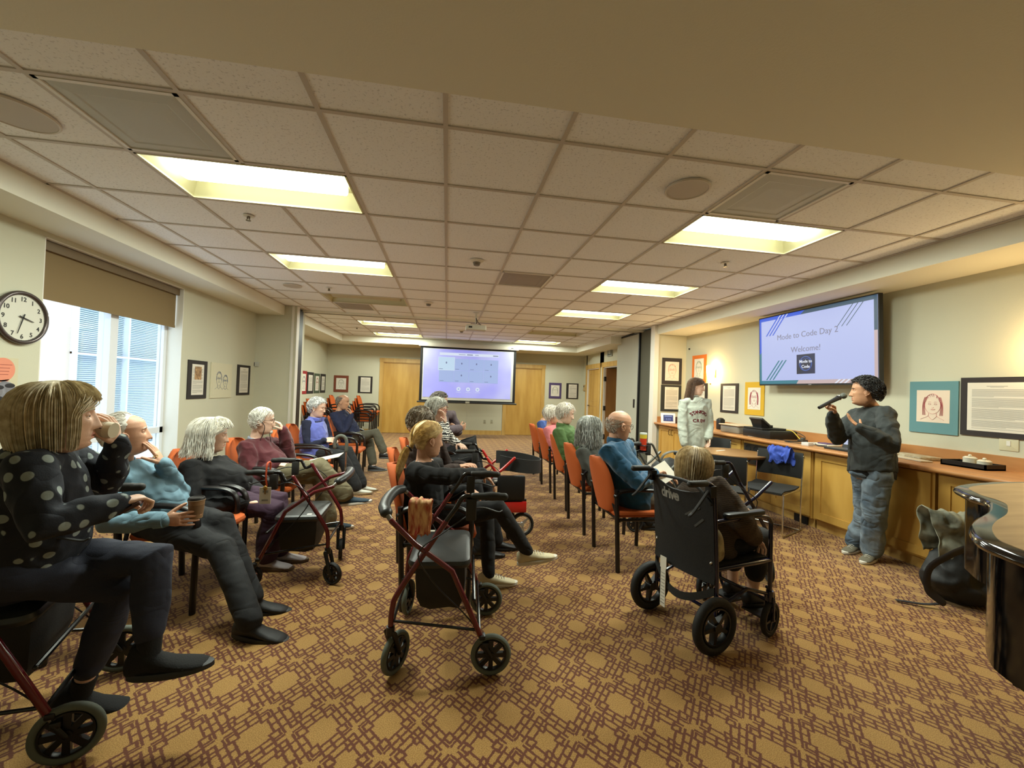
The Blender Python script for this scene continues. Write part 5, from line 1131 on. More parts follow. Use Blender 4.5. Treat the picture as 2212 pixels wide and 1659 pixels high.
# ---- hands
def hand_mb(w, d, pn, th, curl=(20,25,30,35), tc=30, s=1.0, spread=6, L=1.0):
    w, d = V(w), V(d).normalized(); pn = V(pn); pn = (pn-d*pn.dot(d)).normalized(); lat = d.cross(pn)
    if lat.dot(V(th)) < 0: lat = -lat
    mb = MB(); rings = []
    for (t, hw_, ht, o_) in ((-.012,.024,.017,0),(.0,.025,.016,0),(.02,.032,.015,.002),(.045,.039,.0145,.002),(.07,.040,.012,.0),(.085,.037,.009,0)):
        rings.append([w+d*(t*s)+lat*((hw_*math.cos(2*PI*q/16)+o_)*s)-pn*(ht*math.sin(2*PI*q/16)*s) for q in range(16)])
    mb.loft(rings, True)
    FL = [(.029,.043,.026,.021,.0088),(.0095,.047,.030,.022,.009),(-.0105,.044,.028,.021,.0087),(-.029,.034,.021,.018,.0076)]
    for i, (lo, a, b, c, r) in enumerate(FL):
        base = w+d*(.078*s)+lat*(lo*s)+pn*(.001*s); cu = curl[i] if isinstance(curl, (list,tuple)) else curl
        ang = R(cu*.7); sp = R((1.5-i)*spread); pts = [base-d*.012*s, base]; dd = (d*math.cos(sp)+lat*math.sin(sp)).normalized(); p = base
        for k_, l_ in enumerate((a,b,c)):
            vv = dd*math.cos(ang)+pn*math.sin(ang); p = p+vv*(l_*s); pts.append(p); ang += R(cu*(1.15 if k_ == 0 else .8))
        mb.tube(pts, [r*s*1.0,r*s*1.05,r*s,r*s*.92,r*s*.8], 10)
    base = w+d*(.022*s)+lat*(.024*s)+pn*(.004*s); a = R(48); v1 = (d*math.cos(a)+lat*math.sin(a)+pn*.35).normalized()
    p1 = base+v1*(.040*s); b = a-R(tc); v2 = (d*math.cos(b)+lat*math.sin(b)+pn*(.35+tc/90)).normalized(); p2 = p1+v2*(.032*s); b2 = b-R(tc*.6); v3 = (d*math.cos(b2)+lat*math.sin(b2)+pn*(.4+tc/60)).normalized()
    mb.tube([base,p1,p2,p2+v3*(.024*s)], [.015*s,.0115*s,.0100*s,.0085*s], 10)
    return mb
# ---- body pieces
def spine(J, ws, infl=0, belly=0, hunch=0):
    hc = (J['hR']+J['hL'])/2; nk = J['nk']; lh = (J['hL']-J['hR']).normalized(); ls = (J['sL']-J['sR']).normalized(); rings = []
    up = (nk-hc); L = up.length
    fr0 = lh.cross(up).normalized()
    for (t, w_, d_, fo) in ws:
        c = hc+up*t; lat = (lh*(1-max(0,min(1,t)))+ls*max(0,min(1,t))).normalized(); f = lat.cross(up.normalized()).normalized()
        c = c+f*(fo-hunch*math.sin(PI*max(0,min(1,t))))
        rings.append([c+lat*((w_+infl)*math.cos(2*PI*q/20))+f*((d_+infl)*math.sin(2*PI*q/20)) for q in range(20)])
    return rings
def torso_rings(J, S=1, infl=0, belly=0, hunch=0, lo=-.14, hi=1.0):
    ws = [(-.22,.10*S,.09*S,0),(-.12,.155*S,.115*S,.005),(0,.168*S,(.125+belly*.4)*S,belly*.2),(.2,.160*S,(.122+belly*.9)*S,belly*.55),(.4,.155*S,(.118+belly)*S,belly*.6),(.6,.165*S,(.118+belly*.5)*S,belly*.3),(.78,.168*S,.108*S,0),(.9,.135*S,.085*S,-.005),(.98,.085*S,.068*S,-.004),(1.03,.058*S,.058*S,0)]
    return spine(J, [x for x in ws if lo <= x[0] <= hi], infl, belly, hunch)
def shoe(par, A, f, up, m, sole, org, s=1.0, name='shoe', L=1.0, lace=None, hi=0):
    f = V(f).normalized(); up = V(up); up = (up-f*up.dot(f)).normalized(); lat = up.cross(f); A = V(A)
    def ring(x, w_, z0, z1, n=14): return [A+f*(x*s*L)+lat*(w_*s*math.cos(2*PI*q/n))+up*(((z0+z1)/2+(z1-z0)/2*math.sin(2*PI*q/n))*s) for q in range(n)]
    G = -.085
    mb = MB(); mb.loft([ring(-.072,.012,G+.03,-.02),ring(-.066,.028,G+.012,.0),ring(-.045,.036,G+.01,.012+hi),ring(-.01,.038,G+.01,.012+hi),ring(.03,.038,G+.01,-.006),ring(.07,.041,G+.01,-.026),ring(.115,.045,G+.01,-.040),ring(.155,.042,G+.01,-.050),ring(.18,.030,G+.012,-.058),ring(.192,.010,G+.016,-.066)], True)
    o = mb.build(name, m, par, True, org, 70)
    mb = MB(); R_ = []
    for z, k in ((G,.97),(G+.004,1.04),(G+.020,1.04),(G+.024,.98)):
        ring_ = []
        for q in range(28):
            t = 2*PI*q/28; c_ = math.cos(t); x = .062+.136*c_; w_ = (.041+.007*c_-.006*math.sin(2*t)*0)*math.sin(t)
            ring_.append(A+f*(x*k*s*L)+lat*(w_*k*1.03*s)+up*(z*s))
        R_.append(ring_)
    mb.loft(R_, True); mb.build('sole', sole, o, True, org, 40)
    if lace:
        mb = MB()
        for i in range(5):
            x = .035+i*.018; z = -.004-i*.0085; mb.tube([A+f*(x*s)+lat*(.018*s)+up*(z*s-.002),A+f*((x+.006)*s)+up*((z+.006)*s),A+f*(x*s)-lat*(.018*s)+up*(z*s-.002)], .0025, 6)
        mb.build('laces', lace, o, True, org)
    return o
IRIS = mat('iris', (60,50,40), .3); EYE = mat('eye_white', (214,206,196), .3); LASH = mat('nostril', (70,36,28), .8)
def person(name_label, J, head, skin, top, legs, shoes, hair, S=1.0, belly=.0, hunch=.0, base=None, group=None, hands=None, hs=1.0, feet=None, foldamp=.006, neck=True, detail=1.0, extra=None, headkw=None, legw=1.0, rise=.028):
    J = {k: V(v) for k, v in J.items()}
    J['nk'] = J['nk']+V((0,0,rise)); J['sR'] = J['sR']+V((0,0,rise*1.2)); J['sL'] = J['sL']+V((0,0,rise*1.2))
    if shoes:
        for s_ in 'RL':
            if J['a'+s_].z < .145 and not shoes.get('air'): J['a'+s_].z = .085*shoes.get('s',.95)+.002
    org = V(base) if base else V(((J['hR'].x+J['hL'].x)/2, (J['hR'].y+J['hL'].y)/2, 0))
    e = empty('person', org, 0, name_label, 'person', group)
    SK = mat('skin_%d_%d_%d' % skin, skin, .5, bump=.12, bs=180, var=.12, vs=30); LIP = mat('lip_%d_%d_%d' % skin, (int(skin[0]*.88),int(skin[1]*.72),int(skin[2]*.74)), .45)
    BRW = mat('brow_%s' % hair['col'].__repr__(), tuple(int(c*.8) for c in hair['col']), .8)
    yaw, pitch, roll = head
    HM = Matrix.Translation(J['hd']) @ Matrix.Rotation(R(yaw),4,'Z') @ Matrix.Rotation(R(-pitch),4,'Y') @ Matrix.Rotation(R(roll),4,'X') @ Matrix.Scale(hs,4)
    # body
    mb = MB(); mb.loft(torso_rings(J,S*.88,-.012,belly*.8,hunch))
    base_h = HM @ V((-.022,0,-.075))
    mb.tube([J['nk']+V((0,0,-.04)), J['nk'], base_h, HM @ V((-.015,0,-.03))], [.062*S,.052*S,.050*hs,.052*hs], 16)
    for s_ in 'RL':
        ns_ = J['nk']+(J['s'+s_]-J['nk'])*.3+V((0,0,-.02)); mb.tube([ns_,J['s'+s_],J['e'+s_],J['w'+s_]], [.045*S,.044*S,.034*S,.0235*S], 12)
        if 'k'+s_ in J: mb.tube([J['h'+s_],J['k'+s_],J['a'+s_]], [.072*S,.050*S,.034*S], 12)
    vs, ns, fs = vox(mb, .011, 3)
    B = MB(); B.add(vs, fs, 0)
    hm = MB(); head_mb(hm, **(headkw or {})); hm.v = [tuple(HM @ V(p)) for p in hm.v]; B.v, n0 = B.v+hm.v, len(B.v); B.f += [tuple(i+n0 for i in f) for f in hm.f]; B.m += hm.m
    for s_ in 'RL':
        h = (hands or {}).get(s_)
        if h:
            h = dict(h); w_ = J['w'+s_]; h.setdefault('d', w_-J['e'+s_]); hmb = hand_mb(w_, s=h.pop('s', .95*S if S < 1.05 else 1.0), **h)
            v2, n2, f2 = vox(hmb, .0034 if detail >= 1 else .0045, 2, .5); B.add(v2, f2, 0)
    B.build('body', [SK, LIP, EYE, IRIS, BRW, LASH], e, True, org, 80)
    # top garment
    if top:
        T_ = dict(infl=.014, sleeve=1.0, r=(.060,.052,.040), lo=-.22, hi=1.0, amp=foldamp, cuff=None, collar=None, name='shirt'); T_.update(top)
        mb = MB(); mb.loft(torso_rings(J,S,T_['infl'],belly,hunch,T_['lo'],T_['hi']))
        for s_ in 'RL':
            n_ = J['nk']+(J['s'+s_]-J['nk'])*.25+V((0,0,-.045)); a, b_, c = J['s'+s_], J['e'+s_], J['w'+s_]; r0, r1, r2 = [x*S for x in T_['r']]
            if T_['sleeve'] >= 1: mb.tube([n_,a,(a+b_)/2,b_,(b_+c)/2,c], [r0*.95,r0,(r0+r1)/2*1.0,r1,(r1+r2)/2*1.06,r2], 14)
            elif T_['sleeve'] > 0: mb.tube([n_,a,a+(b_-a)*T_['sleeve']], [r0*.95,r0,r1], 14)
            else: mb.tube([n_,a], [r0*.9,r0*.8], 14)
        vs, ns, fs = vox(mb, .0088/detail, 3); vs = folds(vs, ns, T_['amp'], seed=len(name_label))
        g = MB(); g.add(vs, fs); go = g.build(T_['name'], T_['m'], e, True, org, 80); e['_top'] = go.name
        if T_['collar']:
            g = MB(); cm = T_['collar']; nkk = J['nk']+V((0,0,.002)); ax = (base_h-J['nk']).normalized()
            g.torus(nkk, ax, .056*S, .012*S, 30, 8, None, cm.get('h',1.6)); g.build('collar', cm['m'], go, True, org)
        if T_['cuff']:
            for s_ in 'RL': g = MB(); dv = (J['w'+s_]-J['e'+s_]).normalized(); g.tube([J['w'+s_]-dv*.035,J['w'+s_]+dv*.008],[T_['r'][2]*S*1.0+.001,T_['r'][2]*S*.96],16,None,None,False); g.build('cuff', T_['cuff'], go, True, org)
    if legs:
        T_ = dict(r=(.094,.072,.058), end=.0, amp=foldamp*.9, name='trousers'); T_.update(legs); mb = MB(); hc = (J['hR']+J['hL'])/2
        mb.ell(hc+V((0,0,-.02)),.15*S,.17*S,T_.get('up',.10)*S) if abs((J['hL']-J['hR']).y) > abs((J['hL']-J['hR']).x) else mb.ell(hc+V((0,0,-.03)),.16*S,.13*S,T_.get('up',.10)*S)
        for s_ in 'RL':
            h, k_, a = J['h'+s_], J['k'+s_], J['a'+s_]; r0, r1, r2 = [x*S*legw for x in T_['r']]; a2 = k_+(a-k_)*(1-T_['end'])
            mb.tube([h,(h+k_)/2,k_,(k_+a2)/2,a2], [r0,(r0+r1)/2*1.02,r1,(r1+r2)/2,r2], 16)
        vs, ns, fs = vox(mb, .0105/detail, 3); vs = folds(vs, ns, T_['amp'], 8, 3)
        g = MB(); g.add(vs, fs); g.build(T_['name'], T_['m'], e, True, org, 80)
    if shoes:
        for s_ in 'RL':
            f, u = feet[s_]; shoe(e, J['a'+s_]+V(shoes.get('off',(0,0,0))), f, u, shoes['m'], shoes['sole'], org, shoes.get('s',.95), shoes.get('name','shoe'), shoes.get('L',1.0), shoes.get('lace'), shoes.get('hi',0))
            if shoes.get('sock'):
                g = MB(); dv = (J['k'+s_]-J['a'+s_]).normalized(); g.tube([J['a'+s_]+V((0,0,-.02)),J['a'+s_]+dv*shoes.get('sockh',.09)],[.036,.040],14,None,None,False); g.build('sock', shoes['sock'], e, True, org)
    # hair
    if hair and hair.get('style'):
        hmat = mat('hair_%s' % (hair['col'],), hair['col'], .55, col2=hair.get('col2', tuple(int(c*.72) for c in hair['col'])), vs=45, sheen=.2)
        g = MB(); rnd = random.Random(len(name_label)); hair['style'](g, rnd); g.v = [tuple(HM @ V(p)) for p in g.v]; g.build('hair', hmat, e, True, org, 80)
    if extra: extra(e, J, HM, org)
    return e
def glasses(col=(40,34,30), round_=False):
    def fn(e, J, HM, org):
        g = MB(); 
        for s_ in (-1,1):
            g.torus((.0935,.032*s_,.0),(1,.12*s_,0),.0205,.0016,24,6); g.tube([(.092,.052*s_,.006),(.06,.079*s_,.008),(.0,.084*s_,.004),(-.018,.083*s_,-.012)],.0016,6)
        g.tube([(.095,-.012,.004),(.098,0,.007),(.095,.012,.004)],.0016,6); g.v = [tuple(HM @ V(p)) for p in g.v]; g.build('glasses', mat('glasses_%d' % col[0], col, .3), e, True, org)
    return fn
def Jp(seat=None, **k):
    J = {a: (at(*b) if a != 'x' else b) for a, b in k.items()}
    if seat: J['hR'] = V((seat[0], seat[1]-.085, seat[2])); J['hL'] = V((seat[0], seat[1]+.085, seat[2]))
    return J
SK1 = (226,184,158); SK2 = (214,164,134); SK3 = (188,142,112); SK4 = (232,192,168)
DARKC = mat('black_knit', (20,20,22), .9, wr=.018, bump=.3, bs=300)
NAVYT = mat('navy_trousers', (34,38,54), .85, wr=.018, bump=.2, bs=300)
BLKT = mat('black_trousers', (22,23,26), .85, wr=.018, bump=.2, bs=300)
def dot_mat():
    m = mat('polka_dot_fleece', (26,30,40), .9, bump=.2, bs=250, wr=.02); nt = m.node_tree; b = nt.nodes['Principled BSDF']
    tc = nt.nodes.new('ShaderNodeTexCoord'); vo = nt.nodes.new('ShaderNodeTexVoronoi'); vo.inputs['Scale'].default_value = 19; vo.inputs['Randomness'].default_value = .25
    nt.links.new(tc.outputs['Object'], vo.inputs['Vector']); r = nt.nodes.new('ShaderNodeMapRange'); r.inputs[1].default_value = .27; r.inputs[2].default_value = .31; r.inputs[3].default_value = 1; r.inputs[4].default_value = 0
    nt.links.new(vo.outputs['Distance'], r.inputs[0]); mx = nt.nodes.new('ShaderNodeMix'); mx.data_type = 'RGBA'; mx.inputs[6].default_value = (*lin((26,30,40)),1); mx.inputs[7].default_value = (*lin((140,150,146)),1)
    nt.links.new(r.outputs[0], mx.inputs[0]); nt.links.new(mx.outputs[2], b.inputs['Base Color']); return m
def stripe_mat(name, c1, c2, sc, rot=(0,0,0), dist=3.0):
    m = mat(name, c1, .85); nt = m.node_tree; b = nt.nodes['Principled BSDF']; tc = nt.nodes.new('ShaderNodeTexCoord'); w_ = nt.nodes.new('ShaderNodeTexWave'); w_.inputs['Scale'].default_value = sc; w_.inputs['Distortion'].default_value = dist; w_.inputs['Detail Scale'].default_value = 2
    w_.bands_direction = 'Z'; nt.links.new(tc.outputs['Object'], w_.inputs['Vector']); r = nt.nodes.new('ShaderNodeMapRange'); r.inputs[1].default_value = .45; r.inputs[2].default_value = .55; nt.links.new(w_.outputs['Fac'], r.inputs[0])
    mx = nt.nodes.new('ShaderNodeMix'); mx.data_type = 'RGBA'; mx.inputs[6].default_value = (*lin(c1),1); mx.inputs[7].default_value = (*lin(c2),1); nt.links.new(r.outputs[0], mx.inputs[0]); nt.links.new(mx.outputs[2], b.inputs['Base Color']); return m
BLKSH = mat('black_shoe', (18,18,20), .55); SOLEB = mat('black_sole', (26,26,28), .6); SOLEW = mat('white_sole', (214,208,194), .6)
def cup(e_label, p, ax, r=.036, h=.095, colc=(206,196,170), lid=None, name='paper_cup'):
    e = empty(name, p, 0, e_label, 'cup'); ax = V(ax).normalized()
    mb = MB(); mb.cyl(ax*0, ax*h, r*.78, 28, r); mb.build('cup_body', mat('cup_%d' % colc[0], colc, .6), e)
    mb = MB(); mb.torus(ax*h, ax, r, .003, 28, 6); mb.cyl(ax*(h*.25), ax*(h*.75), r*.855, 28, r*.955); mb.build('cup_sleeve', mat('cup_sleeve_%d' % colc[1], tuple(int(c*.86) for c in colc), .8), e)
    if lid: mb = MB(); mb.cyl(ax*h, ax*(h+.012), r*1.05, 28, r*.98); mb.torus(ax*(h+.012), ax, r*.86, .004, 28, 6); mb.build('cup_lid', lid, e)
    return e
# 1 woman in polka dots, drinking
J = Jp(hd=(128,900,1.70), nk=(92,985,1.70), sR=(60,1035,1.55), sL=(150,1005,1.90), eR=(95,1135,1.50), wR=(247,1090,1.64), eL=(243,1045,2.02), wL=(252,960,1.86), kR=(262,1262,1.90), aR=(206,1447,1.97), kL=(330,1208,1.84), aL=(322,1410,1.78))
J['hR'] = at(20,1235,1.70); J['hL'] = at(70,1215,1.90); J['aR'] = V((-1.43,1.95,.09))
def h1(g, rnd): hair_cap(g,.014,.004,1); hang_hair(g,1000,rnd,zend=-.108,vol=.024,FA=62,flare=-.014,r=.0038,fringe=.55,zj=.008)
def x1(e, J, HM, org):
    g = MB(); p = J['wL']; d = (J['wL']-J['eL']).normalized(); g.torus(p-d*.01, d, .031, .006, 24, 8); g.build('wristwatch', mat('watch_silver',(120,118,112),.3,metal=.8), e, True, org)
    g = MB(); p = J['wR']; d = (J['wR']-J['eR']).normalized(); g.torus(p+d*.012, d, .029, .005, 24, 6, None, 1.6); g.build('bracelet', mat('gold',(196,170,100),.3,metal=.8), e, True, org)
feet1 = {'R': ((.92,.30,-.22),(.15,0,1)), 'L': ((.95,.02,.10),(-.1,0,1))}
DOT = dot_mat()
person('woman with a blond-grey bob in a navy polka dot jacket, drinking from a paper cup', J, (34,2,0), SK1, dict(m=DOT, r=(.068,.060,.043), infl=.022, name='jacket', collar=dict(m=DOT,h=2.2), amp=.008), dict(m=NAVYT, r=(.094,.076,.052), end=.24, name='trousers'), dict(m=mat('black_knit_shoe',(16,16,17),.9,bump=.5,bs=200), sole=mat('grey_sole',(40,42,44),.6), s=1.06, hi=.03, sock=mat('black_knit_shoe',(16,16,17),.9), sockh=.065), dict(style=h1, col=(228,216,186), col2=(190,172,134)), S=.98, belly=.02, hands={'R': dict(pn=(.2,.3,-1), th=(0,.4,1), curl=(60,65,65,60), tc=40), 'L': dict(d=(.05,-.25,1), pn=(-1,-.35,.1), th=(-.3,-1,.2), curl=(28,32,36,40), tc=20)}, feet=feet1, extra=x1, detail=1.25)
pc = at(214,940,1.79); cup('pale paper cup tipped up at the lips of the woman in polka dots', at(246,930,1.80), (-1,-.02,.10), .037, .088)
o = MB(); o.rbox((-.035,-.02,-.006),(.035,.02,.006),.006); o = o.build('small_case', mat('brown_case',(70,40,34),.4)); o.location = at(282,1096,1.66); o.rotation_euler = (0,R(-30),R(20)); tag(o,'small brown case held in the near hand of the woman in polka dots','case')
# 2 man in the light blue shirt
J = Jp(hd=(275,937,2.72), nk=(262,1010,2.75), sR=(222,1045,2.57), sL=(322,1022,2.98), eR=(235,1130,2.50), wR=(352,1124,2.52), eL=(388,1062,2.95), wL=(352,1003,2.78), kR=(490,1160,2.62), aR=(540,1352,2.42), kL=(462,1135,2.86), aL=(545,1285,2.68), seat=(-1.72,2.90,.50))
J['kL'] = at(478,1130,2.80); J['kR'] = at(478,1185,2.66)
SH2 = mat('light_blue_shirt', (112,146,164), .8, wr=.024, bump=.15, bs=300, var=.12, vs=12)
def h2(g, rnd): hair_cap(g,.006,.003,2,dict(front=.105,temple=.07,ear=.0,nape=-.08)); short_hair(g,240,rnd,L=.05,lift=.012,line=dict(front=.112,temple=.09,ear=.0,nape=-.08),r=.003,flow='back')
def x2(e, J, HM, org):
    g = MB(); p = J['wL']; d = (J['wL']-J['eL']).normalized(); g.torus(p+d*.075+V((.0,-.02,0)), d, .011, .0025, 16, 6); g.build('ring', mat('gold',(196,170,100),.3,metal=.8), e, True, org)
person('old man in a light blue button shirt, hand at his mouth, holding a lidded cup', J, (27,8,0), SK2, dict(m=SH2, r=(.066,.060,.042), infl=.014, amp=.010, collar=dict(m=mat('collar_navy',(60,84,104),.8),h=1.8), cuff=SH2), dict(m=BLKT, r=(.092,.076,.060)), dict(m=BLKSH, sole=SOLEB, s=1.10, sock=mat('dark_sock',(24,26,32),.9)), dict(style=h2, col=(236,232,222), col2=(206,200,188)), belly=.035, hunch=.02, hands={'R': dict(d=(1,.1,.02), pn=(0,1,-.1), th=(0,.3,1), curl=(10,14,16,18), tc=10), 'L': dict(d=(-.42,-.16,1), pn=(-1,-.2,-.3), th=(-.4,-1,.1), curl=(8,9,11,14), tc=10)}, feet={'R': ((.93,-.10,-.12),(0,0,1)), 'L': ((.96,.12,-.10),(0,0,1))}, extra=x2, detail=1.1)
cup('brown paper cup with a black lid held by the man in the light blue shirt', at(423,1118,2.58), (0,0,1), .040, .10, (150,118,84), mat('cup_lid_black',(30,28,28),.4))
# 3 white-haired woman
J = Jp(hd=(458,940,3.36), nk=(440,1000,3.36), sR=(412,1022,3.20), sL=(478,1014,3.56), eR=(422,1100,3.14), wR=(528,1085,3.24), eL=(540,1050,3.62), wL=(566,1072,3.50), kR=(590,1100,3.30), aR=(576,1205,3.30), kL=(600,1082,3.52), aL=(606,1195,3.42), seat=(-1.62,3.40,.50))
J['aR'].z = .10; J['aL'].z = .10
PURP = mat('purple_trousers', (58,34,54), .85, wr=.018, bump=.2, bs=260)
def h3(g, rnd): hair_cap(g,.018,.006,3); hang_hair(g,900,rnd,zend=-.145,vol=.040,FA=78,flare=.024,r=.0036,fringe=.30,zj=.022,wave=.005)
def x3(e, J, HM, org):
    g = MB(); a = J['nk']; b = (J['hR']+J['hL'])/2; r_ = []
    c1 = a+V((.055,0,-.045)); c2 = a.lerp(b,.45)+V((.155,0,.01)); c3 = b+V((.155,0,.10)); c4 = b+V((.13,0,.02)); rings = []
    for (c, w_, d_) in ((c1-V((.02,0,0)),.025,.02),((c1+c2)/2-V((.03,0,0)),.05,.04),(c2-V((.025,0,.0)),.085,.05),(c3-V((.03,0,0)),.10,.05),(c4-V((.03,0,0)),.09,.05)): rings.append([c+V((d_*math.cos(2*PI*q/16),w_*math.sin(2*PI*q/16),0)) for q in range(16)])
    g.loft(rings); vs, ns, fs = vox(g,.01,3); g = MB(); g.add(folds(vs,ns,.004,12),fs); g.build('purple_blouse', mat('purple_blouse',(66,42,66),.8, wr=.018,bump=.2,bs=300), e, True, org)
SAND = mat('sandal_strap',(34,30,30),.5)
person('woman with loose shoulder-length white hair in a black cardigan and purple trousers', J, (20,-4,0), SK1, dict(m=DARKC, r=(.076,.068,.046), infl=.026, name='cardigan', amp=.007), dict(m=PURP, r=(.098,.085,.075), end=.08), dict(m=mat('grey_sock_sandal',(176,168,170),.8), sole=mat('cork_sole',(92,72,52),.8), s=1.0), dict(style=h3, col=(244,242,232), col2=(214,208,192)), S=1.04, belly=.055, hunch=.015, hands={'R': dict(pn=(0,.3,-1), th=(.2,1,0), curl=(30,34,36,40), tc=20), 'L': dict(d=(1,-.4,-.1), pn=(0,0,-1), th=(0,-1,0), curl=(28,30,34,36), tc=20)}, feet={'R': ((.98,-.15,0),(0,0,1)), 'L': ((.98,.05,0),(0,0,1))}, extra=x3)
# 4 man in maroon
J = Jp(hd=(567,908,4.10), nk=(552,955,4.10), sR=(530,975,3.93), sL=(588,967,4.30), eR=(548,1035,3.88), wR=(596,1003,3.98), eL=(628,990,4.34), wL=(612,930,4.20), kR=(690,1008,3.98), aR=(748,1070,3.95), kL=(690,1030,4.22), aL=(712,1118,4.16), seat=(-1.60,4.10,.50))
MAR = mat('maroon_sweater', (84,28,36), .9, wr=.018, bump=.35, bs=260, sheen=.2)
KHA = mat('khaki_trousers', (112,104,78), .85, wr=.03, bump=.2, bs=200)
def h4(g, rnd): hair_cap(g,.010,.003,4,dict(front=.072,temple=.03,ear=.0,nape=-.08)); short_hair(g,520,rnd,L=.045,lift=.003,r=.0026,line=dict(front=.070,temple=.03,ear=.0,nape=-.08),flow='side')
def x4(e, J, HM, org):
    glasses((60,50,44))(e,J,HM,org)
    g = MB(); L = [HM @ V((.0,-.086,.002)), HM @ V((.03,-.088,-.05)), HM @ V((.02,-.080,-.12)), J['nk']+V((.07,-.07,-.02)), J['nk']+V((.14,-.02,-.10))]; g.tube(smooth_pts(L,5),.003,6); L = [HM @ V((.0,.086,.002)), HM @ V((.04,.08,-.08)), J['nk']+V((.12,.03,-.03)), J['nk']+V((.14,-.02,-.10))]; g.tube(smooth_pts(L,5),.003,6); g.build('glasses_cord', BLACK, e, True, org)
    g = MB(); g.ell((.074,0,-.104),.018,.026,.020); g.v = [tuple(HM @ V(p)) for p in g.v]; g.build('white_beard', mat('beard_white',(210,206,198),.9,bump=.6,bs=150), e, True, org)
    g = MB(); p = J['wL']; d = (J['wL']-J['eL']).normalized(); g.torus(p-d*.01, d, .032, .006, 24, 8); g.ell(p-d*.01+V((0,-.034,0)),.018,.006,.018); g.build('wristwatch', mat('watch_silver',(120,118,112),.3,metal=.8), e, True, org)
NSH = mat('navy_runner',(30,52,66),.8,bump=.3,bs=200)
person('white-haired man in a maroon sweater and khaki trousers adjusting his glasses', J, (16,-2,0), SK4, dict(m=MAR, r=(.076,.068,.046), infl=.018, name='sweater', amp=.010, collar=dict(m=mat('shirt_collar_blue',(150,160,176),.7),h=1.3)), dict(m=KHA, r=(.096,.082,.078), end=.05, amp=.009), dict(m=NSH, sole=SOLEW, s=1.08, sock=mat('dark_sock',(24,26,32),.9)), dict(style=h4, col=(240,238,230), col2=(210,206,196)), belly=.055, hunch=.02, hands={'R': dict(d=(1,.2,-.1), pn=(0,.2,-1), th=(0,1,0), curl=(25,28,30,32), tc=20), 'L': dict(d=(-.4,-.3,1), pn=(-1,-.3,-.2), th=(-.4,-1,.3), curl=(40,48,54,60), tc=35)}, feet={'R': ((.95,.0,.12),(0,0,1)), 'L': ((.98,.1,0),(0,0,1))}, extra=x4)
g = MB(); g.add([(0,0,0),(.30,.02,.07),(.30,.20,.08),(0,.19,.01),(0,0,.004),(.30,.02,.074),(.30,.20,.084),(0,.19,.014)],[(0,3,2,1),(4,5,6,7),(0,1,5,4),(1,2,6,5),(2,3,7,6),(3,0,4,7)]); o = g.build('paper_sheet', PAPER, None, False); o.location = at(655,1004,4.0); tag(o,'white folded sheet on the lap of the man in maroon','paper')
# 5 woman in blue vest
J = Jp(hd=(686,880,5.62), nk=(678,910,5.62), sR=(661,920,5.46), sL=(700,914,5.80), eR=(664,962,5.42), wR=(700,952,5.52), eL=(712,952,5.80), wL=(715,948,5.66), kR=(738,985,5.50), aR=(770,1050,5.45), kL=(752,975,5.72), aL=(782,1046,5.62), seat=(-1.64,5.60,.50))
VEST = mat('blue_fleece_vest', (88,98,176), .95, wr=.018, bump=.4, bs=200, sheen=.3); NVY = mat('navy_top', (22,26,50), .9, wr=.018, bump=.2, bs=300)
def h5(g, rnd): hair_cap(g,.016,.006,5); short_hair(g,420,rnd,L=.04,lift=.016,curl=.004,r=.0036,flow='side')
def x5(e, J, HM, org):
    glasses((150,110,90))(e,J,HM,org); mb = MB(); mb.loft(torso_rings(J,1,.030,.02,.01,-.22,.95))
    for s_ in 'RL': n_ = J['nk'].lerp(J['s'+s_],.35)+V((0,0,-.03)); mb.tube([n_,J['nk'].lerp(J['s'+s_],.85)+V((0,0,-.01))],[.060,.056],14)
    vs, ns, fs = vox(mb,.0095,3); g = MB(); g.add(folds(vs,ns,.006),fs); v_ = g.build('fleece_vest', VEST, e, True, org)
    g = MB(); g.torus(J['nk']+V((.005,0,.0)),(.15,0,1),.066,.016,30,8,None,1.8); g.build('vest_collar', VEST, v_, True, org)
    g = MB(); g.ell(HM @ V((-.002,-.088,-.042)),.006,.005,.006); g.build('earring', mat('pearl',(226,220,208),.3), e, True, org)
person('grey curly-haired woman with glasses in a periwinkle blue vest over navy sleeves', J, (-8,-8,0), SK4, dict(m=NVY, r=(.058,.052,.040), infl=.006, name='top'), dict(m=BLKT, r=(.092,.078,.076), end=.04), dict(m=mat('white_clog',(196,196,184),.6), sole=mat('tan_sole',(150,130,100),.7), s=.98), dict(style=h5, col=(206,206,204), col2=(156,156,154)), hands={'R': dict(d=(1,.3,.1), pn=(0,.6,-.6), th=(0,.5,1), curl=(35,40,45,45), tc=20), 'L': dict(d=(.9,-.6,.1), pn=(0,-.5,-.6), th=(0,-.5,1), curl=(35,40,45,45), tc=20)}, feet={'R': ((.95,.05,.05),(0,0,1)), 'L': ((.95,.1,.0),(0,0,1))}, extra=x5, belly=.02)
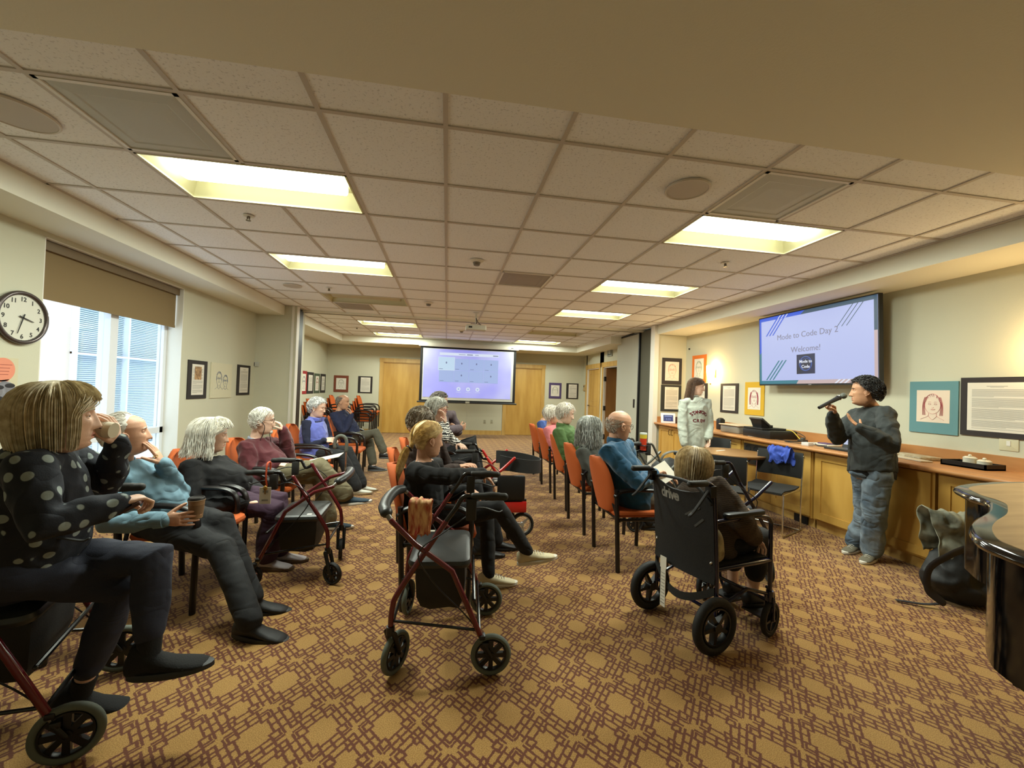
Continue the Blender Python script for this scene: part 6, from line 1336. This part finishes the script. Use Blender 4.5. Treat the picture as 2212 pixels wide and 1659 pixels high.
# 6 man in navy
J = Jp(hd=(741,868,7.02), nk=(732,892,7.02), sR=(722,902,6.85), sL=(748,897,7.20), eR=(742,938,6.80), wR=(759,897,6.93), eL=(768,930,7.20), wL=(756,912,7.08), kR=(812,935,6.90), aR=(830,978,6.85), kL=(798,955,7.10), aL=(806,1000,6.95), seat=(-1.50,7.02,.50))
OLV = mat('olive_trousers', (86,84,70), .85, wr=.018, bump=.2, bs=200); NV2 = mat('navy_sweater', (30,36,64), .9, wr=.018, bump=.2, bs=300)
def h6(g, rnd): short_hair(g,520,rnd,L=.03,lift=.004,line=dict(front=.112,temple=.06,ear=.0,nape=-.08),r=.0024,mx=.07)
person('balding man in a navy sweater and olive trousers resting his chin on his hand', J, (-6,-6,0), SK3, dict(m=NV2, r=(.072,.064,.044), infl=.018, name='sweater'), dict(m=OLV, r=(.094,.080,.070), end=.14), dict(m=BLKSH, sole=mat('grey_sole2',(84,86,88),.6), s=1.08, sock=mat('white_sock',(214,212,214),.9), sockh=.11), dict(style=h6, col=(128,116,104)), belly=.03, hands={'R': dict(d=(-.2,.2,1), pn=(-1,0,0), th=(-.3,-1,0), curl=(45,55,60,65), tc=20), 'L': dict(d=(-.5,-.3,1), pn=(-1,0,0), th=(0,-1,0), curl=(50,60,60,60), tc=30)}, feet={'R': ((.98,.0,.02),(0,0,1)), 'L': ((.98,.05,.0),(0,0,1))})
# A woman with the ponytail
J = Jp(hd=(926,948,2.86), nk=(915,1003,2.86), sR=(893,1032,2.72), sL=(940,1014,3.06), eR=(968,1030,2.62), wR=(1042,1022,2.78), eL=(960,1075,3.06), wL=(1002,1058,2.98), kR=(1078,1098,2.76), aR=(1138,1190,2.84), kL=(1052,1122,2.96), aL=(1055,1245,2.90), seat=(-.12,2.88,.50))
J['aL'].z = .115
def h7(g, rnd):
    hair_cap(g,.010,.003,7,dict(front=.072,temple=.02,ear=.012,nape=-.07)); T0 = V((-.118,0,-.060))
    for q in range(620):
        ph = rnd.uniform(-120,120); el = rnd.uniform(5,80); s = ellp(ph, el, .006)
        if s.z < hairline(ph)+.004: continue
        pts = []; 
        for i in range(8):
            t = i/7; ph2 = ph+((180 if ph > 0 else -180)-ph)*t; e2 = el+(-32-el)*t**1.2; pts.append(ellp(ph2, e2, .010+.012*math.sin(t*PI)*rnd.uniform(.5,1.1)))
        pts[-1] = T0+V((rnd.uniform(-.01,.01),rnd.uniform(-.012,.012),rnd.uniform(-.01,.01))); strand(g, pts, .0036*rnd.uniform(.7,1.2))
    for q in range(150):
        a = rnd.uniform(0,2*PI); k = rnd.uniform(0,1)**.5; r_ = .022*k; L = rnd.uniform(.15,.235); pts = []
        for i in range(9): t = i/8; w_ = r_*(1+.5*math.sin(t*PI))*(1-.5*t); pts.append(T0+V((-.020-.055*t**.7+w_*math.cos(a), w_*math.sin(a)-.004*t, -L*t)))
        strand(g, pts, .0045)
def x7(e, J, HM, org):
    g = MB(); g.torus(V((-.128,0,-.068)),(.7,0,.7),.021,.006,20,8); g.v = [tuple(HM @ V(p)) for p in g.v]; g.build('hair_clip', BLACK, e, True, org)
person('woman with a long blond ponytail in black, legs crossed, arm stretched forward', J, (24,-4,0), SK2, dict(m=DARKC, r=(.064,.052,.038), infl=.012, name='top', amp=.006), dict(m=BLKT, r=(.088,.064,.044), amp=.005), dict(m=mat('cream_canvas_shoe',(206,194,160),.8,bump=.2,bs=300), sole=SOLEW, s=1.04, lace=SOLEW), dict(style=h7, col=(240,214,156), col2=(192,158,100)), hands={'R': dict(d=(.75,.15,-.65), pn=(-.5,0,-.8), th=(0,1,0), curl=(14,16,18,22), tc=15), 'L': dict(d=(.95,-.2,-.1), pn=(0,0,-1), th=(0,-1,0), curl=(30,34,36,38), tc=20)}, feet={'R': ((.97,.03,.14),(-.1,0,1)), 'L': ((.99,.08,0),(0,0,1))}, extra=x7, detail=1.2)
# B person in brown, C zebra, D curly
J = Jp(hd=(918,925,3.50), nk=(915,958,3.52), sR=(905,975,3.38), sL=(945,968,3.70), eR=(950,1020,3.34), wR=(985,1010,3.42), eL=(970,1010,3.70), wL=(1000,1005,3.60), kR=(1030,1050,3.45), aR=(1040,1140,3.40), kL=(1050,1045,3.62), aL=(1075,1110,3.55), seat=(-.16,3.60,.50))
J['hd'] = at(908,912,3.52); J['aR'].z = .1; J['aL'].z = .1
def h8(g, rnd): hair_cap(g,.012,.006,8); short_hair(g,380,rnd,L=.05,lift=.016,r=.0036,flow='down')
BRNJ = mat('dark_brown_jacket', (46,30,24), .8, wr=.018, bump=.3, bs=120)
person('short brown-haired woman bending forward in a dark brown jacket, middle row', J, (20,-34,0), SK2, dict(m=BRNJ, infl=.022, name='jacket', collar=dict(m=mat('yellow_scarf',(196,180,120),.8),h=1.6)), dict(m=BLKT), dict(m=BLKSH, sole=SOLEB, s=1.0), dict(style=h8, col=(96,76,52), col2=(150,140,122)), hands={'R': dict(pn=(0,0,-1), th=(0,1,0), curl=30), 'L': dict(pn=(0,0,-1), th=(0,-1,0), curl=30)}, feet={'R': ((1,0,0),(0,0,1)), 'L': ((1,0,0),(0,0,1))})
J = Jp(hd=(944,884,4.28), nk=(936,912,4.30), sR=(926,928,4.16), sL=(950,922,4.48), eR=(962,948,4.12), wR=(963,916,4.20), eL=(975,950,4.48), wL=(990,958,4.36), kR=(1025,985,4.2), aR=(1040,1060,4.2), kL=(1030,980,4.4), aL=(1045,1050,4.4), seat=(-.14,4.34,.50))
J['aR'].z = .1; J['aL'].z = .1
def h9(g, rnd): hair_cap(g,.012,.003,9); hang_hair(g,340,rnd,zend=-.05,vol=.020,FA=70,flare=-.01,r=.0048,fringe=.3)
person('grey-haired woman in zebra-striped sleeves and red glasses, cheek resting on her hand', J, (-20,-8,0), SK4, dict(m=stripe_mat('zebra_stripes',(226,222,214),(20,20,22),14,dist=6), infl=.012), dict(m=BLKT), dict(m=BLKSH, sole=SOLEB, s=1.0), dict(style=h9, col=(206,204,194), col2=(150,148,138)), hands={'R': dict(d=(-.1,-.1,1), pn=(-1,0,0), th=(0,-1,0), curl=(18,24,30,40), tc=10), 'L': dict(pn=(0,0,-1), th=(0,-1,0), curl=30)}, feet={'R': ((1,0,0),(0,0,1)), 'L': ((1,0,0),(0,0,1))}, extra=glasses((170,60,50)))
J = Jp(hd=(950,870,5.10), nk=(948,893,5.15), sR=(944,905,5.0), sL=(975,902,5.35), eR=(968,930,4.95), wR=(992,925,5.05), eL=(990,935,5.35), wL=(985,928,5.2), kR=(1018,955,5.05), aR=(1025,1020,5.0), kL=(1022,950,5.25), aL=(1030,1012,5.2), seat=(-.08,5.24,.50))
J['aR'].z = .1; J['aL'].z = .1
def h10(g, rnd): hair_cap(g,.018,.010,10,freq=40); short_hair(g,420,rnd,L=.04,lift=.018,curl=.006,r=.004)
person('man with curly dark grey hair and glasses in a grey-mauve shirt, arms folded, middle row', J, (-6,-4,0), SK3, dict(m=mat('mauve_shirt',(92,80,86),.8, wr=.018,bump=.2,bs=200), r=(.068,.060,.046), infl=.016), dict(m=BLKT), dict(m=BLKSH, sole=SOLEB, s=1.05), dict(style=h10, col=(78,70,62), col2=(120,112,102)), belly=.03, hands={'R': dict(pn=(-1,0,0), th=(0,0,1), curl=35), 'L': dict(pn=(-1,0,0), th=(0,0,1), curl=35)}, feet={'R': ((1,0,0),(0,0,1)), 'L': ((1,0,0),(0,0,1))}, extra=glasses((120,60,50)))
# right row
def rowp(label, cy, hd, nk, sR, sL, yaw, skin, top, hair, cx=1.50, S=1.0, arm=(.30,.42), extra=None, hs=1.0, hunch=.01, belly=.02, detail=1.0, legs=None, eR=None, wR=None, pitch=-4):
    J = Jp(hd=hd, nk=nk, sR=sR, sL=sL, seat=(cx,cy,.50))
    J['eR'] = eR or J['sR']+V((.10,-.03,-.24)); J['wR'] = wR or J['eR']+V((.20,.08,.0)); J['eL'] = J['sL']+V((.10,.03,-.24)); J['wL'] = J['eL']+V((.20,-.08,.02))
    for s_, d in (('R',-1),('L',1)): J['k'+s_] = V((cx+.40,cy+.10*d,.50)); J['a'+s_] = V((cx+.46,cy+.10*d,.10))
    return person(label, J, (yaw,pitch,0), skin, top, legs or dict(m=BLKT), dict(m=BLKSH, sole=SOLEB, s=1.0), hair, S=S, hunch=hunch, belly=belly, hs=hs, hands={'R': dict(pn=(0,0,-1), th=(0,1,0), curl=30), 'L': dict(pn=(0,0,-1), th=(0,-1,0), curl=30)}, feet={'R': ((1,0,0),(0,0,1)), 'L': ((1,0,0),(0,0,1))}, extra=extra, detail=detail)
def hb(g, rnd): short_hair(g,420,rnd,L=.022,lift=.002,line=dict(front=.2,temple=.16,ear=.0,nape=-.075),r=.0020,mn=-.08,mx=.035)
TEAL = mat('teal_fleece', (22,78,112), .9, wr=.018, bump=.3, bs=250, sheen=.3)
rowp('bald man with wire glasses in a teal blue fleece, front of the right row', 3.30, (1338,918,3.28),(1328,960,3.28),(1312,985,3.14),(1352,972,3.42), 6, SK2, dict(m=TEAL, r=(.074,.064,.048), infl=.024, name='fleece', amp=.007, collar=dict(m=TEAL,h=2.6)), dict(style=hb, col=(204,190,172)), cx=1.60, hs=1.06, S=1.02, extra=glasses((110,90,70)), hunch=.04, belly=.04, detail=1.15, legs=dict(m=mat('taupe_trousers',(92,82,68),.85, wr=.018)), eR=at(1380,1045,3.05), wR=at(1413,1024,3.16), pitch=-8)
g = MB(); g.box((-.10,-.08,0),(.10,.08,.003)); o = g.build('paper_sheet', PAPER, None, False); o.location = at(1432,1022,3.22); o.rotation_euler = (R(50),R(-20),R(20)); tag(o,'white folded sheet held by the bald man in teal','paper')
def hc_(g, rnd): hair_cap(g,.020,.006,12); hang_hair(g,600,rnd,zend=-.17,vol=.034,FA=74,flare=.01,r=.0052,fringe=.1,wave=.010,zj=.03)
rowp('woman with long wavy grey hair in a dark grey cardigan, second in the right row', 4.08, (1274,926,4.04),(1270,966,4.06),(1258,985,3.92),(1298,980,4.20), 40, SK4, dict(m=stripe_mat('grey_knit_rib',(62,64,60),(84,86,80),40,dist=.5), r=(.072,.062,.046), infl=.022, name='cardigan'), dict(style=hc_, col=(196,198,192), col2=(136,138,132)), cx=1.63, hs=1.02)
def hd_(g, rnd): hair_cap(g,.012,.005,13); short_hair(g,420,rnd,L=.055,lift=.014,r=.0036,flow='down')
GREEN = mat('green_jacket', (72,100,52), .85, wr=.018, bump=.25, bs=160)
rowp('white-haired person in a green jacket, third in the right row', 4.88, (1222,893,4.82),(1213,925,4.84),(1206,940,4.70),(1230,935,4.98), -18, SK4, dict(m=GREEN, r=(.072,.064,.048), infl=.022, name='jacket', collar=dict(m=GREEN,h=3.2)), dict(style=hd_, col=(236,230,218), col2=(200,192,178)), cx=1.68, pitch=-12, hs=1.02)
def he_(g, rnd): hair_cap(g,.014,.005,14); short_hair(g,420,rnd,L=.06,lift=.016,r=.004,curl=.003,flow='down')
rowp('white-haired woman in a pink shirt behind the green jacket, right row', 5.70, (1194,896,5.62),(1188,922,5.66),(1182,934,5.52),(1202,930,5.80), 2, SK2, dict(m=mat('pink_shirt',(206,118,122),.85, wr=.018), infl=.014), dict(style=he_, col=(238,232,220), col2=(200,192,178)), cx=1.72)
rowp('white-haired person in a blue shirt, farthest in the right row, mostly hidden', 6.42, (1188,893,6.40),(1174,912,6.38),(1168,920,6.24),(1188,915,6.54), 20, SK2, dict(m=mat('blue_shirt',(62,88,150),.85, wr=.018), r=(.068,.060,.044), infl=.016), dict(style=he_, col=(200,196,184)), cx=1.74)
# wheelchair woman
J = dict(hd=at(1500,1008,2.44), nk=at(1512,1052,2.42)); J['sR'] = at(1548,1068,2.24); J['sL'] = at(1500,1060,2.58); J['eR'] = at(1600,1125,2.14); J['wR'] = at(1628,1160,2.20); J['eL'] = V((1.78,2.64,.70)); J['wL'] = V((1.95,2.55,.66))
J['hR'] = V((1.60,2.24,.50)); J['hL'] = V((1.56,2.42,.50)); J['kR'] = V((1.96,2.32,.52)); J['kL'] = V((1.92,2.52,.52)); J['aR'] = V((1.96,2.36,.155)); J['aL'] = V((1.93,2.50,.155))
BRC = stripe_mat('brown_tweed',(58,44,34),(78,64,50),30,dist=4)
def hw_(g, rnd): hair_cap(g,.016,.006,15); hang_hair(g,640,rnd,zend=-.070,vol=.026,FA=74,flare=-.012,r=.0050,fringe=.2,wave=.002,zj=.018)
person('woman with short sandy-grey hair in a brown tweed jacket sitting in the wheelchair', J, (34,-10,0), SK4, dict(m=BRC, r=(.082,.072,.054), infl=.034, name='jacket', amp=.007, collar=dict(m=mat('scarf_brown',(92,84,66),.9,bump=.5,bs=100),h=2.4)), dict(m=BLKT, r=(.088,.072,.062), end=.36), dict(m=BLKSH, sole=SOLEB, s=.96), dict(style=hw_, col=(238,222,188), col2=(196,174,136)), hands={'R': dict(pn=(0,0,-1), th=(0,1,0), curl=30), 'L': dict(pn=(0,0,-1), th=(0,-1,0), curl=30)}, feet={'R': ((.97,.2,-.05),(0,0,1)), 'L': ((.97,.2,-.05),(0,0,1))}, belly=.03, detail=1.1)
g = MB(); bagmesh(g,0,0,0,.05,.09,.20,seed=3,pw=.9); o = g.build('cushion', mat('cream_print',(196,180,136),.8,col2=(90,70,50),vs=12)); o.location = (1.50,2.13,.46); o.rotation_euler = (R(0),R(0),R(14)); tag(o,'cream printed cushion tucked beside the woman in the wheelchair','cushion')
# standing man with microphone
J = Jp(hd=(1868,846,3.10), nk=(1884,886,3.12), sR=(1852,905,3.30), sL=(1912,903,2.94), eR=(1808,945,3.22), wR=(1797,895,3.06), eL=(1924,962,2.80), wL=(1862,925,2.88), kR=(1872,1105,3.22), kL=(1888,1110,3.05), hR=(1868,1020,3.20), hL=(1898,1020,3.02))
J['aR'] = V((3.80,3.30,.10)); J['aL'] = V((3.74,3.10,.10))
for k_ in ('kR','kL','hR','hL'): pass
JEAN = mat('washed_jeans', (128,142,154), .85, wr=.03, bump=.25, bs=260, col2=(70,86,102), vs=6)
SWT = mat('charcoal_sweater', (50,54,54), .9, wr=.018, bump=.25, bs=260)
def hm_(g, rnd): hair_cap(g,.018,.008,16,dict(front=.078,temple=.036,ear=.004,nape=-.06),freq=30); short_hair(g,1000,rnd,L=.030,lift=.020,curl=.0045,r=.0030,line=dict(front=.070,temple=.026,ear=.002,nape=-.062),th=.010)
def xm(e, J, HM, org):
    g = MB(); hc = (J['hR']+J['hL'])/2+V((0,0,.02)); rings = []
    for z, w_ in ((-.055,.165),(-.01,.168),(.05,.15)): rings.append([hc+V((w_*.88*math.cos(2*PI*q/24),w_*1.05*math.sin(2*PI*q/24),z+.01*math.sin(3*2*PI*q/24))) for q in range(24)])
    g.loft(rings); g.build('black_undershirt', DARKC, e, True, org)
TAUPE = mat('taupe_canvas',(104,98,82),.85)
man = person('young man with curly black hair in charcoal sweater and jeans speaking into a microphone', J, (138,2,0), (190,140,106), dict(m=SWT, r=(.074,.070,.044), infl=.032, name='sweater', amp=.009, lo=-.02), dict(m=JEAN, r=(.100,.086,.080), name='jeans', amp=.010, up=.05), dict(m=TAUPE, sole=SOLEW, s=1.0, lace=SOLEW), dict(style=hm_, col=(26,22,20)), hands={'R': dict(d=(-.25,-.25,1), pn=(-1,0,0), th=(0,-.6,.6), curl=(75,78,80,80), tc=45), 'L': dict(d=(-.25,.75,.55), pn=(.3,-.5,.8), th=(.9,.1,.4), curl=(12,14,16,20), tc=5, s=.9)}, feet={'R': ((-.95,-.28,0),(0,0,1)), 'L': ((-.93,-.35,0),(0,0,1))}, S=1.02, extra=xm, detail=1.15, headkw=dict(male=True,jaw=1.05))
a = at(1769,881,3.02); b_ = at(1812,859,3.02); c = at(1822,855,3.02)
e = empty('microphone', a, 0, 'black handheld microphone held up by the young man', 'microphone')
mb = MB(); d = (b_-a); mb.tube([V((0,0,0)), d*.55, d], [.013,.015,.020], 16, None, None, False); mb.build('mic_body', mat('mic_black',(34,34,38),.35), e); mb = MB(); mb.ell(c-a,.026,.026,.026,n=20,m=14); mb.build('mic_grille', mat('mic_mesh',(96,98,92),.4,metal=.5,bump=.8,bs=500), e); mb = MB(); mb.torus(d*1.0, d, .021,.003,20,6); mb.build('mic_ring', CHROME, e)
# standing woman
J = Jp(hd=(1505,835,5.25), nk=(1500,860,5.27), sR=(1475,876,5.25), sL=(1527,874,5.27), eR=(1474,922,5.20), wR=(1478,958,5.12), eL=(1531,918,5.25), wL=(1531,945,5.12), hR=(1488,965,5.27), hL=(1511,965,5.27), kR=(1489,1018,5.25), kL=(1510,1018,5.25))
J['aR'] = V((3.30,5.28,.10)); J['aL'] = V((3.44,5.24,.10))
HEA = mat('heather_grey_fleece', (172,178,166), .9, wr=.018, bump=.2, bs=300, var=.06, vs=60)
def hwm(g, rnd): hair_cap(g,.010,.003,17,dict(front=.085,temple=.03,ear=.01,nape=-.08)); hang_hair(g,560,rnd,zend=-.22,vol=.014,FA=92,flare=.01,r=.0046,zj=.03,part=-10)
def xw(e, J, HM, org):
    top = bpy.data.objects[e['_top']]; bvh = BVHTree.FromPolygons([v.co+org for v in top.data.vertices], [tuple(p.vertices) for p in top.data.polygons])
    c = J['nk'].lerp((J['hR']+J['hL'])/2,.38)+V((-.01,-.3,0)); M = Matrix.Translation(c) @ Matrix(((1,0,0,0),(0,0,-1,0),(0,1,0,0),(0,0,0,1)))
    g = MB(); s = 'STANFORD'
    for i, ch in enumerate(s):
        a = R(38-76*i/7); M2 = M @ Matrix.Translation((-.150*math.sin(a)*1.0, .150*math.cos(a)-.115, 0)) @ Matrix.Rotation(a,4,'Z'); text_mb(g, ch, M2, .060, bold=.0022)
    for i, ch in enumerate('CREW'): text_mb(g, ch, M @ Matrix.Translation((-.066+.044*i,-.085,0)), .060, bold=.0022)
    project(g, bvh, (0,1,0), .003); g.build('sweatshirt_lettering', mat('crimson_letters',(120,24,40),.8), top, False, org)
person('young woman standing by the counter in a pale grey sweatshirt with crimson lettering', J, (-40,-8,0), SK4, dict(m=HEA, r=(.068,.066,.054), infl=.026, name='sweatshirt', amp=.006, lo=-.05, cuff=HEA, collar=dict(m=HEA,h=1.0)), dict(m=mat('slate_leggings',(84,86,104),.85, wr=.006), r=(.092,.066,.052), amp=.003), dict(m=SOLEW, sole=SOLEW, s=.92), dict(style=hwm, col=(74,52,38), col2=(108,80,56)), hands={'R': dict(d=(.05,0,-1), pn=(1,0,0), th=(0,-1,0), curl=(20,24,28,30), tc=10), 'L': dict(d=(.0,-.1,-1), pn=(-1,0,0), th=(0,-1,0), curl=(25,28,32,34), tc=15)}, feet={'R': ((.1,-1,0),(0,0,1)), 'L': ((.25,-1,0),(0,0,1))}, S=.96, extra=xw, detail=1.15)
for o in bpy.data.objects:
    if '_top' in o.keys(): del o['_top']
# ---------------------------------------------------------------- loose cloths, cane, backpack, badge
def cloth_lump(name, c, r, m, label, cat, seed=0, amp=.02, parts=()):
    g = MB(); g.ell((0,0,0),*r)
    for (p, q) in parts: g.ell(p,*q)
    vs, ns, fs = vox(g, .006, 3); vs = folds(vs, ns, amp, 16, seed); g = MB(); g.add(vs, fs); o = g.build(name, m, None, True, None, 80); o.location = c; tag(o, label, cat); return o
SCF = mat('scarf_print', (236,196,140), .8, col2=(168,52,34), vs=46, stretch=(1,1,.28))
def drape(name, loc, rz, w_, top, front, back, m, label, cat, seed=0, amp=.02, gap=.03, skew=.0):
    g = MB(); n, k = 40, 44; L = front+back+2*gap; rnd = random.Random(seed); rows = []
    for i in range(k+1):
        s_ = i/k*L; row = []
        for j in range(n+1):
            u = j/n*2-1; edge = 1-.16*noise.noise(V((u*1.7+seed,3,1)))-.12*abs(u)**2*noise.noise(V((seed,u*3,5)))
            sf = s_
            if sf < front: x, z = gap, -(front-sf)*edge
            elif sf < front+2*gap: a = (sf-front)/(2*gap)*PI; x, z = gap*math.cos(a), gap*math.sin(a)
            else: x, z = -gap, -(sf-front-2*gap)*edge
            y = u*w_*(.82+.18*math.cos(s_*9+seed))+skew*z
            q = V((y*9+seed, s_*9, seed*.3)); d = (1-abs(noise.noise(q))*2.6)*amp+noise.noise(q*2.1)*amp*.5
            row.append(V((x+(d if x > 0 else -d)+.006*(1 if x > 0 else -1), y+noise.noise(q*1.3+V((7,7,7)))*amp, z+abs(d)*.5+noise.noise(V((u*4,s_*6,seed)))*amp)))
        rows.append(row)
    vs = [p for r_ in rows for p in r_]; fs = [(i*(n+1)+j,i*(n+1)+j+1,(i+1)*(n+1)+j+1,(i+1)*(n+1)+j) for i in range(k) for j in range(n)]
    me = bpy.data.meshes.new(name); me.from_pydata([tuple(p) for p in vs],[],fs); me.materials.append(m); me.polygons.foreach_set('use_smooth',[True]*len(fs)); o = bpy.data.objects.new(name, me); COL.objects.link(o)
    sd = o.modifiers.new('s','SOLIDIFY'); sd.thickness = .004; sd.offset = 1; o.location = (*loc, top); o.rotation_euler = (0,0,R(rz)); tag(o,label,cat); return o
drape('blue_jacket', (3.635,4.02), 27, .125, .828, .15, .12, mat('royal_blue_cloth',(50,78,176),.7,bump=.1,bs=60), 'crumpled royal blue jacket draped over the black chair back', 'jacket', 6, .022, .03)
drape('scarf', (-.105,2.12), 75, .055, .80, .17, .15, SCF, 'orange and red patterned scarf tied on the burgundy rollator', 'scarf', 4, .010, .016)
# cane
e = empty('walking_cane', (-1.14,5.12,0), 0, 'aluminium cane with a grey foam loop handle beside the woman in the blue vest', 'cane')
mb = MB(); mb.tube([(0,0,.02),(0,0,.60)],.009,10); mb.build('shaft', CHROME, e); mb = MB(); mb.cyl((0,0,0),(0,0,.03),.014,12,.011); mb.build('rubber_tip', TIRE, e)
mb = MB(); mb.tube(smooth_pts([(0,0,.60),(0,0,.70),(-.02,0,.755),(-.065,0,.775),(-.11,0,.755),(-.13,0,.70),(-.13,0,.64)],6),.020,12); mb.build('foam_handle', mat('foam_grey',(92,96,88),.9), e)
# name badge on the left rollator
e = empty('name_badge', (-1.17,3.02,.80), 0, 'white name badge on an orange cord hanging from the left burgundy rollator', 'badge')
mb = MB(); mb.tube(smooth_pts([(-.0,.035,-.06),(.0,.035,.02),(.0,.01,.035),(0,-.02,.02),(0,-.03,-.06),(0,-.01,-.12)],5),.006,8); mb.build('orange_cord', mat('orange_cord',(206,84,46),.7), e)
mb = MB(); mb.box((-.035,-.032,-.235),(.035,-.028,-.125)); b2 = mb.build('badge_card', PAPER, e, False); mb = MB(); mb.box((-.015,-.034,-.16),(.02,-.032,-.145)); mb.box((-.02,-.034,-.215),(.02,-.032,-.205)); mb.build('badge_print', INK, b2, False)
mb = MB(); mb.ell((0,-.034,-.13),.014,.006,.016); mb.box((-.003,-.036,-.17),(.003,-.033,-.13)); mb.build('key', mat('brass', (190,150,80), .3, metal=.8), e)
# backpack with grey jacket
org = V((3.55,2.42,0)); e = empty('backpack', org, 0, 'black backpack slumped against the cabinets between the man and the piano', 'backpack')
g = MB(); g.T = Matrix.Rotation(R(22),4,'Y') @ Matrix.Rotation(R(-8),4,'Z'); bagmesh(g,.0,0,.0,.20,.15,.46,seed=7,pw=.75); g.T = None
g.ell((.10,-.02,.10),.20,.16,.105); vs, ns, fs = vox(g,.011,3); vs = [V((p.x,p.y,max(p.z,.004))) for p in folds(vs,ns,.014,9,2)]; g = MB(); g.add(vs,fs); g.build('pack_body', BAGM, e, True, None, 80)
g = MB(); g.tube(smooth_pts([(-.02,-.10,.40),(-.14,-.10,.36),(-.24,-.06,.26),(-.25,-.06,.12),(-.19,-.10,.05)],6),.026,8,None,.35); g.tube(smooth_pts([(-.19,-.10,.04),(-.28,-.06,.02),(-.40,.02,.012)],5),.006,6,None,2.2); g.build('shoulder_strap', mat('strap_dark',(44,40,42),.7), e)
drape('grey_jacket', (3.60,2.42), -125, .17, .56, .34, .25, mat('pale_grey_jacket',(150,150,132),.8,col2=(60,62,50),vs=6), 'pale grey and black jacket lying over the backpack', 'jacket', 8, .022, .06)
